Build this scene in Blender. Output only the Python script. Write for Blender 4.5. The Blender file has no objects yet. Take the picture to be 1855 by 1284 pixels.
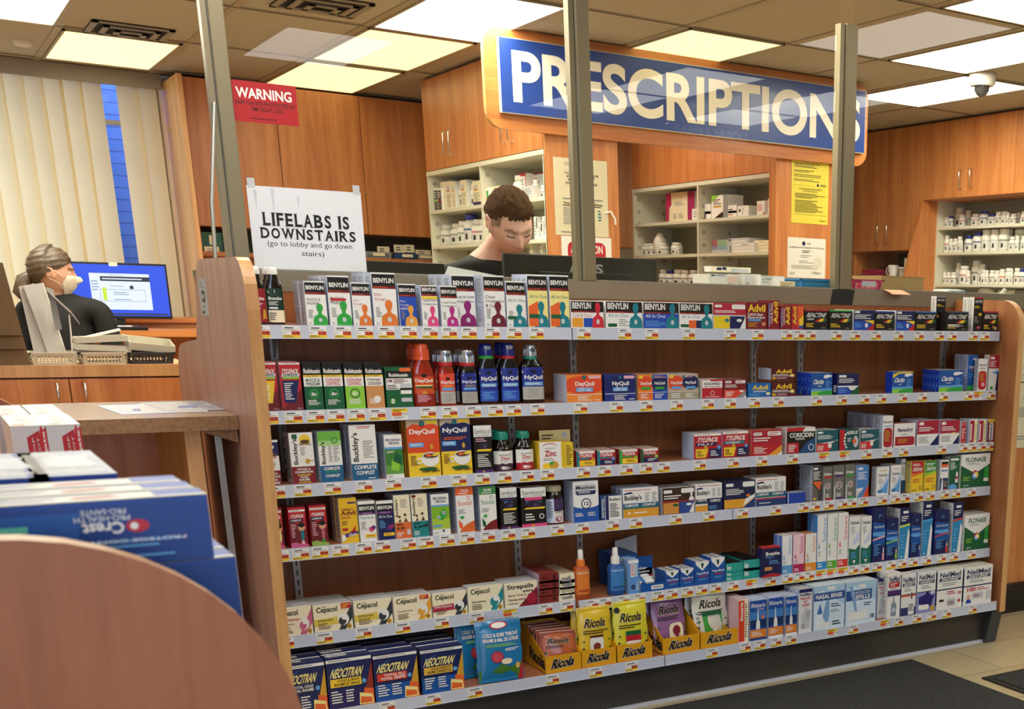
import bpy, bmesh, math, random
from math import sin, cos, pi, radians as rad
from mathutils import Vector, Matrix, Euler, noise
random.seed(7)
SC = bpy.context.scene
COL = SC.collection

# ------------------------------------------------------------------ camera
F_PX, CX, CY = 2216.0, 1505.0, 1219.5          # focal length and principal point, 1855x1284 frame
CP = Vector((0, -3.66, 1.41))
RC = ((0.8052317, -0.59248885, 0.02364064),    # camera right, down, forward in world axes
      (-0.15333595, -0.24657524, -0.95691626),
      (0.57279141, 0.76691434, -0.28940004))
cam_data = bpy.data.cameras.new('camera')
cam = bpy.data.objects.new('camera', cam_data)
COL.objects.link(cam)
R_, D_, W_ = (Vector(r) for r in RC)
cam.matrix_world = Matrix(((R_.x, -D_.x, -W_.x, CP.x), (R_.y, -D_.y, -W_.y, CP.y), (R_.z, -D_.z, -W_.z, CP.z), (0, 0, 0, 1)))
cam_data.sensor_width = 36
cam_data.lens = F_PX / 1855 * 36
cam_data.shift_x = -(CX - 927.5) / 1855
cam_data.shift_y = (CY - 642.0) / 1855
cam_data.clip_start = 0.05
cam_data.dof.use_dof = True
cam_data.dof.focus_distance = 4.3
cam_data.dof.aperture_fstop = 13
SC.camera = cam

def ray(u, v):
    return R_ * ((u - CX) / F_PX) + D_ * ((v - CY) / F_PX) + W_
def onY(u, v, y):
    d = ray(u, v); return CP + d * ((y - CP.y) / d.y)
def onZ(u, v, z):
    d = ray(u, v); return CP + d * ((z - CP.z) / d.z)
def onX(u, v, x):
    d = ray(u, v); return CP + d * ((x - CP.x) / d.x)
def xat(u, y, z):
    """world x of the point at depth y and height z seen in column u"""
    dy, dz = y - CP.y, z - CP.z; k = (u - CX) / F_PX
    a = R_.x - k * W_.x
    return -(dy * (R_.y - k * W_.y) + dz * (R_.z - k * W_.z)) / a

# ------------------------------------------------------------------ world, exposure, light
SC.view_settings.view_transform = 'Standard'
SC.view_settings.look = 'None'
SC.view_settings.gamma = 1
SC.view_settings.use_curve_mapping = False
SC.view_settings.exposure = 0.5
try:
    SC.cycles.max_bounces = 8; SC.cycles.diffuse_bounces = 4; SC.cycles.glossy_bounces = 4
    SC.cycles.transparent_max_bounces = 10; SC.cycles.transmission_bounces = 4
    SC.cycles.sample_clamp_indirect = 4
except Exception:
    pass
wd = bpy.data.worlds.new('daylight'); SC.world = wd; wd.use_nodes = True
bg = wd.node_tree.nodes['Background']
bg.inputs[0].default_value = (0.62, 0.76, 1.0, 1)
bg.inputs[1].default_value = 3.4

# ------------------------------------------------------------------ materials
MATS = {}
def lin(h):
    h = h.lstrip('#')
    c = [int(h[i:i + 2], 16) / 255 for i in (0, 2, 4)]
    return tuple(x / 12.92 if x <= .04045 else ((x + .055) / 1.055) ** 2.4 for x in c) + (1,)
def newmat(name):
    m = bpy.data.materials.new(name); m.use_nodes = True
    nt = m.node_tree; b = nt.nodes.get('Principled BSDF')
    MATS[name] = m
    return m, nt, b
def plain(name, col, rough=.5, metal=0, spec=.5, noise_amt=0, nscale=30, coat=0):
    m, nt, b = newmat(name)
    b.inputs['Roughness'].default_value = rough
    b.inputs['Metallic'].default_value = metal
    b.inputs['Specular IOR Level'].default_value = spec
    if coat: b.inputs['Coat Weight'].default_value = coat; b.inputs['Coat Roughness'].default_value = .1
    c = lin(col)
    if noise_amt:
        tc = nt.nodes.new('ShaderNodeTexCoord'); n = nt.nodes.new('ShaderNodeTexNoise')
        n.inputs['Scale'].default_value = nscale; n.inputs['Detail'].default_value = 4
        r = nt.nodes.new('ShaderNodeValToRGB')
        r.color_ramp.elements[0].position = .3; r.color_ramp.elements[1].position = .7
        r.color_ramp.elements[0].color = tuple(x * (1 - noise_amt) for x in c[:3]) + (1,)
        r.color_ramp.elements[1].color = tuple(min(1, x * (1 + noise_amt)) for x in c[:3]) + (1,)
        nt.links.new(tc.outputs['Object'], n.inputs['Vector'])
        nt.links.new(n.outputs['Fac'], r.inputs['Fac']); nt.links.new(r.outputs['Color'], b.inputs['Base Color'])
    else:
        b.inputs['Base Color'].default_value = c
    return m
def wood(name, c0, c1, axis='z', rough=.38, scale=1.0, coat=.15):
    m, nt, b = newmat(name)
    tc = nt.nodes.new('ShaderNodeTexCoord'); mp = nt.nodes.new('ShaderNodeMapping')
    s = {'z': (9, 9, .55), 'x': (.55, 9, 9), 'y': (9, .55, 9)}[axis]
    mp.inputs['Scale'].default_value = tuple(k * scale for k in s)
    n1 = nt.nodes.new('ShaderNodeTexNoise'); n1.inputs['Scale'].default_value = 1.6; n1.inputs['Detail'].default_value = 6; n1.inputs['Distortion'].default_value = .6
    n2 = nt.nodes.new('ShaderNodeTexNoise'); n2.inputs['Scale'].default_value = 12; n2.inputs['Detail'].default_value = 3
    mx = nt.nodes.new('ShaderNodeMath'); mx.operation = 'MULTIPLY_ADD'; mx.inputs[1].default_value = .45
    r = nt.nodes.new('ShaderNodeValToRGB')
    r.color_ramp.elements[0].position = .48; r.color_ramp.elements[1].position = .92
    r.color_ramp.elements[0].color = lin(c0); r.color_ramp.elements[1].color = lin(c1)
    L = nt.links.new
    L(tc.outputs['Object'], mp.inputs['Vector']); L(mp.outputs['Vector'], n1.inputs['Vector']); L(mp.outputs['Vector'], n2.inputs['Vector'])
    L(n2.outputs['Fac'], mx.inputs[0]); L(n1.outputs['Fac'], mx.inputs[2]); L(mx.outputs[0], r.inputs['Fac'])
    L(r.outputs['Color'], b.inputs['Base Color'])
    b.inputs['Roughness'].default_value = rough
    b.inputs['Coat Weight'].default_value = coat; b.inputs['Coat Roughness'].default_value = .25
    return m
def emit(name, col, st):
    m, nt, b = newmat(name)
    b.inputs['Base Color'].default_value = (*col[:3], 1)
    b.inputs['Emission Color'].default_value = (*col[:3], 1); b.inputs['Emission Strength'].default_value = st
    b.inputs['Roughness'].default_value = .6
    return m
def glassy(name, tint=(.97, .985, .97), ior=1.45):
    m, nt, b = newmat(name); nt.nodes.remove(b)
    out = nt.nodes['Material Output']
    t = nt.nodes.new('ShaderNodeBsdfTransparent'); t.inputs[0].default_value = (*tint, 1)
    g = nt.nodes.new('ShaderNodeBsdfGlossy'); g.inputs['Roughness'].default_value = .0
    f = nt.nodes.new('ShaderNodeFresnel'); f.inputs[0].default_value = ior
    x = nt.nodes.new('ShaderNodeMixShader'); ge = nt.nodes.new('ShaderNodeNewGeometry')
    mu = nt.nodes.new('ShaderNodeMath'); mu.operation = 'MULTIPLY_ADD'; mu.inputs[1].default_value = -1; mu.inputs[2].default_value = 1
    m2 = nt.nodes.new('ShaderNodeMath'); m2.operation = 'MULTIPLY'
    nt.links.new(ge.outputs['Backfacing'], mu.inputs[0]); nt.links.new(mu.outputs[0], m2.inputs[0]); nt.links.new(f.outputs[0], m2.inputs[1])
    nt.links.new(m2.outputs[0], x.inputs[0]); nt.links.new(t.outputs[0], x.inputs[1]); nt.links.new(g.outputs[0], x.inputs[2])
    nt.links.new(x.outputs[0], out.inputs[0])
    return m

wood('cherry', '#ac5e2e', '#d28c50')
wood('cherry_x', '#a85a2a', '#c88242', axis='x')
wood('cherry_light', '#a36434', '#cf9660')
wood('gondola', '#985a32', '#b87c4c', scale=1.3)
wood('gondola_daylit', '#b88c7e', '#d8b0a4', scale=1.3, rough=.45)  # daylight sheen on the left panel, painted in as paler pink wood
wood('gondola_front', '#864a26', '#a0603a', scale=1.6, rough=.5, coat=.05)
wood('backboard', '#7c4218', '#9c5c2c', scale=1.0, rough=.5, coat=.05)
wood('shelf_board', '#9a5a3a', '#bb7a56', axis='x', rough=.35)
wood('edge', '#b8844e', '#d8a66c', scale=1.0)
wood('desk', '#8c6c50', '#a98668', axis='x', rough=.25)
plain('deskedge', '#8e6a48', .6, noise_amt=.25, nscale=90)
plain('lip', '#c4c8d4', .35, spec=.4)
plain('steel', '#a5a298', .35, metal=.6)
plain('upright', '#b6b0a4', .4, metal=.3)
plain('slot', '#0b0a09', .7)
plain('bronze', '#8a7e62', .38, metal=.55)
plain('bronze_dark', '#3f3a2e', .4, metal=.4)
plain('band', '#807660', .5, metal=.15, noise_amt=.06, nscale=6)
plain('plinth', '#3f3a34', .45, noise_amt=.15, nscale=5)
plain('kick', '#15120f', .45)
plain('foot', '#3a3d40', .5)
plain('ceiling_tile', '#b4aa98', .9, noise_amt=.04, nscale=60)
plain('tbar', '#a89a82', .5)
plain('joint_shadow', '#3a3128', .8)  # shadow line along the ceiling joints, laid on as dark strips
plain('wallpaint', '#b5aa94', .8)
plain('ventdark', '#0c0b0a', .8)
plain('ventmetal', '#8f887a', .5)
plain('whiteshelf', '#d6d2bd', .5)
plain('whiteback', '#a9a897', .6, noise_amt=.05, nscale=4)
plain('chrome', '#d8d6d0', .18, metal=1)
plain('brass', '#b9a888', .25, metal=1)
plain('blackplastic', '#16150f', .3)
plain('black', '#0d0c0b', .5)
plain('dome_glass', '#3c3c3a', .08, coat=1)
plain('camera_white', '#d8d4c8', .4)
plain('carpet', '#2b2b29', .95, noise_amt=.6, nscale=160)
plain('rubber', '#181817', .6)
glassy('glass')
emit('lampwarm', (1.0, .93, .50), .85)
emit('lampmid', (1.0, .95, .80), 6)
emit('lampcool', (1.0, .98, .92), 6.2)
emit('lampwhite', (1.0, .95, .80), 13.5)

# ------------------------------------------------------------------ mesh builder
class MB:
    def __init__(s): s.v = []; s.f = []; s.m = []; s.sm = []; s.mats = []
    def mi(s, mat):
        if mat not in s.mats: s.mats.append(mat)
        return s.mats.index(mat)
    def add(s, vs, fs, mat, smooth=False, T=None):
        o = len(s.v)
        s.v += [tuple(T @ Vector(p)) for p in vs] if T else [tuple(p) for p in vs]
        i = s.mi(mat)
        for f in fs: s.f.append([k + o for k in f]); s.m.append(i); s.sm.append(smooth)
        return s
    def box(s, x0, y0, z0, x1, y1, z1, mat, T=None):
        vs = [(x, y, z) for z in (z0, z1) for y in (y0, y1) for x in (x0, x1)]
        fs = [(0, 2, 3, 1), (4, 5, 7, 6), (0, 1, 5, 4), (2, 6, 7, 3), (0, 4, 6, 2), (1, 3, 7, 5)]
        return s.add(vs, fs, mat, T=T)
    def prism(s, poly, a0, a1, axis, mat, edgemat=None, T=None):
        n = len(poly)
        P = {'x': lambda a, p: (a, p[0], p[1]), 'y': lambda a, p: (p[0], a, p[1]), 'z': lambda a, p: (p[0], p[1], a)}[axis]
        vs = [P(a0, p) for p in poly] + [P(a1, p) for p in poly]
        s.add(vs, [tuple(range(n))[::-1], tuple(range(n, 2 * n))], mat, T=T)
        s.add(vs, [(i, (i + 1) % n, n + (i + 1) % n, n + i) for i in range(n)], edgemat or mat, T=T)
        return s
    def loft(s, rings, mat, smooth=True, cap=True, T=None):
        n = len(rings[0]); vs = [p for r in rings for p in r]; fs = []
        for k in range(len(rings) - 1):
            for i in range(n):
                j = (i + 1) % n; fs.append((k * n + i, k * n + j, (k + 1) * n + j, (k + 1) * n + i))
        s.add(vs, fs, mat, smooth, T)
        if cap:
            s.add(vs, [tuple(range(n))[::-1], tuple(range(len(vs) - n, len(vs)))], mat, False, T)
        return s
    def lathe(s, prof, mat, n=20, cx=0, cy=0, pw=2.0, T=None, smooth=True, cap=True):
        """prof: (z, rx[, ry]) rings of a superellipse"""
        rings = []
        for p in prof:
            z, rx = p[0], p[1]; ry = p[2] if len(p) > 2 else rx; r = []
            for i in range(n):
                a = 2 * pi * (i + .5) / n; c, d = cos(a), sin(a)
                r.append((cx + rx * math.copysign(abs(c) ** (2 / pw), c), cy + ry * math.copysign(abs(d) ** (2 / pw), d), z))
            rings.append(r)
        return s.loft(rings, mat, smooth, cap, T)
    def tube(s, pts, r, mat, n=8, T=None, taper=None):
        pts = [Vector(p) for p in pts]; rings = []; up = None
        for i, p in enumerate(pts):
            d = (pts[min(i + 1, len(pts) - 1)] - pts[max(i - 1, 0)]).normalized()
            if up is None: up = d.orthogonal().normalized()
            up = (up - d * up.dot(d)).normalized(); w = d.cross(up)
            rr = r * (taper[i] if taper else 1)
            rings.append([tuple(p + up * (rr * cos(2 * pi * k / n)) + w * (rr * sin(2 * pi * k / n))) for k in range(n)])
        return s.loft(rings, mat, True, True, T)
    def mesh(s, name):
        me = bpy.data.meshes.new(name); me.from_pydata(s.v, [], s.f)
        for m in s.mats: me.materials.append(MATS[m] if m in MATS else paint(m))
        me.polygons.foreach_set('material_index', s.m); me.polygons.foreach_set('use_smooth', s.sm)
        me.update(); return me
    def obj(s, name, parent=None, **k):
        return link(name, s.mesh(name), parent, **k)

def link(name, data, parent=None, label=None, cat=None, group=None, kind=None, loc=None, rot=None, bevel=None):
    o = bpy.data.objects.new(name, data); COL.objects.link(o)
    if parent: o.parent = parent
    if loc: o.location = loc
    if rot: o.rotation_euler = rot
    if label: o['label'] = label
    if cat: o['category'] = cat
    if group: o['group'] = group
    if kind: o['kind'] = kind
    if bevel:
        b = o.modifiers.new('bevel', 'BEVEL'); b.width = bevel; b.segments = 2; b.limit_method = 'ANGLE'; b.angle_limit = rad(50)
    return o
def empty(name, loc, label, cat, group=None, rz=0):
    return link(name, None, None, label, cat, group, loc=loc, rot=(0, 0, rz))
def struct(name, mb, **k): return mb.obj(name, kind='structure', **k)
def dup(o, parent=None, **k):
    c = o.copy(); COL.objects.link(c)
    if parent: c.parent = parent
    for ch in list(o.children): dup(ch, c)
    for a, b in k.items():
        if a == 'loc': c.location = b
        elif a == 'rz': c.rotation_euler = (0, 0, b)
        else: c[{'cat': 'category'}.get(a, a)] = b
    return c
def arc(cx, cz, r, a0, a1, n=8, ry=None):
    return [(cx + r * cos(rad(a0 + (a1 - a0) * i / n)), cz + (ry or r) * sin(rad(a0 + (a1 - a0) * i / n))) for i in range(n + 1)]

# ------------------------------------------------------------------ flat artwork: lettering and shapes printed on a surface
PAL = dict(w='#e9e6df', k='#14100f', r='#b81f2b', dr='#6d1219', mr='#4a0f16', o='#e2632a', y='#edc62c', ly='#f0e08a', g='#2f9e3c', dg='#155a35', lg='#8cc63c',
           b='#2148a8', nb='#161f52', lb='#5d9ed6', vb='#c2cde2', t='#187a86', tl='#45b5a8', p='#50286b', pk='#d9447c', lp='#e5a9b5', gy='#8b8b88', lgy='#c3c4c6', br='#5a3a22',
           cr='#ece0bd', tn='#c98d55', s='#b9a58e', sk='#d8a07c', gl='#c99a2c', dk='#2c2826', rb='#1a3fc0', mb='#14509a')
def paint(c, rough=.42):
    if c in MATS: return MATS[c]
    h = PAL.get(c, c); m, nt, b = newmat(c)
    b.inputs['Base Color'].default_value = lin(h); b.inputs['Roughness'].default_value = rough
    b.inputs['Specular IOR Level'].default_value = .4
    return m
TX = {}
def glyphs(s, bold, res=3):
    """outline of a line of lettering, normalised to the unit square"""
    key = (s, bold, res)
    if key in TX: return TX[key]
    cu = bpy.data.curves.new('t', 'FONT'); cu.body = s; cu.resolution_u = res; cu.offset = .028 if bold == 1 else (.012 if bold == 2 else 0)
    o = bpy.data.objects.new('t', cu); COL.objects.link(o)
    bpy.context.view_layer.update()
    me = bpy.data.meshes.new_from_object(o.evaluated_get(bpy.context.evaluated_depsgraph_get()))
    vs = [(v.co.x, v.co.y) for v in me.vertices]; fs = [tuple(p.vertices) for p in me.polygons]
    bpy.data.objects.remove(o); bpy.data.curves.remove(cu); bpy.data.meshes.remove(me)
    if vs:
        x0 = min(v[0] for v in vs); x1 = max(v[0] for v in vs); y0 = min(v[1] for v in vs); y1 = max(v[1] for v in vs)
        dx, dy = max(x1 - x0, 1e-4), max(y1 - y0, 1e-4)
        vs = [((a - x0) / dx, (b - y0) / dy) for a, b in vs]
    TX[key] = (vs, fs); return TX[key]
def art(spec, W, H, sub=1):
    """parse 'op args|op args' into [(verts2d, faces, colour)] in metres on a W x H face"""
    out = []; rnd = random.Random(len(spec) * 7 + 3)
    def rect(x0, y0, x1, y1, c):
        n = sub; vs = []; fs = []
        for i in range(n + 1):
            x = x0 + (x1 - x0) * i / n; vs += [(x * W, y0 * H), (x * W, y1 * H)]
        for i in range(n): a = 2 * i; fs.append((a, a + 2, a + 3, a + 1))
        out.append((vs, fs, c))
    for op in spec.split('|'):
        a = op.split()
        if not a: continue
        k = a[0]
        if k == 'r': rect(*map(float, a[1:5]), a[5])
        elif k == 'p':
            q = list(map(float, a[2:])); vs = [(q[i] * W, q[i + 1] * H) for i in range(0, len(q), 2)]
            out.append((vs, [tuple(range(len(vs)))], a[1]))
        elif k in ('c', 'e'):
            x, y, r = map(float, a[1:4])
            if k == 'c': rx = r * W; ry = r * W; col = a[4]
            else: rx = r * W; ry = float(a[4]) * H; col = a[5]
            vs = [(min(max(x * W + rx * cos(t * pi / 10), 0), W), min(max(y * H + ry * sin(t * pi / 10), 0), H)) for t in range(20)]
            out.append((vs, [tuple(range(20))], col))
        elif k == 't':
            s = a[1].replace('_', ' '); x0, y0, x1, y1 = map(float, a[2:6]); col = a[6]; fl = a[7] if len(a) > 7 else ''
            vs, fs = glyphs(s, 1 if 'b' in fl else (2 if 'm' in fl else 0))
            res = []
            for p, q in vs:
                if 'i' in fl: p = (p + .12 * q) / 1.12
                if 'u' in fl: p, q = 1 - p, 1 - q
                if 'v' in fl: p, q = 1 - q, p
                if 'M' in fl: p = 1 - p
                if 'a' in fl: q = q * .88 + .12 * p
                res.append(((x0 + p * (x1 - x0)) * W, (y0 + q * (y1 - y0)) * H))
            if 'v' not in fl and ('M' in fl): fs = [f[::-1] for f in fs]
            out.append((res, fs, col))
        elif k == 'l':
            x0, y0, x1, y1 = map(float, a[1:5]); n = int(a[5]); h = (y1 - y0) / n
            vs = []; fs = []
            for i in range(n):
                yy = y1 - (i + .5) * h; xx = x0 + (x1 - x0) * rnd.uniform(.55, 1); o = len(vs)
                m_ = 1 if sub == 1 else 6
                for q in range(m_ + 1): X = (x0 + (xx - x0) * q / m_) * W; vs += [(X, (yy - h * .22) * H), (X, (yy + h * .22) * H)]
                for q in range(m_): fs.append((o + 2 * q, o + 2 * q + 2, o + 2 * q + 3, o + 2 * q + 1))
            out.append((vs, fs, a[6]))
        elif k == 'f':
            x0, y0, x1, y1 = map(float, a[1:5]); col = a[5]; w = x1 - x0; h = y1 - y0; P = lambda p, q: ((x0 + p * w) * W, (y0 + q * h) * H)
            vs = [P(0, 0), P(.02, .26), P(.1, .4), P(.3, .47), P(.38, .51), P(.38, .6), P(.29, .72), P(.27, .84), P(.34, .95), P(.5, 1), P(.66, .95), P(.73, .84), P(.71, .72), P(.62, .6), P(.62, .51), P(.7, .47), P(.9, .4), P(.98, .26), P(1, 0)]
            out.append((vs, [tuple(range(len(vs)))], col))
            out.append(([P(.5 + .13 * cos(t * pi / 6), .24 + .1 * sin(t * pi / 6)) for t in range(12)], [tuple(range(12))], 'lgy'))
        elif k == 'q':   # rounded rectangle
            x0, y0, x1, y1 = map(float, a[1:5]); r = min((x1 - x0) * W, (y1 - y0) * H) * .3
            X0, Y0, X1, Y1 = x0 * W, y0 * H, x1 * W, y1 * H; vs = []
            for cx, cy, st in ((X1 - r, Y1 - r, 0), (X0 + r, Y1 - r, 90), (X0 + r, Y0 + r, 180), (X1 - r, Y0 + r, 270)):
                vs += arc(cx, cy, r, st, st + 90, 3)
            out.append((vs, [tuple(range(len(vs)))], a[5]))
    return out
def put(mb, polys, fn, eps=.00012):
    for k, (vs, fs, col) in enumerate(polys):
        mb.add([fn(x, y, eps * (k + 1)) for x, y in vs], fs, col)

# ------------------------------------------------------------------ the room
FL = .05      # floor level
CZ = 2.77     # ceiling level
b = MB(); b.box(-2.2, -7.2, FL - .05, 9, 8, FL, 'tile')
m, nt, bs = newmat('tile')
tc = nt.nodes.new('ShaderNodeTexCoord'); mp = nt.nodes.new('ShaderNodeMapping'); br = nt.nodes.new('ShaderNodeTexBrick')
mp.inputs['Location'].default_value = (-3.31, .054, 0)
br.offset = .5; br.inputs['Scale'].default_value = 1; br.inputs['Brick Width'].default_value = .61; br.inputs['Row Height'].default_value = .305
br.inputs['Mortar Size'].default_value = .0022; br.inputs['Color1'].default_value = lin('#c9b991'); br.inputs['Color2'].default_value = lin('#bfae85'); br.inputs['Mortar'].default_value = lin('#5f5238')
nz = nt.nodes.new('ShaderNodeTexNoise'); nz.inputs['Scale'].default_value = 7; nz.inputs['Detail'].default_value = 8; nz.inputs['Distortion'].default_value = 1.5
mxn = nt.nodes.new('ShaderNodeMixRGB'); mxn.blend_type = 'MULTIPLY'; mxn.inputs[0].default_value = .22
nt.links.new(tc.outputs['Object'], mp.inputs[0]); nt.links.new(mp.outputs[0], br.inputs['Vector']); nt.links.new(tc.outputs['Object'], nz.inputs['Vector'])
nt.links.new(br.outputs['Color'], mxn.inputs[1]); nt.links.new(nz.outputs['Fac'], mxn.inputs[2]); nt.links.new(mxn.outputs[0], bs.inputs['Base Color'])
bs.inputs['Roughness'].default_value = .35
struct('floor', b)
GX = [.337 + .643 * k for k in range(-4, 14)]; GY = [-7.0, -5.9, -4.7, -3.5, -2.3, -1.1, .1, 1.28, 2.47, 3.66, 4.87, 6.09]
b = MB(); b.box(-2.2, -7.2, CZ, 9, 6.5, CZ + .04, 'ceiling_tile'); struct('ceiling', b)
b = MB()
for x in GX: b.box(x - .018, -7, CZ - .006, x + .018, 6.4, CZ, 'tbar')
for y in GY:
    b.box(-2.1, y - .012, CZ - .0055, 8.9, y + .012, CZ, 'tbar'); b.box(-2.1, y - .004, CZ - .0075, 8.9, y + .004, CZ - .0055, 'joint_shadow')
struct('ceiling_grid', b)
YR = {5: (4.95, 6.07), 4: (3.69, 4.85), 3: (2.49, 3.63), 2: (1.31, 2.44), 1: (.12, 1.25), 0: (-1.05, .07)}
LP = [(1, 5, 'lampwarm', 'over the pharmacy window'), (3, 5, 'lampwarm', 'nearest the tall back cabinets'), (3, 4, 'lampwarm', 'behind the one nearest the big sign'), (3, 3, 'lampwhite', 'large one just left of the big blue sign'),
      (5, 3, 'lampwarm', 'above the middle of the blue sign'), (7, 2, 'lampwhite', 'upper right, in front of the security camera'), (8, 3, 'lampwhite', 'directly behind the security camera'), (0, 4, 'lampmid', 'cut by the top left corner of the photo'),
      (6, 1, 'lampmid', 'cut by the top right corner of the photo'), (1, 2, 'lampwhite', 'unseen, added for brightness over the counter, left'), (3, 1, 'lampwhite', 'unseen, added for brightness over the counter, centre'), (5, 4, 'lampmid', 'added to brighten the aisle, hidden behind the blue sign'), (0, 3, 'lampwhite', 'unseen, added for brightness over the basket counter'), (-1, 4, 'lampwhite', 'unseen, added for brightness left of the seated person'),  # panels after the corner one are unseen, added to brighten the pharmacy
      (0, 0, 'lampcool', 'unseen, added for brightness just before the unit, far left')]  # unseen front panel added to brighten the shelf fronts
LR = [(.337 + .643 * i + .022, YR[j][0], .337 + .643 * i + .622, YR[j][1], mt, ln) for i, j, mt, ln in LP]
for x0, y0, ln in ((1.93, -4.37, 'front shop, mirrored at the top left of the glass'), (4.2, -1.76, 'front shop, mirrored at the top right of the glass'), (4.1, -3.87, 'front shop, mirrored over the sign centre'), (4.02, -5.0, 'front shop, mirrored over the sign left'), (5.25, -3.97, 'front shop, mirrored over the sign right'),
                   (5.2, -5.1, 'front shop, mirrored low on the sign'), (.98, -1.75, 'front shop, added for shelf light, over the near unit'), (-1.0, -1.75, 'front shop, added for shelf light, far left'), (.35, -4.4, 'front shop, added for shelf light, behind the viewer')):  # near unit, far left and rear panels are unseen, added for shelf light
    LR.append((x0, y0, x0 + .6, y0 + 1.11, 'lampcool', ln))
for x0, y0, x1, y1, mt, ln in LR:
    e = empty('ceiling_light', ((x0 + x1) / 2, (y0 + y1) / 2, CZ), 'fluorescent ceiling panel, ' + ln, 'light', 'fluorescent ceiling panels')
    w, d = (x1 - x0) / 2, (y1 - y0) / 2
    f = MB()
    for q in ((-w, -d, -w + .014, d), (w - .014, -d, w, d), (-w, -d, w, -d + .014), (-w, d - .014, w, d)): f.box(q[0], q[1], -.012, q[2], q[3], -.002, 'tbar')
    f.obj('frame', e)
    MB().box(-w + .012, -d + .012, -.009, w - .012, d - .012, -.003, mt).obj('diffuser', e)
# walls
b = MB(); b.box(-2.2, 6.45, FL, -1.2, 6.6, 2.9, 'wallpaint'); b.box(1.66, 6.45, FL, 9, 6.6, 2.9, 'wallpaint'); b.box(-1.2, 6.45, FL, 1.66, 6.6, 1.0, 'wallpaint'); b.box(-1.2, 6.45, 2.74, 1.66, 6.6, 2.9, 'wallpaint')
struct('wall_back', b)
b = MB(); b.box(-2.25, -7.2, FL, -2.15, 6.6, 2.9, 'wallpaint'); struct('wall_left', b)
b = MB(); b.box(7.4, -7.2, FL, 7.5, 6.6, 2.9, 'wallpaint'); struct('wall_right', b)
b = MB(); b.box(1.3, -7.25, FL, 9, -7.15, 2.9, 'wallpaint'); b.box(-2.2, -7.25, 2.55, 1.3, -7.15, 2.9, 'wallpaint'); b.box(-2.2, -7.25, FL, 1.3, -7.15, .5, 'wallpaint')
for x in (-.4,): b.box(x - .03, -7.25, .5, x + .03, -7.15, 2.5, 'bronze')
struct('wall_front', b)
# ceiling vents
for (vx, vy, where) in ((1.30, 4.74, 'left vent, beside the window'), (1.95, 3.30, 'vent between the two middle lights')):
    e = empty('ceiling_vent', (vx, vy, CZ), 'square grey louvred ceiling vent with dark backing, ' + where, 'vent', 'ceiling vents')
    MB().box(-.2, -.2, -.004, .2, .2, 0, 'ventdark').obj('backing', e)  # plain dark sheet showing between the louvres
    f = MB()
    for k, r in enumerate((.2, .14, .08)):
        h = -.012 - .008 * k; t = .03
        for q in ((-r, -r, -r + t, r), (r - t, -r, r, r), (-r, -r, r, -r + t), (-r, r - t, r, r)): f.box(q[0], q[1], h, q[2], q[3], h + .006, 'ventmetal')
    f.obj('louvre', e)
# smoke detector
MB().lathe([(CZ, .05), (CZ - .02, .05), (CZ - .03, .035)], 'camera_white', cx=.86, cy=5.55).obj('smoke_detector', label='small round smoke detector on a ceiling tile, upper left', cat='smoke detector')
# dome security camera
pc = onZ(1780, 132, CZ)
e = empty('security_camera', pc, 'white domed security camera hanging from the ceiling, upper right', 'camera')
MB().lathe([(0, .075), (-.01, .082), (-.06, .082), (-.075, .07)], 'camera_white', n=28).obj('housing', e)
MB().lathe([(-.074, .048), (-.1, .046), (-.125, .03), (-.135, .008)], 'dome_glass', n=24).obj('dome', e)
# ------------------------------------------------------------------ gondola (shelving unit)
SZ = {1: 1.3185, 2: 1.0905, 3: .887, 4: .707, 5: .4525, 6: .237}       # shelf surface heights
SY = {1: 0, 2: 0, 3: 0, 4: 0, 5: 0, 6: -.08}                           # front edge of each shelf
GXL, GXR, GB = .758, 3.54, .285
gon = empty('shelving_unit', (2.15, .1, FL), 'long wooden shelving unit with six stocked shelves facing the aisle', 'shelving')
def gpart(name, b, **k):
    o = b.obj(name, gon, **k); o.matrix_parent_inverse = Matrix.Translation((-2.15, -.1, -FL)); return o
b = MB(); b.box(GXL, GB, FL, GXR, GB + .03, 1.404, 'backboard'); gpart('back_panel', b)
# left end panel, tall and stepped
prof = [(-.085, FL), (-.10, .48), (-.165, 1.28), (-.172, 1.36)] + arc(-.09, 1.40, .082, 165, 90, 6, ry=.088) + [(.36, 1.488)] + arc(.36, 1.42, .085, 90, 10, 5, ry=.067) + [(.55, 1.26), (.66, 1.253)] + arc(.80, 1.10, .13, 90, 0, 6, ry=.14) + [(.93, FL)]
b = MB(); b.prism(prof, GXL - .031, GXL, 'x', 'gondola_daylit', 'edge'); gpart('end_panel', b, bevel=.002)
prof = [(-.09, .19), (-.095, 1.30)] + arc(.0, 1.33, .1, 180, 90, 7, ry=.107) + [(GB + .03, 1.437), (GB + .03, .19)]
b = MB(); b.prism(prof, GXR, GXR + .03, 'x', 'gondola', 'edge'); gpart('end_panel', b, bevel=.002)
b = MB(); b.prism([(-.075, .19), (-.045, FL), (.3, FL), (.3, .19)], GXR - .03, GXR + .03, 'x', 'foot'); gpart('foot', b)
b = MB(); b.box(GXL, -.02, FL, GXR - .03, .0, .2, 'plinth'); b.box(GXL, -.03, FL, GXR - .03, -.019, FL + .012, 'lip'); gpart('plinth', b)
SEAMS = {1: [1036], 2: [], 3: [], 4: [1327], 5: [1043], 6: [1204]}
UP = [(495, 640), (1035, 640), (1362, 640), (1447, 640), (1706, 640), (936, 1010)]
UPX = [xat(u, GB, onY(u, v, GB).z) for u, v in UP]
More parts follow.
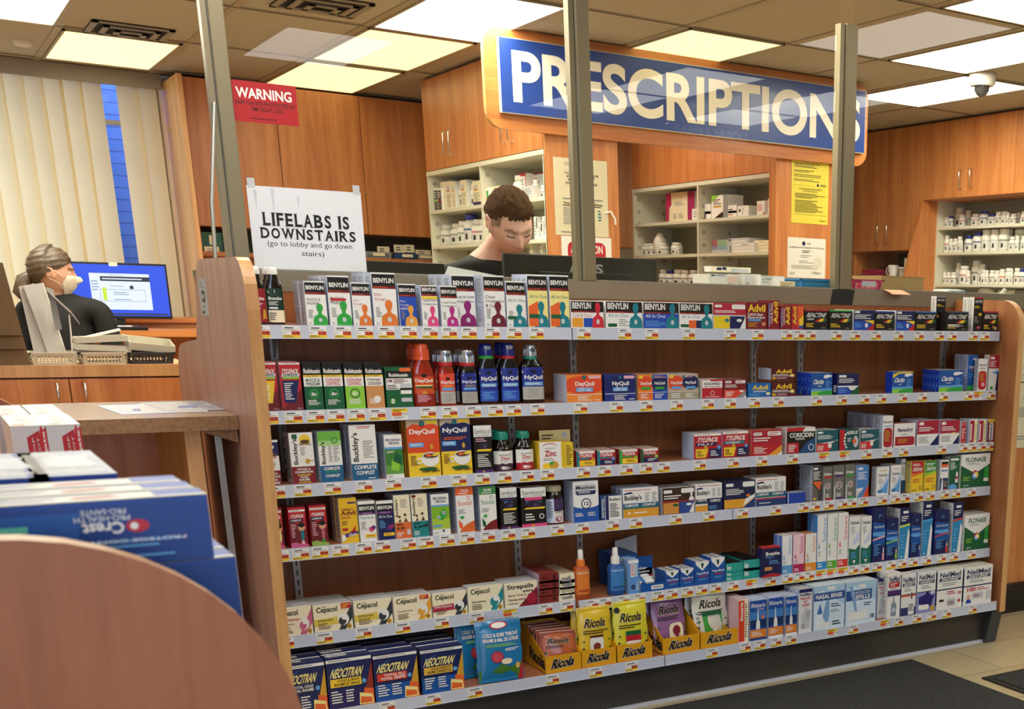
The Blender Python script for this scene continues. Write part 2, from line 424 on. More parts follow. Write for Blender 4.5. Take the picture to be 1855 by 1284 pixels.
for k, x in enumerate(UPX):
    b = MB(); b.box(x - .011, GB - .014, .2, x + .011, GB, 1.33 if k < 5 else 1.07, 'upright')
    z = .23
    while z < 1.29:
        if k < 5 or z < 1.05: b.box(x - .002, GB - .0146, z, x + .002, GB - .0138, z + .016, 'slot')
        z += .031
    gpart('slotted_upright', b)
for s in SZ:
    xs = [GXL + .002] + [xat(u, SY[s], SZ[s]) for u in SEAMS[s]] + [GXR - .012]
    for i in range(len(xs) - 1):
        x0, x1 = xs[i] + (.002 if i else 0), xs[i + 1] - (.002 if i < len(xs) - 2 else 0)
        yf = SY[s] - (.02 if (s == 5 and i == 1) else 0)
        b = MB(); b.box(x0, yf + .004, SZ[s] - .02, x1, GB - .016, SZ[s] - .0005, 'shelf_board'); sh = gpart('shelf', b)
        l = MB(); l.box(x0, yf - .001, SZ[s] - .036, x1, yf + .003, SZ[s] + .0005, 'lip'); l.box(x0, yf - .003, SZ[s] - .036, x1, yf - .001, SZ[s] - .0335, 'lip')
        o = l.obj('price_rail', sh); 
        for X in UPX[:5]:
            if x0 < X < x1 and s in (1, 2, 3, 5):
                q = MB(); q.prism([(GB - .016, SZ[s] - .022), (GB - .2, SZ[s] - .022), (GB - .16, SZ[s] - .04), (GB - .05, SZ[s] - .05), (GB - .03, SZ[s] - .085), (GB - .016, SZ[s] - .09)], X - .002, X + .002, 'x', 'upright')
                q.obj('bracket', sh)
# counter behind the gondola, with its grey edge band, and the counter front seen at the right
b = MB(); b.box(GXR + .03, GB + .03, .185, 5.2, GB + .06, 1.404, 'cherry'); b.box(GXR + .03, GB + .0, FL, 5.2, GB + .03, .185, 'kick')
cnt = b.obj('service_counter', label='cherry wood counter front with black kick base at far right', cat='counter')
b = MB(); b.box(.78, GB - .002, 1.405, 5.4, GB + .04, 1.462, 'band'); b.box(.78, GB + .04, 1.44, 5.4, GB + .5, 1.462, 'band'); b.box(.78, GB + .47, FL, 5.4, GB + .5, 1.44, 'cherry')
b.obj('service_ledge', label='high brown-grey counter ledge running behind the shelving unit', cat='counter')
GY0 = GB + .045
def vpost(name, u0, u1, v, z1, label):
    p0, p1 = onY(u0, v, GY0), onY(u1, v, GY0)
    x0, x1 = p0.x, p1.x; w = x1 - x0
    e = empty(name, ((x0 + x1) / 2, GY0, 1.463), label, 'post', 'glass screen posts')
    h = z1 - 1.463
    MB().box(-w * .18, -.012, 0, w / 2, .03, h, 'bronze').obj('post', e, bevel=.002)
    MB().box(-w / 2, -.004, 0, -w * .24, .03, h, 'bronze').obj('flange', e)
    MB().box(-w * .24, .002, 0, -w * .18, .02, h, 'black').obj('gasket', e)
    MB().box(-w * .215, -.006, 0, -w * .19, .001, h, 'chrome').obj('highlight_strip', e)  # bright highlight down the post, built in as a thin chrome strip
    return x0, x1
pa = vpost('screen_post', 405, 444, 400, CZ - .01, 'bronze metal post of the glass screen at left, by the stepped panel')
pb = vpost('screen_post', 1044, 1077.5, 480, CZ - .01, 'bronze metal post of the glass screen in front of the large sign')
pc_ = vpost('screen_post', 1512, 1540, 480, onY(1545, 46, GY0).z, 'shorter bronze metal post of the glass screen, right of the notices')
b = MB(); 
for x0, x1 in ((pa[1], pb[0]), (pb[1], pc_[0])): b.box(x0, GY0 - .008, 1.463, x1, GY0 + .03, 1.4675, 'bronze'); b.box(x0, GY0 - .011, 1.463, x1, GY0 - .007, 1.466, 'steel')
b.box(pc_[1], GY0 - .008, 1.463, 4.7, GY0 + .03, 1.467, 'steel')
b.obj('screen_sill_rail', label='low bronze rail holding the glass along the counter ledge', cat='rail')
for nm, (x0, x1) in (('left pane, behind the white paper notice', (pa[1], pb[0] + .004)), ('middle pane in front of the blue sign', (pb[1], pc_[0] + .004)), ('right pane, beyond the shorter post', (pc_[1], 4.75))):
    b = MB(); b.box(x0, GY0 + .008, 1.468, x1, GY0 + .014, CZ - .02, 'glass'); b.obj('glass_screen', label='clear glass security screen, ' + nm, cat='glass screen', group='glass screen panes')
# thin stay rod from the stepped panel to the left post
p0, p1 = onY(381, 463, .2), onY(388, 186, GY0 - .012)
b = MB(); b.tube([(GXL - .016, .22, 1.487), p0.lerp(p1, .35), p1], .0055, 'steel', n=8)
b.obj('stay_rod', label='thin metal stay rod rising beside the left screen post', cat='rod')
# ---- mats
b = MB(); b.box(1.2, -3.4, FL, 3.07, -.085, FL + .008, 'carpet'); 
b.obj('floor_mat', label='large charcoal floor mat in front of the shelving unit', cat='mat', bevel=.003)
b = MB(); b.box(3.14, -1.6, FL, 4.9, -.42, FL + .006, 'rubber'); b.box(3.17, -1.57, FL + .006, 4.87, -.45, FL + .009, 'carpet')
b.obj('floor_mat', label='smaller charcoal mat with black rubber border at right edge', cat='mat')
# ---- back window and blinds
b = MB()
for x in (-1.2, .2, 1.64): b.box(x, 6.47, 1.0, x + .03, 6.53, 2.74, 'bronze')
b.box(-1.2, 6.47, 1.0, 1.66, 6.53, 1.03, 'bronze'); b.box(-1.2, 6.47, 2.45, 1.66, 6.53, 2.48, 'steel'); struct('window_1', b)
w1 = bpy.data.objects['window_1']
MB().box(-1.2, 6.49, 1.0, 1.66, 6.5, 2.74, 'glass').obj('pane', w1)
m, nt, bs = newmat('sidingblue')
tc = nt.nodes.new('ShaderNodeTexCoord'); br = nt.nodes.new('ShaderNodeTexBrick'); br.inputs['Scale'].default_value = 1
br.inputs['Brick Width'].default_value = 2.5; br.inputs['Row Height'].default_value = .085; br.inputs['Mortar Size'].default_value = .004
br.inputs['Color1'].default_value = lin('#3f62b4'); br.inputs['Color2'].default_value = lin('#4a6cc0'); br.inputs['Mortar'].default_value = lin('#28418a')
mp = nt.nodes.new('ShaderNodeMapping'); mp.inputs['Rotation'].default_value = (rad(-90), 0, 0)
nt.links.new(tc.outputs['Object'], mp.inputs[0]); nt.links.new(mp.outputs[0], br.inputs['Vector']); nt.links.new(br.outputs['Color'], bs.inputs['Base Color'])
b = MB(); b.box(.6, 7.6, FL, 3.4, 7.7, 3.6, 'sidingblue')
e = b.obj('neighbouring_wall', label='blue sided wall seen through the gap in the blinds', cat='building')
m, nt, bs = newmat('blind')
out = nt.nodes['Material Output']; bs.inputs['Base Color'].default_value = lin('#e2d2aa'); bs.inputs['Roughness'].default_value = .8
tr = nt.nodes.new('ShaderNodeBsdfTranslucent'); tr.inputs[0].default_value = lin('#f2dcae'); mx = nt.nodes.new('ShaderNodeMixShader'); mx.inputs[0].default_value = .45
nt.links.new(bs.outputs[0], mx.inputs[1]); nt.links.new(tr.outputs[0], mx.inputs[2]); nt.links.new(mx.outputs[0], out.inputs[0])
vb = empty('vertical_blinds', (.8, 6.3, 2.70), 'cream vertical blinds covering the window behind the seated person', 'blinds')
MB().box(-1.9, -.05, -.015, .88, .06, .055, 'tbar').obj('headrail', vb, bevel=.004)
MB().box(-1.9, -.08, -.03, .88, -.05, .065, 'ventmetal').obj('valance', vb)
x = -1.0; slat = None
gapx = onY(226, 300, 6.3).x
while x < 1.66:
    if abs(x - gapx) > .055:
        if slat is None:
            s_ = MB(); n = 6
            rings = []
            vs = []
            for k in range(n + 1):
                t = -.064 + .128 * k / n; vs += [(t, .010 * (1 - (t / .064) ** 2), -1.62), (t, .010 * (1 - (t / .064) ** 2), 0)]
            s_.add(vs, [(2 * k, 2 * k + 2, 2 * k + 3, 2 * k + 1) for k in range(n)], 'blind', True)
            slat = s_.obj('slat', vb); so = slat
        else:
            so = slat.copy(); COL.objects.link(so); so.parent = vb
        so.location = (x - .8, 0, -.02)
        so.rotation_euler = (0, 0, rad(-14 if x < .95 else (-4 if x < 1.3 else -7)) + rad(random.uniform(-2, 2)))
    x += .108
# ---- tall cabinets on the back wall
def handle(parent, p, axis='x', L=.10, mat='chrome'):
    d = Vector((-.03, 0, 0)) if axis == 'x' else Vector((0, -.03, 0)); p = Vector(p)
    pts = [p + Vector((0, 0, -L / 2)), p + Vector((0, 0, -L / 2)) + d * .7, p + Vector((0, 0, -L / 2 + .008)) + d, p + Vector((0, 0, L / 2 - .008)) + d, p + Vector((0, 0, L / 2)) + d * .7, p + Vector((0, 0, L / 2))]
    MB().tube(pts, .0048, mat).obj('handle', parent)
YC = 6.0
def cabinet_y(x0, x1, z0, z1, y, label, hs=None, mat='cherry', name='wall_cabinet', depth=.38):
    """cabinet whose door faces -y"""
    e = empty(name, ((x0 + x1) / 2, y, z0), label, 'cabinet', 'cherry wood cabinets')
    w = (x1 - x0) / 2; h = z1 - z0
    MB().box(-w, .02, 0, w, depth, h, mat).obj('body', e)
    d = MB().box(-w + .002, 0, .002, w - .002, .018, h - .002, mat).obj('door', e, bevel=.0015)
    if hs: handle(d, hs, 'y')
    return e
xs = [1.77, 2.337, 2.90, 3.44, 4.0, 4.55, 5.1]
nmz = ['behind the red warning sign', 'above the white paper notice', 'just left of the white-shelved cabinets', 'hidden end of the back row', 'seen through the middle opening', 'far right of the back row']
for i in range(6):
    cabinet_y(xs[i], xs[i + 1], 1.812, CZ - .03, YC, 'tall cherry wood wall cabinet, ' + nmz[i])
b = MB(); b.box(1.69, YC - .28, FL, 1.72, 6.43, 2.715, 'edge'); b.box(1.72, YC - .02, FL, 1.772, 6.43, 2.74, 'cherry')
b.obj('cabinet_end_panel', label='tall light wood end panel right of the window blinds', cat='panel', bevel=.002)
b = MB(); b.box(1.772, YC - .0, 1.62, 5.1, 6.43, 1.65, 'cherry_x'); b.box(1.772, 6.38, 1.65, 5.1, 6.43, 1.81, 'black'); b.box(1.772, YC + .1, FL, 5.1, 6.43, 1.62, 'cherry')
b.obj('open_cabinet_shelf', label='open dark shelf below the tall back cabinets', cat='shelf')
# desk behind the seated woman, right of the monitor
b = MB(); b.box(1.13, 5.3, FL, 1.69, 5.34, 1.195, 'cherry_x'); b.box(1.13, 5.27, 1.195, 1.69, 5.9, 1.22, 'cherry_x')
b.obj('low_partition', label='low cherry wood partition right of the monitor', cat='partition')
# ---- white shelved cabinet runs (doors face -x)
def run(x, y0, y1, z0, label, wheres, handles=(), bays=1, shelves=(1.947, 1.722, 1.50), depth=.34, hz=None):
    n = len(wheres); L = (y1 - y0) / n
    for i in range(n):
        a = y1 - L * i; c = a - L
        e = empty('wall_cabinet', (x, (a + c) / 2, z0), 'cherry wood wall cabinet door, ' + wheres[i], 'cabinet', 'cherry wood cabinets')
        MB().box(.018, -L / 2, 0, depth, L / 2, CZ - .015 - z0, 'cherry').obj('body', e)
        d = MB().box(0, -L / 2 + .002, .002, .016, L / 2 - .002, CZ - .02 - z0, 'cherry').obj('door', e, bevel=.0015)
        if i < len(handles) and handles[i]:
            handle(d, (0, -L / 2 * handles[i] + .05 * handles[i], .14), 'x', .14)
    e = empty('shelf_cabinet', (x, (y0 + y1) / 2, FL), label, 'shelving')
    h = (y1 - y0) / 2
    MB().box(depth - .02, -h, 0, depth, h, z0 - FL, 'whiteback').obj('back_panel', e)
    for k in range(bays + 1):
        yy = -h + 2 * h * k / bays; yy = min(max(yy, -h + .01), h - .01)
        f = MB().box(0, yy - .01, 0, depth - .02, yy + .01, z0 - FL - .002, 'whiteshelf')
        for zz in [1.05 + .085 * q for q in range(13)]:
            f.box(.03, yy - .0115, zz - .012, .055, yy + .0115, zz + .012, 'whiteback'); f.box(.24, yy - .0115, zz - .012, .265, yy + .0115, zz + .012, 'whiteback')
        f.obj('divider', e)
    MB().box(-.004, -h, z0 - FL - .028, depth - .02, h, z0 - FL - .003, 'whiteshelf').obj('top_board', e)
    for zz in shelves:
        MB().box(-.002, -h + .012, zz - FL - .02, depth - .02, h - .012, zz - FL, 'whiteshelf').obj('shelf', e)
    return e
run(3.055, 3.215, 5.135, 2.195, 'white shelving with bottles behind the bowed man', ['far end of the left row', 'second from the window side', 'third, nearer the sign', 'half hidden behind the blue sign'], (1, -1, 1, -1), 2)
run(4.62, 3.24, 5.17, 2.195, 'white shelving with cartons seen through the middle opening', ['left door in the middle opening', 'centre left in the middle opening', 'right door in the middle opening', 'hard by the yellow notice'], (), 2)
XR = 6.65
b3 = []
for i, (y0, y1, z0, wh, hs) in enumerate(((4.66, 5.08, 1.832, 'left of the pair over the mug', 1), (4.2, 4.66, 1.832, 'right of the pair over the mug', -1), (3.69, 4.2, 2.2, 'left door over the right pill bottles', 1), (3.19, 3.69, 2.2, 'behind the pennant reflection', -1), (2.6, 3.19, 2.2, 'cut by the right edge', 1))):
    e = empty('wall_cabinet', (XR, (y0 + y1) / 2, z0), 'cherry wood wall cabinet door, ' + wh, 'cabinet', 'cherry wood cabinets')
    L = y1 - y0
    MB().box(.018, -L / 2, 0, .65, L / 2, CZ - .015 - z0, 'cherry').obj('body', e)
    d = MB().box(0, -L / 2 + .002, .002, .016, L / 2 - .002, CZ - .02 - z0, 'cherry').obj('door', e, bevel=.0015)
    handle(d, (0, -L / 2 * hs + .06 * hs, .13), 'x', .13)
b = MB(); b.box(XR, 4.22, 1.60, XR + .5, 5.08, 1.625, 'cherry_x'); b.obj('niche_shelf', label='wooden shelf board under the mug in the right niche', cat='shelf')
b = MB(); b.box(XR + .5, 4.23, FL, XR + .6, 5.08, 1.83, 'black'); b.obj('niche_back_panel', label='dark back of the niche below the right cabinets', cat='panel')
b = MB(); b.box(XR, 4.22, FL, XR + .49, 5.08, 1.5995, 'cherry'); b.obj('base_cabinet', label='cherry wood base cabinet under the mug shelf', cat='cabinet')
b = MB(); b.box(XR + .02, 5.084, FL, XR + .6, 5.11, CZ - .02, 'cherry'); b.obj('cabinet_end_panel', label='cherry wood end panel left of the mug niche', cat='panel')
b = MB(); b.prism([(XR + .0, 2.2), (XR + .55, 2.2), (XR + .55, FL), (XR - .22, FL), (XR - .22, 1.4)], 4.185, 4.21, 'y', 'cherry')
b.obj('slanted_end_panel', label='slanted cherry wood end panel left of the right pill bottles', cat='panel')
e = empty('shelf_cabinet', (6.8, 3.3, FL), 'white shelving crowded with pill bottles at far right', 'shelving')
MB().box(.28, -.9, 0, .3, .88, 2.2 - FL, 'whiteback').obj('back_panel', e)
for yy in (.87, -.88): MB().box(0, yy, 0, .28, yy + .015, 2.2 - FL, 'whiteshelf').obj('divider', e)
RS = [2.008, 1.818, 1.578, 1.40]
for zz in RS: MB().box(0, -.865, zz - FL - .02, .28, .87, zz - FL, 'whiteshelf').obj('shelf', e)
# ---- sign wall: pillars and header
YF = 3.2
b = MB(); b.box(3.055, YF - .0, FL, 3.50, YF + .025, CZ - .01, 'cherry'); b.box(3.48, YF + .025, FL, 3.50, YF + .5, CZ - .01, 'cherry'); b.obj('wood_pillar', label='cherry wood pillar carrying the cream paper notice', cat='pillar')
b = MB(); b.box(4.60, YF, FL, 5.13, YF + .04, CZ - .01, 'cherry'); b.box(4.60, YF + .04, FL, 4.615, YF + .08, CZ - .01, 'cherry'); b.obj('wood_pillar', label='cherry wood pillar carrying the yellow notice and certificate', cat='pillar')
b = MB(); b.box(3.50, YF, 2.295, 4.60, YF + .04, CZ - .01, 'cherry_x'); b.obj('header_board', label='cherry wood header board above the middle opening', cat='panel')
b = MB(); b.box(3.52, 4.9, FL, 4.3, 4.95, CZ - .02, 'cherry'); b.box(3.6, 4.86, FL, 3.75, 4.9, 1.75, 'black'); b.obj('aisle_end_panel', label='cherry wood panel at the end of the aisle left of the opening', cat='panel')
# big sign
sx0, sx1, sz0, sz1 = 2.715, 5.285, 2.268, 2.762; r = .09
prof = arc(sx1 - r, sz1 - r, r, 0, 90, 6) + arc(sx0 + r, sz1 - r, r, 90, 180, 6) + arc(sx0 + r, sz0 + r, r, 180, 270, 6) + arc(sx1 - r, sz0 + r, r, 270, 360, 6)
sg = empty('pharmacy_sign', (4.0, YF - .1, 2.5), 'big blue sign reading PRESCRIPTIONS in white on a wooden board', 'sign')
b = MB(); b.prism([(x - 4.0, z - 2.5) for x, z in prof], .065, .098, 'y', 'cherry_x', 'edge'); b.obj('backing_board', sg)
bx0, bx1, bz0, bz1 = 2.787, 5.243, 2.345, 2.715
b = MB(); b.box(bx0 - 4, .035, bz0 - 2.5, bx1 - 4, .062, bz1 - 2.5, 'signedge')
plain('signedge', '#cfcabb', .4); plain('signblue', '#1d3f8c', .35, coat=.15); plain('signletter', '#efe6d4', .4)
b.box(bx0 - 4 + .004, .033, bz0 - 2.5 + .004, bx1 - 4 - .004, .0351, bz1 - 2.5 - .004, 'signblue'); b.obj('blue_face', sg)
b = MB(); W = bx1 - bx0; H = bz1 - bz0
vs, fs = glyphs('PRESCRIPTIONS', 1, 12)
lx0, lx1 = onY(928, 140, 3.133).x - 4, onY(1558, 220, 3.133).x - 4
b.add([(lx0 + p * (lx1 - lx0), .031, bz0 - 2.5 + H * (.15 + .70 * q)) for p, q in vs], fs, 'signletter')
b.obj('white_lettering', sg)
# ------------------------------------------------------------------ products
CM = {}
def carton_mesh(W, D, H, front, side='w', top=None, key=None, sart=None, tart=None, wav=0):
    k = (round(W, 4), round(D, 4), round(H, 4), front, side, top, sart, tart)
    if k in CM: return CM[k]
    b = MB(); top = top or side
    body = 'w'
    vs = [(x, y, z) for z in (0, H) for y in (0, D) for x in (0, W)]
    b.add(vs, [(0, 1, 5, 4)], 'w'); b.add(vs, [(0, 4, 6, 2), (1, 3, 7, 5), (2, 6, 7, 3)], side); b.add(vs, [(4, 5, 7, 6), (0, 2, 3, 1)], top)
    if not front.startswith('r 0 0 1 1'): front = 'r 0 0 1 1 w|' + front
    put(b, art(front, W, H), lambda x, y, e: (x, -e, y))
    if sart is None and side in ('w', 'vb', 'lgy', 'cr'): sart = 'l .15 .45 .85 .93 14 gy|l .15 .08 .85 .4 9 gy'
    if sart: put(b, art(sart, D, H), lambda x, y, e: (-e, D - x, y))
    if tart is None and top in ('w', 'cr'): tart = 'l .1 .2 .9 .5 2 gy'
    if tart: put(b, art(tart, W, D), lambda x, y, e: (x, y, H + e))
    # closed flap line on the lid
    b.box(.001, D * .5 - .0003, H, W - .001, D * .5 + .0003, H + .0002, 'gy')
    CM[k] = b.mesh('medicine_carton'); return CM[k]
ORD = ['', 'second', 'third', 'fourth', 'fifth', 'sixth', 'seventh']
SHN = {1: 'top shelf', 2: 'second shelf', 3: 'third shelf', 4: 'fourth shelf', 5: 'fifth shelf', 6: 'bottom shelf'}
PLACED = []
def P(s, u0, u1, vt, n, dep, front, desc, side='w', top=None, dy=.004, lift=0, name='medicine_carton', sart=None, tart=None, tilt=None, W=None):
    """row of n cartons, the front one spanning columns u0..u1 with its top at row vt"""
    yf = SY[s] + dy - (.02 if s == 5 and u0 > 1043 else 0); z = SZ[s] + lift
    x0 = xat(u0, yf, z); x1 = xat(u1, yf, z); W = W or (x1 - x0 - .0012)
    zt = onY(u0 + (u1 - u0) * .05, vt, yf).z; H = zt - z
    if dep < .12 and not lift and u0 != 1598: dep *= 1 if (s in (1, 6) and u0 < 900) else (.6 if u0 < 1030 else .45)
    dep = min(dep, (GB - .018 - yf) / n - .002)
    me = carton_mesh(W, dep, H, front, side, top, sart=sart, tart=tart)
    for k in range(n):
        lab = f'{desc}, {SHN[s]}' if k == 0 else f'{desc}, {ORD[k]} in its row, {SHN[s]}'
        jx = 0 if k == 0 else random.uniform(-.0015, .0015)
        link(name, me, None, lab, 'medicine box', loc=(x0 + jx, yf + k * (dep + .0015), z + .0003))
    PLACED.append((s, (x0 + x1) / 2, desc)); return x0, x1, yf, z
# front designs ----------------------------------------------------
def bn(title, fig, field='w', tc='k', top='.70', ts=1, extra='', fr='.30 0 1 .5'):
    t = float(top); tt = title.split('/'); o = ''
    for i, q in enumerate(tt):
        a = t - .06 - (i + 1) * .085; o += f'|t {q} .08 {a:.3f} {min(.95, .12 + .085 * len(q)):.2f} {a + .06:.3f} {tc}'
    return f'r 0 0 1 1 w|r .02 0 1 {t} {field}|r .02 {t} .99 .97 k|t BENYLIN .08 {t + .11:.3f} .93 {t + .2:.3f} w b|r .02 {t} 1 {t + .05:.3f} dr|t EXTRA_STRENGTH .08 {t + .01:.3f} .66 {t + .04:.3f} o{o}|l .1 .16 .36 .36 6 gy|f {fr} {fig}|t 250_mL .08 .02 .22 .07 k{extra}'
def bnh(title, fig, field='w', tc='k', extra=''):
    return f'r 0 0 1 1 w|r .01 .58 1 .97 k|t BENYLIN .05 .70 .62 .93 w b|r .01 .55 .9 .62 dr|t EXTRA_STRENGTH .06 .565 .5 .61 o|r 0 0 1 .56 {field}|t {title} .06 .40 .62 .53 {tc}{extra}|f .64 0 1.0 .95 {fig}'
def rob(l1, l2, tc, bot, mid='w', extra='', b2='g'):
    return f'r 0 0 1 1 k|t Robitussin .05 .78 .95 .88 w b|r 0 .70 1 .745 y|t EXTRA_STRENGTH .15 .707 .85 .738 k|r 0 .50 1 .70 {mid}|t {l1} .12 .60 .88 .67 {tc} b|t {l2} .14 .52 .86 .59 {tc} b|r 0 0 1 .50 {bot}|c .5 .34 .26 {b2}|c .5 .34 .2 {bot}|t 6hr .36 .30 .66 .38 w b|l .15 .1 .85 .22 4 w{extra}'
def opt(c1, c2, c3, l='Cold_&_Flu', pill=''):
    """store brand carton: coloured upper part, white logo chip, diagonal lower part"""
    return f'r 0 0 1 1 {c1}|q .06 .80 .34 .92 w|t Optimum .09 .83 .31 .89 k b|q .52 .78 .97 .95 w|l .55 .80 .95 .93 3 r|l .06 .55 .92 .74 2 w|r 0 0 1 .44 {c2}|p {c3} .55 0 1 0 1 .40|p w .86 0 1 0 1 .16|l .08 .08 .5 .36 5 w{pill}'
def tyl(box, t2, c2, w=1):
    return f'r 0 0 1 1 r|r .02 .90 .98 .99 w|l .1 .92 .9 .97 1 gy|p dr 1 .5 1 0 .45 0|t TYLENOL .08 .66 .94 .84 w bi|t Extra_Strength .45 .85 .9 .885 o|p {c2} .06 .52 .8 .52 .86 .63 .06 .63|t {t2} .12 .545 .7 .61 w bi{box}'
def tylc(c):
    return f'r 0 0 1 1 r|p dr 0 0 1 0 1 .45 0 .05|r 0 .95 1 .985 w|l .2 .96 .95 .98 1 gy|t TYLENOL .05 .77 .97 .86 w bi|t Extra_Strength .4 .865 .95 .89 o|p lgy .05 .70 .92 .70 .97 .765 .1 .765|t COMPLETE .12 .715 .88 .755 k bi|p lg .1 .655 .92 .655 .9 .695 .1 .695|p {c} .08 .62 .88 .62 .66 .16 .1 .16|l .16 .22 .62 .58 9 w|t 170_mL .7 .03 .95 .055 w'
def dq(n1, c1, c2, extra=''):
    return f'r 0 0 1 1 {c1}|e .5 .62 .62 .34 {c2}|r 0 0 1 .3 {c1}|r 0 .27 1 .29 w|e .5 .9 .06 .08 k|e .5 .9 .045 .06 t|q .62 .85 .96 .96 lp|t {n1} .24 .55 .78 .75 w b|r .26 .38 .74 .53 lb|t COLD_+_FLU .34 .46 .66 .51 w b|t RHUME_+_GRIPPE .3 .395 .7 .44 w b|l .3 .04 .72 .24 4 w|l .78 .04 .95 .1 1 w{extra}'
def dqh(c, ct, n):
    return f'r 0 0 1 1 y|r 0 .42 1 1 {c}|p s 0 .86 0 1 1 1 1 .88 .8 .93 .5 .9 .2 .93|q .60 .925 .97 .99 y|e .48 .93 .08 .05 k|e .48 .93 .06 .035 t|t {n} .08 .73 .88 .84 {ct} b|l .1 .62 .9 .68 2 o|r .04 .52 .5 .60 lb|t COLD+FLU .1 .545 .44 .585 w b|e .68 .30 .28 .13 w|e .70 .36 .27 .055 lgy|e .70 .365 .23 .042 br|e .64 .37 .09 .025 o|e .84 .375 .1 .02 y|e .34 .28 .09 .06 w|e .34 .28 .055 .035 y|e .6 .13 .3 .03 dg|t HONEY_LEMON .4 .07 .95 .11 k b|l .06 .2 .3 .38 6 br|e .74 .52 .05 .05 gl'
def buck(c, w='v', lo='w'):
    return f'r 0 0 1 1 w|t Buckley\'s .12 .38 .36 .9 k b{w}'
def rea(top, extra='', n='REACTINE'):
    return f'r 0 0 1 1 k|r 0 .93 1 1 {top}|t {n} .06 .62 .95 .84 w mi|p r .42 .4 .8 .4 .95 .56 .6 .56|p y .55 .4 .8 .4 .95 .56 .7 .56|p dg .75 .4 .88 .4 .97 .56 .85 .56|l .06 .12 .5 .34 3 y|l .7 .06 .95 .14 1 gy{extra}'
def clar(extra=''):
    return f'r 0 0 1 1 mb|r 0 .15 1 .45 lb|r 0 .3 1 .95 mb|e .78 .86 .2 .06 w|e .7 .8 .12 .04 w|e .3 .02 .6 .18 lg|e .8 .05 .5 .16 g|t Claritin .08 .5 .62 .72 w bi|l .3 .38 .55 .44 1 w|l .68 .3 .95 .66 5 lb{extra}'
def nc(bar, l1, l2, tc='k', lo='mb'):
    return f'r 0 0 1 1 nb|r 0 .0 .9 .35 {lo}|r 0 .90 1 .96 w|l .05 .91 .9 .95 1 gy|r 0 .96 1 1 nb|p gl .72 0 1 0 1 .86|p o .72 0 1 0 1 .3 .8 .34|t NEOCITRAN .05 .60 .82 .78 ly bi|p lb .1 .74 .45 .87 .4 .85 .12 .73|r .06 .42 .74 .58 {bar}|t {l1} .22 .51 .7 .565 {tc} b|t {l2} .14 .44 .7 .495 {tc} b|e .8 .48 .05 .045 lb|l .06 .1 .32 .36 5 w|l .38 .1 .62 .36 5 w|p ly .66 .02 .98 .02 .96 .2 .68 .26|p o .68 .04 .95 .04 .94 .14 .7 .18'
def cep(band, l1, sw, l2='', extra=''):
    return f'r 0 0 1 1 cr|t Cepacol .08 .64 .62 .9 k b|r .22 .885 .34 .905 k|p {sw} .4 0 .62 0 1 .9 1 .4 .8 .0|p {band} 0 .2 .7 .24 .6 .5 0 .46|t {l1} .1 .36 .5 .44 k b|l .1 .08 .45 .32 4 br|e .76 .38 .15 .22 w|e .73 .32 .1 .15 {sw}|e .8 .46 .09 .11 w|e .90 .1 .06 .1 gl|t #1 .87 .06 .93 .14 k b{extra}'
def bottle_logo(n): return ''
def flon(): return "r 0 0 1 1 dg|p w 0 1 0 .68 .5 .42 1 .68 1 1|t FLONASE .16 .76 .86 .9 dg b|l .2 .68 .8 .74 2 gy|c .5 .38 .11 r|c .53 .37 .085 y|c .48 .34 .08 lb|c .5 .37 .055 w|q .82 .14 .96 .62 g|r .80 .16 .97 .26 w|l .08 .2 .4 .34 3 lg|t gsk .1 .04 .3 .1 w"
def salx(c, v='', tall=0):
    return f'r 0 0 1 1 w|r 0 0 1 {.14 if tall else .22} {c}|t Salinex .58 .5 .9 .95 {c} v|p {c} .2 .5 .12 .4 .2 .36 .28 .4|l .1 .24 .5 .34 3 gy|l .1 .03 .6 .12 2 w'
def hyd(c, h=0):
    return f'r 0 0 1 1 nb|p mb 0 .35 1 .3 1 .7 0 .75|p lb 0 .5 1 .44 1 .56 0 .56|t hydraSense .1 .62 .92 .68 w|e .55 .84 .12 .04 lb|e .57 .825 .1 .035 nb|p {c} 0 .40 1 .46 1 .49 0 .43|l .1 .12 .7 .34 6 lb|r .8 .03 .96 .16 {c}|p w .84 .17 .94 .17 .91 .27 .87 .27'
def storespray(c):
    return f'r 0 0 1 1 #2a86b8|r 0 .68 1 1 nb|q .3 .90 .8 .95 w|l .15 .74 .8 .86 3 w|p {c} 0 .62 1 .66 1 .70 0 .66|l .1 .2 .6 .5 5 lb|p w .55 0 .9 0 .98 .5 .82 .6|p w .2 .06 .35 .06 .28 .02'
def neil(t2, c2, extra): return f'r 0 0 1 1 w|r 0 .5 1 1 #e8e6dc|t NeilMed .1 .80 .92 .93 nb b|r .08 .70 .92 .785 nb|t {t2} .12 .71 .88 .775 w bi|l .2 .58 .8 .67 2 gy|r 0 .49 1 .52 nb{extra}'

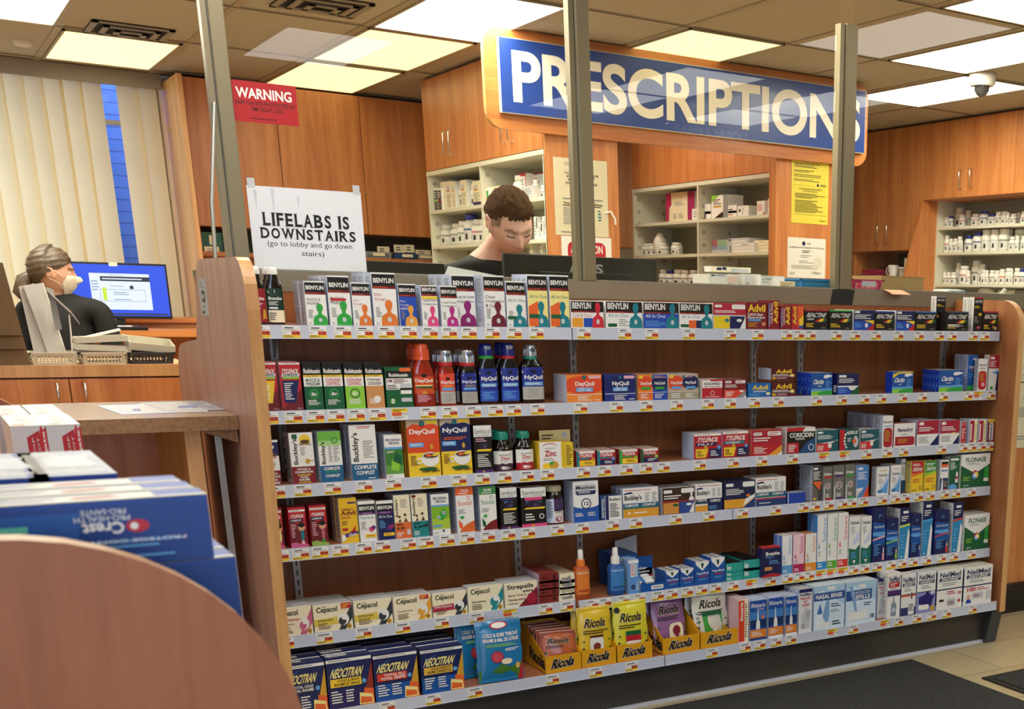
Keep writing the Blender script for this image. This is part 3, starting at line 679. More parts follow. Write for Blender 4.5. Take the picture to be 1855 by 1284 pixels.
# top shelf --------------------------------------------------------
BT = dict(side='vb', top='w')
P(1, 557, 595.5, 509, 2, .055, bn('MUCUS_&/PHLEGM', 'g'), 'small white and black carton with green figure', **BT)
P(1, 599, 639.5, 499, 3, .062, bn('MUCUS_&/PHLEGM', 'g', top='.66', extra='|q .08 .50 .8 .55 r'), 'taller white and black carton with green figure', **BT)
P(1, 641.5, 675.5, 511.5, 2, .055, bn('Dry/Cough', '#d9762c', tc='r'), 'small white and black carton with orange figure', **BT)
P(1, 679, 722.5, 493.5, 3, .062, bn('Dry/Cough', '#d9762c', tc='r', top='.70'), 'largest white and black carton with orange figure', **BT)
P(1, 725.5, 758, 514, 2, .055, bn('Dry/Cough/NIGHT', '#e09a3a', 'b', 'w'), 'dark blue and black carton with orange figure', **BT)
P(1, 766.5, 796, 516.5, 3, .055, bn('Cough_&_Chest/Congestion', 'pk', top='.74', extra='|r .02 .67 1 .73 y'), 'white carton with yellow stripe and magenta figure', **BT)
P(1, 801, 831.5, 517.5, 1, .05, bn('Cough_&_Chest/Congestion', '#b02a7a'), 'white carton with small magenta figure, no stripe', **BT)
P(1, 822, 864, 497, 3, .062, bn('Cough_&_Chest/Congestion', '#8a1f6a', top='.68'), 'tall white carton with large purple figure', dy=.058, **BT)
P(1, 879, 917.5, 498.5, 3, .062, bn('Chest/Congestion/&_Cold', '#6b1a2e', top='.70'), 'tall white carton with maroon figure', **BT)
P(1, 919.5, 955, 509, 2, .055, bn('All_In_One', 't', tc='t', extra='|q .04 .17 .5 .24 dg'), 'white and black carton with teal figure', **BT)
P(1, 958, 994.5, 497, 3, .062, bn('All_In_One', 't', 'ly', 't', extra='|p o .03 .02 .5 .02 .5 .5 .03 .4|q .04 .17 .55 .25 dg'), 'tall yellow and black carton with teal figure, left one', **BT)
P(1, 997.5, 1033, 498, 3, .062, bn('All_In_One', 't', 'ly', 't', extra='|p o .03 .02 .5 .02 .5 .5 .03 .4|q .04 .17 .55 .25 dg'), 'tall yellow and black carton with teal figure, right one', **BT)
P(1, 1035, 1094.5, 544, 2, .06, bnh('Cold_&_Sinus', '#c8283a', extra='|r .03 .02 .36 .36 #e39a2c|r .38 .02 .66 .36 b', tc='r'), 'wide white and black carton with red figure', side='w')
P(1, 1098, 1164, 545, 2, .06, bnh('All_In_One', 't', tc='t', extra='|q .05 .04 .3 .17 dg|l .35 .06 .68 .34 4 gy'), 'wide white and black carton with teal figure', side='w')
P(1, 1165.5, 1230, 546.5, 2, .06, bnh('All_In_One', 't', 'b', 'w', extra='|l .06 .06 .68 .3 4 lb'), 'wide dark blue and black carton with teal figure', side='w')
P(1, 1231, 1291, 548, 2, .06, bnh('All_In_One', 't', tc='t', extra='|q .03 .05 .28 .17 dg|r .28 .02 .5 .32 o|r .5 .02 .72 .32 nb'), 'wide white carton with teal figure and orange square', side='w')
P(1, 1292, 1351, 549, 2, .06, 'r 0 0 1 1 lgy|r 0 .55 1 1 #b02038|q .05 .84 .27 .94 w|q .57 .78 .99 .96 w|l .05 .62 .95 .74 2 w|r .02 .02 .5 .5 #e8c81c|r .51 .02 .97 .5 nb|e .42 .34 .07 .07 t|e .8 .34 .08 .06 w|p w .82 .02 1 .02 1 .5', 'wide carton, red top over yellow and navy squares', side='w')
AD = 'r 0 0 1 1 #7c1420|t Advil .08 .64 .92 .92 y b|t Cold_&_Sinus .06 .5 .8 .6 w b|t Rhume_et_Sinus .06 .4 .9 .48 w b|r .1 .3 .7 .38 lb|l .08 .08 .6 .26 4 gl|e .84 .2 .1 .07 tn'
P(1, 1352, 1389.5, 547, 2, .07, AD, 'dark red carton with large yellow lettering', side='#7c1420', sart='l .2 .1 .8 .9 12 gl')
AV = 'r 0 0 1 1 #8a1822|t Advil .5 .2 .9 .95 y bv|t Cold_&_Sinus .2 .2 .42 .9 w v|r .08 .1 .16 .9 lb'
P(1, 1391, 1411.5, 544, 2, .07, AV, 'narrow dark red carton with sideways yellow lettering', side='#7c1420')
P(1, 1413.5, 1433, 554, 2, .07, AV, 'shorter narrow red carton with sideways yellow lettering', side='#7c1420')
P(1, 1434, 1456, 552, 1, .1, 'r 0 0 1 1 #b8232b|t Advil .1 .2 .4 .92 y bv|p o .5 .95 .98 .95 .98 .3 .5 .1|p y .6 .4 .98 .6 .98 .2 .7 .1|p b .5 .1 .98 .02 .98 .2', 'narrow orange and red carton beside the black ones', side='#7c1420')
P(1, 1457.5, 1500, 560.5, 2, .07, rea('r', '|t COMPLETE .08 .48 .4 .57 w bi'), 'black carton with red top stripe, leftmost black one', side='k', sart='')
P(1, 1502, 1543.5, 561.5, 2, .07, rea('g'), 'black carton with green top stripe', side='k', sart='')
ST = 'r 0 0 1 1 nb|q .05 .85 .3 .96 w|l .05 .55 .95 .8 3 w|r 0 0 1 .47 b|p y .5 .5 1 .5 1 .3|p r .62 0 1 0 1 .36|l .06 .12 .4 .38 4 lb|e .62 .25 .07 .12 w'
P(1, 1546, 1583.5, 561.5, 1, .12, ST, 'navy and blue carton with red corner, left one', side='w')
P(1, 1584.5, 1620, 563.5, 2, .07, rea('b'), 'black carton with blue stripe between navy ones', side='k', sart='')
P(1, 1622.5, 1656.5, 563, 1, .12, ST, 'navy and blue carton with red corner, right one', side='w')
P(1, 1658, 1696, 564, 2, .07, rea('#2a6aa8'), 'black carton with blue stripe beside tall carton', side='k', sart='')
P(1, 1694, 1711, 536.5, 1, .07, 'r 0 0 1 1 k|r 0 .96 1 1 gy|t REACTINE .1 .86 .92 .92 w mi|l .1 .7 .8 .78 2 y|r .1 .38 .5 .46 gl|p lb .55 .12 .75 .1 .85 .4 .6 .42', 'tall black carton with grey lid, left tall one', side='w', dy=.05)
P(1, 1713.5, 1753.5, 564, 2, .07, rea('#37475c', '|l .08 .2 .8 .36 3 w'), 'black carton with slate stripe between tall ones', side='k', sart='')
P(1, 1762, 1778.5, 538.5, 2, .07, 'r 0 0 1 1 k|r 0 .96 1 1 r|t REACTINE .1 .84 .92 .92 w mi|l .1 .68 .7 .76 2 y|e .72 .5 .2 .05 gl|p pk .4 .08 .7 .08 .8 .14 .5 .14|l .1 .25 .6 .45 5 gy', 'tall black carton with red lid, right tall one', side='w')
P(1, 1780, 1807, 563.5, 2, .07, rea('#c03048', '|e .7 .22 .07 .08 tn|e .85 .16 .06 .08 ly'), 'black carton with pink stripe at shelf end', side='k', sart='')
# second shelf -----------------------------------------------------
P(2, 473, 508.5, 656, 2, .07, tylc('y'), 'red carton with yellow panel', side='#d8a0a0')
P(2, 513.5, 551.5, 656, 2, .07, tylc('nb'), 'red carton with navy panel', side='#d8a0a0')
P(2, 555, 588.5, 657.5, 3, .065, rob('MUCUS_&', 'PHLEGM', 'dg', 'dg'), 'black and dark green carton with green title', side='k', sart='')
P(2, 590.5, 626, 657.5, 3, .065, rob('COUGH', 'CONTROL', 'r', 'dg'), 'black and dark green carton with red title', side='k', sart='')
P(2, 628.5, 663.5, 658, 3, .065, rob('COUGH', 'CONTROL', 'r', 'lg', b2='dg'), 'black and lime green carton', side='k', sart='', top='dk')
P(2, 666, 698.5, 658, 3, .065, rob('Honey', 'COUGH', 'br', 'tn', b2='tn').replace('t 6hr .36 .30 .66 .38 w b', 'e .6 .2 .2 .08 w'), 'black and honey brown carton', side='k', sart='', top='dk')
P(2, 702, 750.5, 666, 2, .07, 'r 0 0 1 1 dg|r .02 .74 .98 .92 k|q .55 .9 .97 .99 o|t Robitussin .14 .77 .86 .86 w b|r .02 .45 .98 .73 w|t DM .05 .63 .25 .71 dr b|l .3 .6 .95 .72 3 dr|l .05 .46 .5 .58 3 k|r .54 .5 .95 .6 lgy|r .52 .44 .98 .49 k|r .54 .34 .95 .43 w|r .55 .14 .95 .24 lgy|c .22 .16 .1 lg|c .22 .16 .075 dg|t 8 .17 .1 .27 .22 w b', 'wide dark green, black and white carton', side='dg', sart='')
P(2, 1027.5, 1091.5, 679, 2, .08, dq('DayQuil', '#e8862c', '#dc4a24'), 'large orange carton with white lettering', side='vb', top='#c85a28', sart='', tart='')
P(2, 1096, 1152.5, 679, 2, .08, dq('NyQuil', '#1b2d7c', '#15205e'), 'large dark blue carton with white lettering', side='nb', top='nb', sart='', tart='')
DN = 'r 0 0 1 1 {a}|r .5 0 1 1 {b}|e .25 .66 .3 .28 #dc4a24|e .75 .66 .3 .28 nb|r 0 0 .5 .32 {c}|r .5 0 1 .32 {d}|t DayQuil .08 .58 .46 .72 w b|t NyQuil .56 .58 .92 .72 w b|r .1 .42 .42 .52 {e}|r .58 .42 .9 .52 {e}|r .04 .85 .16 .97 y|l .55 .86 .97 .96 2 lp|l .08 .06 .4 .26 3 w|l .56 .06 .9 .26 3 w|e .5 .9 .05 .06 t|r 0 .3 1 .315 w'
P(2, 1156.5, 1209.5, 679, 3, .07, DN.format(a='#e8862c', b='b', c='#e07030', d='b', e='g'), 'half orange, half blue carton with green bars', side='#d8a878', sart='')
P(2, 1211.5, 1265.5, 678, 3, .07, DN.format(a='s', b='s', c='#a3977c', d='#a3977c', e='lb'), 'half orange, half blue carton on beige', side='w')
P(2, 1272, 1309.5, 687.5, 2, .07, 'r 0 0 1 1 r|r .02 .55 .98 .97 w|t SUDAFED .1 .70 .9 .84 k b|t HEAD_COLD_&_SINUS .1 .58 .9 .66 r b|q .4 .9 .97 1 r|e .5 .28 .1 .12 w|e .5 .28 .08 .1 r|l .15 .06 .85 .12 1 w', 'white and red carton with black lettering', side='w')
P(2, 1311.5, 1351.5, 687.5, 2, .07, opt('#7c1824', '#d8402c', '#8b8b88', pill='|e .8 .36 .1 .06 w'), 'dark red carton with white chip and grey corner', side='#8a3a3a', sart='', top='#a06060')
P(2, 1355, 1398.5, 694.5, 1, .08, 'r 0 0 1 1 #1c62a8|t Advil .18 .52 .84 .86 y b|t Cold_&_Sinus .2 .36 .8 .48 w bi|l .08 .08 .6 .28 3 lb|e .84 .24 .09 .1 ly', 'blue carton with yellow lettering', side='#174f88', top='#1a5a98', sart='')
AM = 'r 0 0 1 1 #561018|t Advil .2 .55 .85 .92 y b|l .06 .32 .95 .5 2 w|r .04 .05 .2 .24 gl|l .24 .06 .7 .22 2 lp|e .87 .36 .09 .14 ly|r 0 .26 1 .29 gy'
P(2, 1396.5, 1441, 693.5, 1, .08, AM, 'maroon carton with yellow lettering, lower of two', side='vb', top='#561018')
P(2, 1396.5, 1441, 667.5, 1, .08, AM, 'maroon carton with yellow lettering, upper of two', side='vb', top='dr', lift=.0575)
P(2, 1469, 1507.5, 676, 4, .045, clar(), 'blue carton with white cloud and green hills, left group', side='rb', top='lgy', sart='l .3 .1 .6 .9 2 lb')
P(2, 1516, 1555.5, 677, 2, .07, 'r 0 0 1 1 nb|q .08 .82 .42 .93 w|l .08 .55 .9 .78 3 w|r 0 .2 1 .42 w|p b 0 0 .8 0 .5 .36 0 .36|p dg .55 0 1 0 1 .42|p w .6 .42 1 .42 .78 .24|l .06 .08 .5 .3 3 lb', 'navy carton with green corner', side='nb', top='dk', sart='r .3 .1 .8 .45 w')
P(2, 1615.5, 1653.5, 673.5, 1, .09, clar('|p y .02 .7 .3 .9 1 .95 1 1 .3 .98 .02 .88'), 'blue carton with yellow banner standing alone', side='rb', top='lgy', sart='')
P(2, 1700, 1744, 671, 5, .042, clar(), 'blue carton with white cloud, right group', side='rb', top='lgy', sart='l .3 .1 .6 .9 2 lb')
P(2, 1751, 1768.5, 643, 2, .085, 'r 0 0 1 1 mb|e .75 .88 .25 .03 w|t Claritin .08 .62 .92 .7 w bi|r .35 .55 .7 .58 o|l .15 .35 .7 .5 4 lb|e .3 .04 .5 .1 g|p w .62 .06 .95 .08 .9 .22 .66 .2', 'tall narrow blue carton with white cloud', side='vb', dy=.03)
P(2, 1770, 1786.5, 650, 1, .05, 'r 0 0 1 1 w|q .06 .04 .94 .62 r|t Benadryl .1 .76 .9 .84 nb b|l .15 .68 .8 .73 1 r|l .2 .3 .8 .55 6 gl|c .6 .2 .18 lp', 'narrow white carton with red lower half', side='lgy', dy=-.0)
P(2, 1789.5, 1808, 643, 1, .07, 'r 0 0 1 1 w|r 0 .62 1 1 #b02038|q .1 .88 .5 .95 w|l .1 .66 .8 .84 5 w|p nb .7 0 1 0 1 .5 .85 .55|p lb .3 .5 1 .58 .8 .45|p g .15 .03 .5 .03 .4 .12 .2 .12', 'tall red and white carton at shelf end', side='w')
# third shelf ------------------------------------------------------
P(3, 482, 511.5, 797.5, 1, .08, 'r 0 0 1 1 w|r 0 .65 1 .95 nb|c .6 .85 .14 w|c .55 .87 .12 nb|e .6 .68 .3 .04 br|t MIXTURE .3 .6 .85 .64 r b|l .1 .38 .8 .56 5 gy|r 0 0 1 .33 #7a1a1c|t COUGH_& .1 .24 .8 .29 w b|t CONGESTION .02 .17 .95 .22 w b|t TOUX .1 .1 .8 .15 w b|t RHUME .1 .03 .9 .08 w b', 'cream carton with night sky and maroon base', side='k', sart='')
P(3, 531.5, 574.5, 784, 1, .1, "r 0 0 1 1 w|t Buckley's .12 .38 .36 .88 k bv|r .12 .88 .34 .97 dg|e .66 .86 .24 .1 y|e .66 .82 .2 .04 br|t MIXTURE .42 .75 .92 .79 br b|l .44 .55 .7 .72 5 gy|e .7 .44 .1 .05 gl|r .66 .44 .98 .46 gl|r 0 0 1 .34 #7a1a1c|t COUGH_& .22 .27 .8 .31 w b|t CONGESTION .12 .21 .88 .255 w b|q .22 .16 .78 .19 gl|t TOUX .32 .11 .68 .15 w b|t RHUME .28 .06 .72 .1 w b|q .22 .02 .78 .045 gl", 'cream carton with sun and maroon base', side='w', top='#7a3030')
P(3, 582.5, 624.5, 782, 1, .1, "r 0 0 1 1 w|r 0 .8 1 1 #6ab040|r 0 .72 1 .82 #a8d080|t Buckley's .1 .36 .32 .8 k bv|c .72 .82 .14 dg|c .72 .82 .11 #7ab850|l .42 .4 .6 .72 8 gy|l .64 .4 .9 .72 8 gy|r 0 0 1 .33 #1a5a86|t COMPLETE .16 .24 .86 .3 w b|l .2 .18 .8 .23 2 g|t COMPLET .2 .1 .84 .155 w b", 'white carton with green top and blue base', side='vb')
P(3, 639.5, 687.5, 770, 2, .07, "r 0 0 1 1 w|t Buckley's .08 .34 .36 .86 k bv|l .3 .93 .95 .98 2 r|l .48 .4 .9 .72 10 gy|r 0 0 1 .3 #1a5a86|t COMPLETE .1 .2 .94 .27 w b|t COMPLET .16 .1 .86 .17 w b|l .6 .02 .9 .05 1 w", 'largest white carton with sideways lettering and blue base', side='vb')
P(3, 701, 733.5, 788, 3, .06, 'r 0 0 1 1 w|t PROSPAN .08 .85 .92 .91 nb b|t HELIXIA .24 .78 .86 .84 nb b|r 0 .67 1 .72 lb|r 0 .1 1 .67 #3f7a34|r 0 .1 1 .3 #5d9a3c|p lg .3 .2 .7 .16 .85 .38 .6 .5 .35 .42|p dg .4 .4 .9 .3 .95 .5 .6 .6|l .1 .58 .6 .64 2 w|l .1 .02 .5 .07 2 gy', 'white carton with green ivy leaf picture', side='vb')
P(3, 742.5, 800.5, 761, 2, .05, dqh('#d9481f', 'w', 'DayQuil'), 'large orange and yellow carton with tea cup', side='#c88a28', top='s', sart='')
P(3, 802.5, 857, 758.5, 2, .05, dqh('nb', 'w', 'NyQuil'), 'large navy and yellow carton with tea cup', side='#c88a28', top='s', sart='')
SB = 'r 0 0 1 1 k|r 0 .76 1 1 w|t Sambucol .06 .83 .94 .93 k|t BLACK_ELDERBERRY .1 .78 .9 .81 k|l .1 .65 .9 .74 2 lp|e .5 .58 .3 .08 #241c34|e .6 .56 .12 .04 #4a3a60|p y .1 .46 .2 .5 .98 .5 .9 .45|l .15 .12 .9 .4 7 w|r 0 0 1 .06 p|c .45 .03 .06 gl'
P(3, 862, 894.5, 771, 1, .08, SB, 'black and white carton with yellow band and purple base', side='k', sart='')
P(3, 978.5, 1021, 801.5, 1, .09, 'r 0 0 1 1 w|e .45 .84 .3 .12 r|e .45 .81 .3 .12 w|t jamieson .24 .72 .66 .8 dg|t Zinc .22 .46 .72 .68 r b|l .15 .3 .8 .42 2 gy|e .3 .08 .2 .14 y|e .6 .12 .2 .16 gl|e .5 .2 .1 .06 g|r .93 0 1 1 y', 'white and yellow carton with lemon slices', side='y')
P(3, 1021.5, 1040, 801.5, 1, .09, 'r 0 0 1 1 #d8b82c|l .3 .1 .9 .9 9 br', 'narrow yellow carton beside the lemon slices carton', side='y')
P(3, 979, 1035, 780, 1, .008, 'r 0 0 1 1 #e8d89a|l .08 .72 .6 .9 2 br|c .82 .86 .09 lgy', 'flat pale yellow display card behind the lemon carton', side='y', dy=.1, name='display_card')
TS = 'r 0 0 1 1 r|r .03 .82 .97 .97 w|t TYLENOL .1 .58 .92 .78 w bi|r 0 0 .14 .95 {a}|p {a} .14 .44 .7 .44 .74 .54 .14 .54|r .14 .04 .97 .38 {b}|c .88 .42 .09 {c}|l .4 .12 .9 .3 3 {d}'
for k, (u0, u1, v, a, bb, c, d, dn) in enumerate(((1045, 1079.5, 817, 't', 'y', 'gl', 'br', 'teal edge and yellow panel'), (1082.5, 1115.5, 815.5, 't', 'nb', 'lb', 'w', 'teal edge and navy panel'), (1122.5, 1156.5, 814, 'g', 'y', 'lg', 'br', 'green edge and yellow panel'), (1161, 1193.5, 812.5, 'dg', 'nb', 'lg', 'w', 'green edge and navy panel'))):
    P(3, u0, u1, v, 3, .06, TS.format(a=a, b=bb, c=c, d=d), 'small red carton with ' + dn, side='#8a2a30', top='#c8b8a8', sart='')
BX = '|p {b} .06 .06 .42 .06 .52 .4 .06 .4|r .55 .06 .98 .4 nb|c .42 .46 .06 gl|c .9 .44 .06 lb|l .1 .1 .35 .34 3 br|l .6 .1 .9 .34 3 w'
P(3, 1257, 1307.5, 786, 2, .09, tyl(BX.format(b='y'), 'FLU', 'nb'), 'red carton with white lettering and navy strip', side='#b8c8ea', sart='', top='w')
P(3, 1308.5, 1356.5, 782, 2, .09, tyl(BX.format(b='y'), 'COLD', 't'), 'red carton with white lettering and teal strip', side='#b8c8ea', sart='', top='w')
P(3, 1361.5, 1416.5, 780.5, 2, .08, opt('#a81f30', 'r', '#e09a2c').replace('.55 .92 .74 2 w', '.55 .92 .74 2 w'), 'red carton with orange corner and white chip', side='#d87060', sart='')
P(3, 1425, 1476.5, 775.5, 2, .08, 'r 0 0 1 1 k|r 0 .86 1 1 r|p w .55 .84 1 .84 1 1 .65 1|t CORICIDIN .1 .62 .94 .8 w b|l .3 .52 .7 .6 2 w|r .02 .02 .42 .42 r|l .06 .06 .38 .36 5 w|p #1c4a78 .42 .02 1 .02 1 .6 .7 .42|c .86 .22 .1 w|c .86 .22 .08 #1c4a78', 'black carton with white lettering and red top', side='w')
TE = 'r 0 0 1 1 #1d5660|q .06 .84 .3 .94 w|l .06 .58 .9 .78 3 w|p w 0 .38 .7 .38 1 .55 1 .5|r 0 0 .7 .4 #c82f30|p #1d5660 .55 0 1 0 1 .5|e .62 .28 .09 .12 w|l .05 .06 .4 .3 4 w'
P(3, 1478.5, 1518, 780, 2, .08, TE, 'dark teal and red carton, left one', side='w')
P(3, 1520.5, 1555.5, 778.5, 2, .08, 'r 0 0 1 1 #174e4e|p r 0 0 .25 0 .3 .5 .25 1 0 1|t AERIUS .3 .76 .96 .92 w bi|e .84 .4 .13 .28 lgy|e .76 .42 .1 .12 o|c .3 .75 .05 w|c .26 .6 .05 w|c .25 .45 .05 w|c .28 .3 .05 w|c .34 .16 .05 w|l .4 .4 .62 .6 3 w', 'teal carton with grey head in profile', side='#174e4e', sart='')
P(3, 1558, 1591.5, 778.5, 2, .08, TE, 'dark teal and red carton, right one', side='w')
P(3, 1598, 1616.5, 753.5, 4, .055, 'r 0 0 1 1 w|q .1 .02 .95 .62 #a81f30|t Benadryl .08 .76 .92 .84 nb b|r .1 .66 .9 .69 lb|l .2 .2 .85 .55 9 gl', 'tall white carton with red lower panel', side='vb')
P(3, 1618.5, 1657.5, 767.5, 1, .1, 'r 0 0 1 1 w|q .06 .06 .97 .44 #a81f30|r .06 .06 .4 .44 #a81f30|t Benadryl .18 .6 .86 .8 nb b|t ALLERGY .32 .5 .66 .56 k|l .2 .16 .7 .36 3 gl', 'square white carton with wide red panel', side='#b84a58', sart='', tart='')
RW = 'r 0 0 1 1 w|r 0 .46 1 1 #a81f3a|q .08 .82 .3 .94 w|l .08 .56 .9 .76 3 w|p nb .6 0 1 0 1 .42|l .08 .1 .6 .36 4 gy'
P(3, 1660.5, 1699.5, 762.5, 3, .075, RW, 'red over white carton with navy corner, left', side='vb')
P(3, 1701.5, 1737, 762, 2, .075, RW.replace('.6 0 1 0 1 .42', '.66 0 1 0 1 .38') + '|e .72 .45 .08 .05 ly', 'red over white carton with navy corner, right', side='vb')
P(3, 1740, 1749, 764, 2, .07, 'r 0 0 1 1 #c05a60|r .1 .1 .9 .8 r|l .2 .2 .8 .7 6 w', 'narrow red and pink carton on edge', side='w')
for q, (u0, u1) in enumerate(((1755, 1769), (1771, 1785.5))):
    P(3, u0, u1, 760, 2, .07, 'r 0 0 1 1 w|r .05 .02 .62 .95 #a81f3a|r .15 .1 .3 .8 w|r .68 .02 .95 .95 ly|l .7 .1 .9 .8 8 gy', 'red and cream carton on edge, ' + ('left', 'right')[q] + ' of pair', side='vb')
P(3, 1787.5, 1800, 760, 2, .07, 'r 0 0 1 1 #8a1a28|r 0 .88 1 1 y|q .25 .06 .85 .86 w|t Benadryl .35 .1 .75 .8 nb bv', 'dark red carton with sideways lettering at end', side='vb')
# fourth shelf -----------------------------------------------------
TK = 'r 0 0 1 1 #b81c26|p dr 0 .12 1 .1 1 .45 0 .7|r .04 .89 .98 .94 w|l .1 .9 .9 .93 1 gy|t Children\'s .3 .83 .8 .86 o|t TYLENOL .06 .74 .94 .82 w bi|p {a} .06 .64 .8 .64 .84 .72 .06 .72|t COMPLETE .1 .655 .74 .7 w bi|l .1 .25 .42 .6 8 lp|e .7 .5 .2 .1 {b}|e .7 .56 .2 .06 k|e .72 .3 .1 .14 {c}|e .72 .12 .1 .06 {d}|e .3 -.01 .9 .14 {e}|r 0 -.15 1 0 k'.replace('|r 0 -.15 1 0 k', '')
def tk(a, b_, c, d, e): return TK.format(a=a, b=b_, c=c, d=d, e=e).replace('|e .3 -.01 .9 .14 ' + e, f'|p {e} 0 0 1 0 1 .07 .6 .09 .3 .14 0 .12')
P(4, 495, 517.5, 921, 1, .08, tk('dg', '#e0a070', 'ly', 'pk', '#c85a8a'), 'red carton with child, half hidden by end panel', side='#b81c26', top='#8a1820', sart='')
P(4, 528, 560, 919.5, 1, .08, tk('nb', 'sk', 't', 'lp', '#c85a8a'), 'red carton with child over pink ground', side='#b81c26', top='#8a1820', sart='')
P(4, 566, 597, 915.5, 1, .08, tk('nb', 'sk', '#c06070', 'g', '#8cb04c'), 'red carton with child over green ground', side='#b81c26', top='#8a1820', sart='')
P(4, 619.5, 652, 902.5, 2, .07, "r 0 0 1 1 #e6b822|r .5 .87 .96 .91 p|t Children's .12 .72 .8 .78 dr b|t Advil .08 .62 .92 .72 dr b|l .06 .54 .7 .6 2 r|l .1 .4 .5 .5 3 br|p r .5 .24 .7 .3 .86 .4 .84 .24|q .1 .28 .42 .34 r|p p .02 .1 .98 .2 .98 .26 .02 .2|p w .02 .02 .3 .1 .2 .2 .02 .2|t GRAPE .4 .15 .9 .21 w bi", 'yellow carton with purple stripe and orange figure', side='w')
BK = 'r 0 0 1 1 {f}|r 0 .92 1 1 w|r 0 .72 1 .92 k|t BENYLIN .06 .78 .94 .87 w b|r 0 .665 1 .73 p|t children\'s .2 .68 .8 .72 lp|t {t} .08 .56 .9 .63 {c}|l .1 .3 .5 .5 6 {l}|c .7 .3 .16 {x}|c .84 .34 .12 {z}|q .3 .1 .98 .18 y|l .4 .12 .9 .16 1 r'
P(4, 654, 684.5, 908, 1, .08, BK.format(f='w', t='Tout_en_un', c='t', l='gy', x='pk', z='p'), 'white and black carton with berries', side='w')
P(4, 687, 717, 907, 1, .08, BK.format(f='nb', t='All_In_One', c='w', l='lb', x='#6a2a7a', z='#a02a4a'), 'navy and black carton with moon and berries', side='w', top='dk')
JJ = "r 0 0 1 1 cr|t Buckley's .06 .5 .28 .9 k bv|l .4 .7 .85 .9 6 gy|c .3 .5 .08 br|c .65 .54 .09 br|p br .2 .38 .4 .38 .34 .46|p br .55 .38 .8 .38 .7 .48|r 0 0 1 .37 {c}|t Jack .08 .28 .5 .36 k b|t &_Jill .08 .19 .56 .27 k b|l .08 .04 .6 .15 3 w|r .7 .08 .92 .2 lgy"
P(4, 718, 747.5, 897, 2, .07, JJ.format(c='#d86a2c'), 'cream carton with orange base and two figures', side='vb')
P(4, 749, 778.5, 895, 2, .07, JJ.format(c='#1f8080').replace('r .7 .08 .92 .2 lgy', 'p dk .5 .24 .95 .22 .95 .32') + '|r .05 .92 .3 .98 dr', 'cream carton with teal base and two figures', side='vb')
P(4, 785, 817.5, 895.5, 1, .08, 'r 0 0 1 1 w|t PROSPAN .12 .86 .88 .93 nb b|t HELIXIA .24 .79 .82 .85 nb b|r 0 .7 1 .74 lb|r 0 .15 1 .7 #7fae2c|r 0 .15 1 .4 #a8c23c|p g .25 .4 .6 .35 .85 .5 .7 .66 .45 .52|c .38 .44 .09 w|c .68 .54 .09 w|c .38 .44 .05 b|c .68 .54 .05 b|r .05 .2 .5 .25 lb|c .6 .1 .07 dg|l .06 .04 .4 .08 1 gy', 'white carton with green cartoon frog', side='vb')
STD = 'r 0 0 1 1 w|r 0 .82 1 1 {c}|t {t} .26 .89 .74 .95 w b|l .15 .84 .85 .88 1 w|t Stodal .08 .6 .88 .7 {c}|c .72 .76 .1 {c}|c .72 .76 .07 w|l .1 .42 .6 .52 3 gy|p {d} .1 .02 1 .02 1 .26 .6 .2 .3 .12|p {e} .08 .3 .3 .2 .3 .08 .12 .12|e .3 .34 .12 .035 g'
P(4, 829.5, 861.5, 882.5, 2, .085, STD.format(c='o', t='TOUX', d='#d8662c', e='o'), 'white carton with orange cap and swirls', side='vb')
P(4, 872, 902, 881.5, 2, .07, STD.format(c='#3f8a4a', t='RHUME', d='#7a1f20', e='dg'), 'white carton with green cap and dark red corner', side='vb')
P(4, 909, 939.5, 884, 1, .08, SB.replace('|l .1 .65 .9 .74 2 lp', '|l .1 .68 .9 .76 1 p|t Kids .25 .58 .75 .68 lb b'), 'narrow black and white carton with coloured title', side='k', sart='', top='w')
P(4, 946, 991.5, 884.5, 1, .08, SB.replace('|r 0 0 1 .06 p', '|r 0 0 1 .08 pk').replace('|l .1 .65 .9 .74 2 lp', '|q .15 .68 .85 .76 pk|t Gummies .2 .58 .8 .67 lb b').replace('l .15 .12 .9 .4 7 w', 'l .15 .15 .6 .36 3 w') + '|c .8 .26 .1 w|c .8 .26 .07 k', 'wide black and white carton with pink base', side='k', sart='', top='w')
P(4, 1040, 1086, 872.5, 3, .05, 'r 0 0 1 1 w|r 0 0 1 .4 #1f54a8|e .5 .42 .5 .08 w|q .06 .66 .92 .92 lgy|t Mucinex .12 .8 .88 .89 k b|p nb .1 .76 .9 .76 .86 .67 .14 .67|l .2 .7 .8 .75 2 w|c .5 .45 .2 nb|c .5 .45 .16 w|t 12 .42 .41 .6 .5 nb b|l .06 .14 .45 .24 3 w|l .55 .14 .95 .24 3 w', 'white and blue carton with number 12 clock', side='#b8c8ea', sart='', tart='')
P(4, 1090, 1127.5, 899.5, 1, .09, "r 0 0 1 1 w|r 0 0 .18 1 #2a4a80|r .2 0 .36 1 nb|t Buckley's .4 .76 .96 .92 k b|l .42 .1 .9 .7 9 k|l .02 .1 .16 .9 10 w", 'low white carton turned sideways, navy edge', side='#2a4a80', sart='')
BKC = "r 0 0 1 1 w|l .04 .9 .98 .95 1 r|p nb .03 .84 .22 .88 .3 .82 .03 .79|t Buckley's .04 .55 .52 .77 k b|l .62 .52 .78 .84 7 gy|l .82 .52 .96 .84 7 gy|r 0 .30 1 .49 #1f5878|t COMPLETE .04 .37 .42 .46 w b|t COMPLET .54 .37 .94 .46 w b|l .1 .31 .8 .35 1 g{x}"
P(4, 1129.5, 1193.5, 885.5, 2, .09, BKC.format(x='|r 0 .01 1 .3 #dc9a30|l .3 .12 .8 .2 1 w|c .16 .16 .03 w'), 'wide white carton with orange base', side='vb')
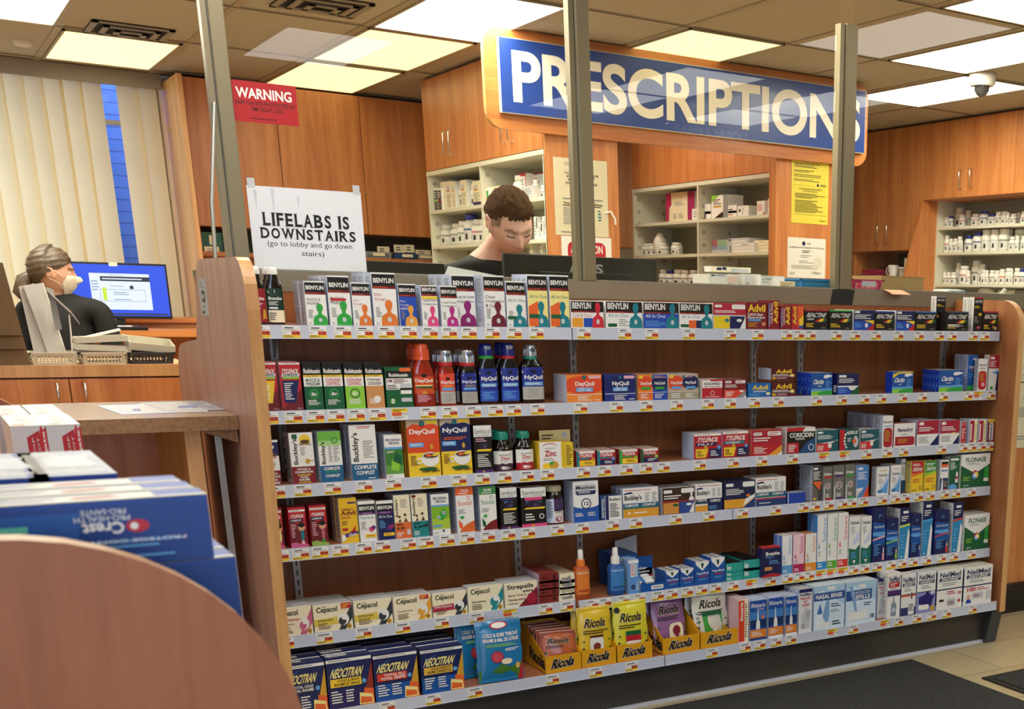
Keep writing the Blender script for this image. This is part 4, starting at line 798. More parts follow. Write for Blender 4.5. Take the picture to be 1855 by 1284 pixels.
P(4, 1200.5, 1259, 885, 2, .09, 'r 0 0 1 1 #3a241c|q .04 .8 .3 .92 w|q .58 .78 .98 .96 w|l .05 .56 .8 .74 2 w|r 0 .46 1 .5 r|r .02 .02 .5 .44 #cf8a3c|r .52 .02 .98 .44 #2a4a8c|f .82 .48 .98 .78 w|e .4 .34 .09 .05 dg|e .82 .34 .09 .05 w|p w .82 .02 .98 .02 .98 .44', 'brown carton with orange and blue squares', side='lgy')
P(4, 1260.5, 1308.5, 877.5, 2, .09, BKC.replace('r 0 .30 1 .49 #1f5878', 'r 0 .28 1 .46 nb').format(x='|r 0 .0 .45 .22 #dc9a30|r .45 0 1 .46 nb|t COMPLET .54 .32 .94 .42 w b|l .5 .06 .9 .2 3 lb'), 'white carton with orange and navy base', side='w')
P(4, 1312, 1367.5, 873.5, 2, .09, 'r 0 0 1 1 #1a2046|q .06 .82 .3 .93 w|q .6 .78 .99 .97 w|l .06 .5 .7 .74 4 w|r 0 .02 1 .34 #e0a02c|p w .7 .34 1 .5 1 .38 .6 .06|p #223a78 .62 .02 1 .02 1 .36|e .78 .46 .07 .05 #d8762c', 'navy carton with orange base and white chip', side='#232a50', top='#232a50', sart='')
P(4, 1369, 1423.5, 866.5, 2, .09, BKC.format(x='|r 0 .0 1 .27 #233a6c|r 0 .24 1 .28 r|l .1 .08 .5 .14 1 w'), 'white carton with navy base and red line', side='w')
P(4, 1427, 1459.5, 893.5, 1, .1, 'r 0 0 1 1 #1c3f9c|r 0 .05 .04 .95 w', 'small flat blue carton lying down', side='#1c3f9c', top='#b8c0c8', sart='')
P(4, 1471, 1488, 844.5, 2, .09, 'r 0 0 1 1 #3b3b3c|q .1 .89 .6 .95 w|l .1 .6 .9 .85 7 w|p o 0 .56 1 .56 .8 .3|p #6b6258 0 .5 .6 .3 .7 0 0 0|c .25 .07 .12 y', 'tall charcoal carton with orange corner', side='vb', top='lgy')
for q, (u0, u1, v, c) in enumerate(((1490.5, 1507, 846, 'r'), (1509, 1528.5, 843.5, 'p'), (1530.5, 1547.5, 841.5, 'g'))):
    P(4, u0, u1, v, 1, .07, f'r 0 0 1 1 #6e6c62|t Dristan .06 .74 .96 .82 w bi|r .1 .66 .9 .72 {c}|c .55 .42 .3 lgy|c .55 .42 .22 dr|t 12 .4 .37 .7 .47 w b|r .06 0 .2 .4 lgy|p gy .1 .4 .24 .4 .2 .55 .12 .55|l .3 .08 .9 .2 3 w|r .3 0 1 .06 {c}', 'grey carton with round dial and ' + ('red', 'purple', 'green')[q] + ' stripe', side='#8a887c', sart='')
P(4, 1551, 1573, 843.5, 2, .08, 'r 0 0 1 1 #4a80c0|q .1 .86 .5 .93 w|l .1 .55 .9 .8 5 w|p w 0 0 0 .28 .6 .3 .9 .45|p #d84a28 .5 0 1 0 1 .4|l .05 .06 .45 .22 4 gy', 'light blue carton with red corner', side='vb')
OT = 'r 0 0 1 1 w|t Otrivin .12 .66 .88 .76 nb b|p lb .9 .05 .98 .6 .3 .3 .2 .14|p vb .1 .1 .6 .3 .98 .6 .98 .8|l .15 .4 .6 .6 5 gy|e .3 .14 .22 .06 #3a78a8|r .2 .86 .8 .88 gl'
P(4, 1587, 1609.5, 846.5, 1, .07, OT, 'white carton with blue mountain, left one', side='lgy')
P(4, 1612.5, 1631, 843, 2, .07, OT, 'white carton with blue mountain, right one', side='lgy')
P(4, 1631, 1639, 831.5, 1, .08, 'r 0 0 1 1 w|r 0 0 1 .35 #1d5070|t Otrivin .1 .84 .95 .9 nb b|l .1 .5 .9 .75 6 gy', 'tall narrow carton behind the mountain cartons', side='vb', dy=.04)
DR = 'r 0 0 1 1 y|r 0 .62 1 1 {c}|p {d} 0 .5 1 .62 1 .68 0 .6|t DRISTAN .08 .68 .95 .8 w bi|l .1 .84 .9 .94 2 w|l .1 .3 .9 .45 4 r|l .05 .04 .5 .1 2 k|c .8 .14 .14 k|c .8 .14 .1 y'
P(4, 1650, 1671, 836.5, 1, .08, DR.format(c='r', d='o'), 'yellow carton with red top', side='#e8d060', sart='l .2 .3 .8 .9 8 gy')
P(4, 1674, 1695, 835.5, 1, .08, DR.format(c='#2f8a3c', d='lg'), 'yellow carton with green top', side='#e8d060', sart='l .2 .3 .8 .9 8 gy')
P(4, 1702, 1716.5, 834, 1, .08, 'r 0 0 1 1 w|r .1 .86 .95 .95 k|r .1 .76 .95 .86 o|t Nasonex .1 .62 .9 .7 b b|r 0 0 1 .4 #1c3a66|p w .15 0 .4 0 .36 .3 .28 .45 .2 .3|l .5 .1 .95 .3 3 gl|r .55 0 .9 .04 r', 'narrow white, orange and navy spray carton', side='vb')
P(4, 1718, 1736.5, 828, 1, .07, 'r 0 0 1 1 dg|q .1 .88 .9 .95 w|l .1 .6 .7 .84 6 w|p w .6 .2 .9 .2 .86 .5 .7 .55|e .4 .06 .4 .1 lb|c .75 .35 .12 r', 'tall dark green carton by the end carton', side='lgy')
P(4, 1739, 1791, 824, 1, .12, flon(), 'large green and white carton with colour wheel', side='w')
# fifth shelf ------------------------------------------------------
P(5, 503, 569, 1102, 2, .07, cep('cr', 'Strawberry', '#c8607a', extra='|t Children\'s .3 .52 .66 .6 r b'), 'white carton with pink swirl, cut by end panel', side='w', top='lgy', tart='t Cepacol .1 .2 .5 .6 k b')
P(5, 571, 641, 1096, 3, .06, cep('#dcc04c', 'EXTRA-FORT', '#33383a', extra='|r .72 .78 .98 .98 r|l .75 .8 .95 .95 2 y'), 'white carton with red flash and yellow band', side='w', top='lgy')
P(5, 644, 713, 1088.5, 2, .06, cep('#dcc04c', 'EXTRA-FORT', '#33383a'), 'white carton with yellow band, no flash', side='w', top='lgy')
P(5, 715, 783.5, 1081, 2, .06, cep('cr', 'Honey_&_Lemon', '#dfa030', extra='|r .7 .8 .94 .97 r|l .72 .82 .92 .95 2 y'), 'white carton with honey swirl and red flash', side='w', top='lgy', tart='t Cepacol .1 .2 .5 .6 k b')
P(5, 785.5, 848, 1074.5, 1, .07, cep('#b03048', 'EXTRA_STRENGTH', '#33383a').replace('t EXTRA_STRENGTH .1 .36 .5 .44 k b', 't EXTRA_STRENGTH .05 .37 .55 .44 w b'), 'white carton with dark red band', side='w', top='lgy')
P(5, 849.5, 913, 1063.5, 1, .07, cep('cr', 'Sensations', '#1d8a8c').replace('e .73 .32 .1 .15 #1d8a8c', 'e .74 .34 .12 .18 #1d8a8c'), 'white carton with teal swirl', side='w', top='lgy')
P(5, 915.5, 975.5, 1057, 2, .07, 'r 0 0 1 1 cr|t Strepsils .08 .68 .88 .92 k b|t extra .55 .56 .86 .68 k b|t Black_Cherry .1 .42 .66 .52 #7a1428 b|t Cerise_noire .1 .26 .62 .36 #7a1428 b|p #7a1428 1 .62 .98 .75 .4 0 1 0|c .82 .3 .16 #a01c34|l .1 .1 .5 .2 1 gy', 'white carton with cherry red corner', side='w', top='lgy')
RD = 'r 0 0 1 1 #7c2620|l .1 .2 .6 .8 1 #5a1814|r .72 .3 .86 .75 #3a100e'
for k in range(4):
    P(5, 977, 1012.5, 1080.5 - 13.6 * k, 1, .15, RD, 'flat dark red carton, %s of a stack of four' % ('lowest', 'second up', 'third up', 'topmost')[k], side='#c8b8c8', top='#7c2620' if k < 3 else '#8a3a34', lift=.0222 * k, W=None)
for k in range(4):
    P(5, 1014 - (1 if k == 0 else 0), (1046, 1045, 1044, 1042)[k], 1076 - 12.2 * k, 1, .15, 'r 0 0 1 1 cr|' + ('t Dequadin .1 .2 .85 .8 k u' if k == 1 else 'l .1 .3 .6 .7 1 gy|p gy .1 .2 .7 .8 .8 .2'), 'cream carton, %s of four' % ('lowest', 'second up with upside down lettering', 'third up', 'topmost')[k], side='lgy', top='cr' if k < 3 else 's', lift=.0192 * k)
P(5, 1139.5, 1158.5, 1015, 3, .05, 'r 0 0 1 1 #5a90cc|r 0 .9 1 1 w|r .2 .5 .55 .88 w|t BETADINE .26 .54 .48 .86 r bv|r .6 .5 .85 .88 lgy|c .42 .2 .2 nb|c .42 .2 .04 w|p w .75 .1 .88 .1 .82 .4', 'pale blue carton with sideways red lettering', side='#88b0dc', sart='')
def vapo(v): return f'r 0 0 1 1 #14509a|p w .02 1 .98 1 .92 .86 .5 .6 .08 .86|p #14382c .4 .92 .6 .92 .56 .76 .5 .7 .44 .76|t VapoRub .08 .42 .94 .54 w m|r .25 .34 .85 .38 r|l .25 .18 .8 .28 2 lb'
VT = 'p w .1 .1 .9 .1 .9 .9 .1 .9|p #14382c .3 .3 .7 .3 .6 .7 .4 .7'
for (u0, u1, v, n, h, dn) in ((1205.5, 1231, 1035, 3, 0, 'small blue and white shield carton, left front'), (1232.5, 1258, 1031, 3, 0, 'small blue and white shield carton, second from left')):
    P(5, u0, u1, v, n, .052, vapo(0), dn, side='#14509a', top='#14509a', sart='', tart=VT)
P(5, 1259.5, 1286, 1018, 3, .056, vapo(0), 'larger blue shield carton, left of pair', side='#2a5cb0', top='#14509a', sart='', tart=VT)
P(5, 1287.5, 1314, 1011, 3, .056, vapo(0), 'larger blue shield carton, right of pair', side='#2a5cb0', top='#14509a', sart='', tart=VT)
TL = 'r 0 0 1 1 #2a9c90|t Breathe .06 .3 .3 .8 w b|r .0 .0 1 .04 t'
for k in range(3): P(5, 1315.5, 1346, (1045, 1037, 1021)[k], 1, .16, TL, 'flat teal carton, left stack, %s' % ('lowest', 'middle', 'topmost')[k], side='#2a9c90', top='#14181c', sart='', lift=(0, .0152, .0304)[k], tart='')
for k in range(2): P(5, 1347, 1378, (1030, 1015)[k], 1, .16, TL, 'flat teal carton, right stack, %s' % ('lower', 'upper')[k], side='#2a9c90', top='#14181c', sart='', lift=.0275 * k, tart='')
P(5, 1379.5, 1414, 992.5, 1, .07, 'r 0 0 1 1 #1a1c46|r 0 .96 1 1 r|t Breathe .22 .72 .95 .84 w b|t Right .22 .6 .66 .72 lb|l .4 .42 .95 .56 3 lb|q .15 .22 .55 .34 tn|p r 0 0 1 0 1 .06 .6 .12 .3 .1 0 .03', 'navy carton with red lid and base', side='#23275a', top='#c83038', sart='', dy=-.01)
P(5, 1416.5, 1434.5, 971, 2, .06, salx('#5a9ad0'), 'short white carton with light blue base', side='#6a94e0', sart='', top='w')
P(5, 1436.5, 1456.5, 969, 2, .06, salx('#b01f50').replace('r 0 0 1 1 w', 'r 0 0 1 1 #f0c8d0'), 'short pink carton with crimson base', side='#e8c0c8', sart='')
P(5, 1458.5, 1478.5, 967.5, 2, .06, salx('#e08a28'), 'short white carton with orange base', side='#d89058', sart='')
P(5, 1479.5, 1496.5, 933.5, 2, .07, salx('#2f8ac8', tall=1), 'tall white carton with blue base', side='#4a90d8', sart='', top='w')
P(5, 1498, 1515.5, 932, 2, .07, salx('#55a82c', tall=1), 'tall white carton with green base', side='w', top='w')
P(5, 1517, 1535, 930, 2, .07, salx('#d8382c', tall=1), 'tall white carton with red base', side='w', top='w')
ON = 'r 0 0 1 1 w|p #1a6a54 0 0 1 0 1 .42 .6 .32 0 .36|t Otrivin .1 .84 .9 .91 nb b|l .15 .68 .6 .8 3 gy|p vb .1 .36 .9 .5 .95 .75|p w .35 .1 .65 .1 .5 .02|c .3 .42 .1 w|l .2 .14 .8 .28 4 lb|c .3 .66 .06 lb'
P(5, 1537, 1556.5, 937, 2, .06, ON, 'white and green wave carton, left one', side='w')
P(5, 1558.5, 1577, 936.5, 2, .06, ON, 'white and green wave carton, right one', side='w')
P(5, 1579.5, 1602, 921.5, 2, .07, hyd('#e8a0a8'), 'tall navy ocean carton with pink band', side='#1a1f66', top='#2a2a60', sart='')
P(5, 1604, 1625, 940, 1, .07, hyd('#8cc63c'), 'short navy ocean carton with green band', side='#1a1f66', top='#2a2a60', sart='')
P(5, 1627.5, 1646.5, 922, 2, .09, storespray('#c8d84a'), 'blue spray carton with lime line', side='w', top='nb')
P(5, 1648.5, 1666.5, 932, 1, .07, hyd('#2a4a9c'), 'navy ocean carton with dark blue band', side='#1a1f66', top='#2a2a60', sart='')
P(5, 1668.5, 1687, 910.5, 2, .09, storespray('#4aa0d8'), 'tallest blue spray carton', side='w', top='nb')
P(5, 1691.5, 1717, 926, 2, .07, hyd('#c8382c'), 'navy ocean carton with red band', side='#1a1f66', top='#2a2a60', sart='')
P(5, 1723, 1741, 912, 2, .09, storespray('#c83a3a'), 'tall blue spray carton with red line', side='w', top='nb')
P(5, 1745, 1790, 934, 2, .1, flon(), 'green and white carton with colour wheel', side='w')
# bottom shelf -----------------------------------------------------
P(6, 519, 596, 1204, 4, .05, nc('#1a1d40', 'TOTAL_COLD', 'TOTAL_RHUME', 'w', 'nb'), 'navy hot drink carton with yellow title, leftmost', side='nb', top='nb', sart='', tart='r 0 .8 1 .95 w|t NEOCITRAN .05 .2 .5 .7 w b')
P(6, 598, 680, 1192, 4, .05, nc('y', 'COLD_&_SINUS', 'RHUME_ET_SINUS', 'k', '#2a1a58').replace('p gl .72 0', 'p #8a2a1c .72 0'), 'navy hot drink carton with yellow bar and apple', side='nb', top='nb', sart='', tart='r 0 .8 1 .95 w|t NEOCITRAN .05 .2 .5 .7 w b')
P(6, 682, 761, 1184.5, 4, .05, nc('#cc3a24', 'TOTAL_FLU', 'TOTAL_GRIPPE', 'w'), 'navy hot drink carton with red bar', side='nb', top='nb', sart='', tart='r 0 .8 1 .95 w')
P(6, 766.5, 842.5, 1175, 5, .045, nc('#e0b040', 'COLD_&_CONGESTION', 'RHUME_CONGESTION', 'k'), 'navy hot drink carton with gold bar', side='#3a3a50', top='nb', sart='', tart='r 0 .8 1 .95 w')
P(6, 1338, 1356, 1086.5, 3, .07, 'r 0 0 1 1 cr|r 0 0 .6 .97 #d8401f|t Secaris .15 .5 .45 .93 w bv|l .66 .1 .9 .9 14 br|r 0 0 1 .02 w', 'red and white carton with sideways lettering', side='#d8b8c0')
RH = 'r 0 0 1 1 #1a4a9c|r 0 .5 1 .7 #3f7ab8|r 0 .3 1 .5 #15305c|t Rhinaris .08 .8 .92 .9 w m|p w .36 .27 .62 .27 .6 .45 .52 .5 .5 .74 .46 .74 .44 .5 .38 .45|r 0 .06 1 .26 #e0812c|l .1 .1 .8 .22 3 w|r 0 .97 1 1 vb|r 0 0 1 .05 {x}'
P(6, 1358.5, 1388.5, 1087, 3, .055, RH.format(x='#1a3a80') + '|c .78 .56 .1 #d8705c|t Quick .4 .72 .85 .79 w', 'blue carton with nasal bottle, pinkish dot', side='vb')
P(6, 1391.5, 1418.5, 1082, 3, .055, RH.format(x='w'), 'blue carton with nasal bottle, middle one', side='vb')
P(6, 1422.5, 1443.5, 1079.5, 3, .06, RH.format(x='w'), 'blue carton with nasal bottle, right one', side='vb')
NG = 'r 0 0 1 1 #dcdad6|r 0 .92 1 1 nb|t NeilMed .06 .84 .92 .91 nb b|t NasoGEL .1 .76 .9 .82 r b|t DRY .36 .68 .66 .74 r b|t NOSES .26 .6 .78 .66 r b|p lgy .2 .1 .8 .1 .9 .5 .5 .58 .2 .4|l .2 .1 .5 .2 4 k|l .55 .3 .9 .5 4 gy'
P(6, 1446.5, 1470.5, 1068.5, 3, .07, NG, 'silver white gel carton left of nasal rinse', side='vb', top='lgy')
P(6, 1473.5, 1529, 1063, 2, .09, 'r 0 0 1 1 #a8c8dc|p #cfe0ea 0 0 1 0 1 .5 .3 .9 0 .8|r 0 .66 1 .84 #234f8c|t NASAL_RINSE .06 .70 .92 .8 w b|q .42 .89 .68 .96 w|p #3a62a8 .1 .36 .28 .36 .2 .6|r .06 .04 .3 .36 #dfe8ea|p #7aa0c8 .28 .3 .4 .66 .5 .66 .5 .3 .44 .1|l .55 .48 .95 .58 2 nb|l .55 .36 .95 .44 2 gy|l .6 .06 .9 .18 2 k|q .18 .04 .5 .16 w', 'large pale blue nasal rinse carton', side='vb', top='#cfdde4')
P(6, 1531.5, 1585.5, 1056, 2, .09, 'r 0 0 1 1 #a8c8dc|p #cfe0ea 0 0 1 0 1 .5 .3 .9 0 .8|r 0 .56 .86 .8 #234f8c|t SALINE_SOLUTION .2 .7 .8 .77 w|t REFILLS .22 .58 .8 .68 w b|q .4 .84 .64 .92 w|p #7aa0c8 .1 .9 .2 .9 .3 .6 .4 .2 .3 .3|p w .06 .1 .24 .06 .3 .26 .1 .3|p w .26 .1 .46 .08 .5 .28 .28 .3|p w .46 .1 .74 .12 .7 .32 .5 .3|l .6 .4 .95 .5 2 nb|t 100 .82 .1 .95 .2 k b', 'large pale blue saline refills carton', side='vb', top='#cfdde4')
P(6, 1588.5, 1604, 1049.5, 2, .08, NG, 'narrow silver gel carton right of refills', side='vb', top='nb', dy=.03)
P(6, 1606, 1629.5, 1039.5, 2, .08, neil('SINUS', 'p', '|r 0 .52 1 .62 p|r .1 .68 .9 .8 r|l .2 .7 .8 .78 2 w|p #8090a0 .3 .04 .7 .04 .7 .3 .55 .36 .52 .5 .46 .5 .44 .36 .3 .3|c .5 .18 .14 lgy'), 'white and purple spray kit carton', side='w', top='w')
P(6, 1631, 1657.5, 1042, 1, .1, neil('SINUFLO', 'nb', '|r 0 .46 1 .5 o|r 0 0 1 .2 #2a3560|p w .5 .02 .9 .02 .9 .3 .76 .4 .74 .5 .64 .5 .62 .4 .5 .3|p k .66 .4 .76 .4 .74 .55 .68 .55|l .52 .1 .88 .28 4 k|q .06 .3 .4 .4 w'), 'white and navy carton with dropper bottle', side='#3a4a80', sart='', top='w')
P(6, 1659.5, 1693, 1037, 1, .1, neil('NASAFLO', 'b', '|r 0 0 1 .5 #8a8cc0|p #241c66 .25 .14 .8 .14 .86 .3 .98 .42 .78 .4 .66 .46 .62 .5 .5 .5 .48 .46 .3 .42 .1 .4 .1 .24 .25 .2|q .1 .08 .66 .2 w|t 50 .75 .44 .95 .52 w b|r .76 .02 .95 .16 gl'), 'white and lilac carton with navy neti pot', side='vb', top='lgy')
P(6, 1695.5, 1741.5, 1034, 2, .1, neil('SINUS_RINSE', 'nb', '|p w .06 .04 .3 .04 .3 .3 .22 .36 .2 .44 .16 .44 .14 .36 .06 .3|r .1 .2 .28 .26 k|l .4 .36 .8 .46 2 r|t 50 .82 .34 .96 .42 r b|q .4 .06 .74 .26 lgy|l .44 .1 .7 .2 2 dr|c .88 .18 .05 r'), 'white sinus rinse kit carton with bottle', side='vb', top='#d8d4c4', sart='p nb 0 .2 1 .1 1 .95 0 .95|l .1 .2 .9 .9 10 w')
P(6, 1744, 1795, 1029, 2, .1, neil('SINUS_RINSE', 'nb', '|t 100 .12 .36 .42 .47 r b|l .46 .37 .9 .46 2 r|q .3 .16 .7 .32 lgy|l .35 .2 .65 .28 2 dr|c .18 .22 .06 sk|p b .08 .06 .28 .06 .24 .16 .12 .16|q .8 .1 .98 .34 lgy'), 'white sinus rinse carton numbered 100 at end', side='vb', top='#d8d4c4', sart='p nb 0 .2 1 .1 1 .95 0 .95|l .1 .2 .9 .9 10 w')
# ------------------------------------------------------------------ bottles and pouches on the gondola
plain('amberglass', '#120a07', .12, coat=.6); plain('orangeliquid', '#9c2410', .15, coat=.5); plain('nightliquid', '#06090d', .12, coat=.6)
plain('silvercap', '#c4c6c8', .22, metal=.7); plain('orangecap', '#d8542a', .25, coat=.3); plain('bluecap', '#16268a', .25, coat=.3); plain('tealcap', '#1f8a74', .35)
plain('whitecap', '#e8e4da', .4); plain('beigecap', '#b3a886', .45); plain('foil', '#d9dbdd', .2, metal=.5)
def facemap(yfn, W, z0):
    return lambda x, y, e: (x - W / 2, yfn(x - W / 2) - e, z0 + y)
def bottle(s, u0, u1, v_top, v_sh, desc, body, cap, label, lz, capw=.5, dy=.03, n=1, pw=3.2, dep=.6, ring=None, nm='medicine_bottle', v_cap=None, wl=.92, capart=''):
    """bottle spanning columns u0..u1: top of cap at v_top, cap bottom at v_cap, shoulder at v_sh"""
    yf = SY[s] + dy; z = SZ[s]; x0, x1 = xat(u0, yf, z), xat(u1, yf, z); w = (x1 - x0) / 2; d = w * dep; xc = (x0 + x1) / 2
    zt = onY(u0, v_top, yf + d).z - z; zs = onY(u0, v_sh, yf + d).z - z; zc = onY(u0, v_cap, yf + d).z - z
    cw = w * capw; out = None
    for k in range(n):
        if out is None:
            o = empty(nm, (xc, yf + d, z), desc + ', ' + SHN[s], 'bottle')
            MB().lathe([(.0, w * .93, d * .9), (.004, w, d), (zs, w, d), (zs + (zc - zs) * .35, w * .88, d * .9), (zs + (zc - zs) * .75, max(cw * .9, w * .5), max(cw * .9, d * .6)), (zc - .003, cw * .86), (zc + .004, cw * .86)], body, n=28, pw=pw).obj('body', o)
            c = MB(); c.lathe([(zc, cw), (zc + .003, cw * 1.03), (zt - .008, cw * .97), (zt - .002, cw * .93), (zt, cw * .8)], cap, n=24)
            if ring: c.lathe([(zc - .007, cw * 1.12), (zc + .002, cw * 1.1)], ring, n=24)
            for q in range(24):   # grip ribs
                a = 2 * pi * q / 24; c.box(-.0006, -cw * 1.045, zc + .003, .0006, -cw * .97, zc + (zt - zc) * .6, cap, T=Matrix.Rotation(a, 4, 'Z'))
            if capart: put(c, art(capart, cw * 1.2, zt - zc), lambda x, y, e: (x - cw * .6, -math.sqrt(max(cw * cw * 1.06 - (x - cw * .6) ** 2, 0)) - .0012 - e, zc + y))
            c.obj('cap', o)
            lb = MB(); LW = w * 2 * wl; z0, z1 = zs * lz[0], zs * lz[1]
            yfn = lambda x: -d * max(1 - abs(x / w) ** pw, 0) ** (1 / pw) - .0004
            put(lb, art(label, LW, z1 - z0, sub=14), facemap(yfn, LW, z0), eps=.0001)
            lb.obj('label', o); out = o
        else:
            dup(out, loc=(xc - .003, yf + d + k * (d * 2 + .004), z), label=f'{desc}, {ORD[k]} in its row, {SHN[s]}')
    PLACED.append((s, xc, desc)); return out
BR = 'r 0 0 1 1 {a}|q .06 .86 .5 .95 w|t Broncho .06 .66 .9 .76 w b|l .06 .5 .8 .62 3 w|r .06 .4 .6 .45 w{x}'
bottle(1, 455, 488, 481.5, 520, 'dark syrup bottle with red label', 'amberglass', 'whitecap', BR.format(a='#8f1a22', x='|l .06 .06 .5 .36 4 lp|p gl .7 .1 .95 .1 .9 .38 .78 .38'), (.06, .97), capw=.62, v_cap=496, dy=.015)
bottle(1, 488, 519.5, 483.5, 520, 'dark syrup bottle with green and orange label', 'amberglass', 'whitecap', BR.format(a='#12301f', x='|r 0 0 1 .36 cr|p o .5 .36 1 .36 1 .12|p g 1 0 1 .3 .7 0|l .06 .06 .5 .3 4 k'), (.06, .97), capw=.62, v_cap=497, dy=.045, n=2)
NQ = 'r 0 0 1 1 #1c2b86|e .5 .86 .5 .12 {t}|e .5 .83 .52 .12 #1c2b86|r 0 0 1 .8 #1c2b86|e .5 .87 .12 .05 k|t {n} .08 .6 .95 .76 w b|r .06 .44 .94 .55 lb|t COLD+FLU .14 .46 .84 .53 w b{x}'
bottle(2, 752, 792, 622, 676, 'orange syrup bottle with orange cap', 'orangeliquid', 'orangecap', 'r 0 0 1 1 #cf4a22|r 0 .9 1 1 #9c2410|e .5 .93 .14 .06 k|t DayQuil .06 .68 .94 .82 w b|l .06 .56 .9 .64 1 ly|r .1 .5 .9 .56 dg|e .7 .36 .35 .1 gl|r 0 0 1 .32 #8a1f12|l .12 .04 .8 .3 7 lp', (.1, 1.0), capw=.68, v_cap=647, n=2, dy=.012, ring='orangecap', dep=.55)
bottle(2, 799.5, 829, 634, 675, 'smaller orange syrup bottle with silver cap', 'orangeliquid', 'silvercap', 'r 0 0 1 1 #dc4a30|q .1 .9 .9 .98 lp|e .5 .83 .14 .05 k|t DayQuil .06 .64 .94 .76 w b|t COMPLETE .2 .55 .8 .62 y|r .1 .44 .9 .53 lb|r 0 0 1 .4 #b0aca4|l .1 .05 .9 .36 6 gy', (.06, .98), capw=.8, v_cap=657, n=2, dy=.02, ring='r', dep=.6, capart='t DayQuil .1 .45 .9 .85 nb b')
bottle(2, 838, 868.5, 633, 674, 'dark syrup bottle with silver cap, red ring', 'nightliquid', 'silvercap', 'r 0 0 1 1 #1c2b86|q .1 .9 .9 .98 lp|e .5 .83 .14 .05 k|t NyQuil .06 .64 .94 .76 w b|t COMPLETE .2 .54 .85 .61 y|r .1 .44 .9 .52 lb|r 0 0 1 .38 #a8a498|l .1 .05 .9 .34 6 gy', (.06, .98), capw=.8, v_cap=658, n=2, dy=.02, ring='r', dep=.6, capart='t NyQuil .2 .45 .9 .85 nb b')
bottle(2, 871, 905.5, 622, 667, 'dark syrup bottle with blue cap, green ring', 'nightliquid', 'bluecap', NQ.format(t='lp', n='NyQuil', x='|r 0 0 1 .34 #2c4cb0|l .1 .06 .8 .3 5 lb'), (.08, 1.0), capw=.66, v_cap=645, dy=.03, ring='g', dep=.6, capart='t NyQuil .1 .5 .9 .85 w b')
bottle(2, 910, 944.5, 621, 666, 'dark syrup bottle with blue cap, red ring', 'nightliquid', 'bluecap', NQ.format(t='lp', n='NyQuil', x='|r 0 0 1 .34 #2c4cb0|l .1 .06 .8 .3 5 lb'), (.08, 1.0), capw=.66, v_cap=645, n=2, dy=.03, ring='r', dep=.6, capart='t NyQuil .1 .5 .9 .85 w b')
bottle(2, 948, 989.5, 623, 666, 'dark syrup bottle with silver cap, green ring', 'nightliquid', 'silvercap', NQ.format(t='w', n='NyQuil', x='|r 0 0 1 .4 #b4b0a6|l .1 .05 .9 .36 6 gy'), (.1, 1.02), capw=.5, v_cap=646, dy=.03, ring='tealcap', dep=.55, capart='t NyQuil .1 .3 .9 .7 nb b')
ZN = 'r 0 0 1 1 w|e .5 .86 .4 .1 r|e .5 .83 .4 .1 w|t jamieson .2 .76 .8 .84 dg b|t Zinc .24 .54 .76 .72 r b|l .2 .44 .8 .5 1 gy|r 0 0 1 .34 {c}|r .25 .34 .45 .38 {c}|r .6 .34 .85 .37 {c}|e .4 .16 .12 .06 w|l .3 .04 .8 .22 3 w'
bottle(3, 897.5, 935, 781, 815, 'dark vitamin bottle with teal cap, purple label', 'amberglass', 'tealcap', ZN.format(c='#3a2238'), (.02, .98), capw=.66, v_cap=796, n=2, dy=.012, pw=2.3, dep=.85)
bottle(3, 937.5, 972, 780, 812, 'dark vitamin bottle with teal cap, red label', 'amberglass', 'tealcap', ZN.format(c='#a81c28'), (.02, .98), capw=.66, v_cap=793, dy=.012, pw=2.3, dep=.85)
bottle(4, 993, 1026, 878.5, 900, 'dark gummy jar with beige cap', 'amberglass', 'beigecap', 'r 0 0 1 1 #e0d8cc|r .35 .5 1 1 #4a2a5a|r 0 0 .34 1 vb|l .04 .2 .3 .95 12 k|e .7 .74 .2 .06 dg|l .4 .42 .95 .58 3 k|e .6 .16 .2 .12 #a05a78|p #5a3a6a .35 .0 1 0 1 .3', (.05, .95), capw=.88, v_cap=889, dy=.012, pw=2.2, dep=.9)
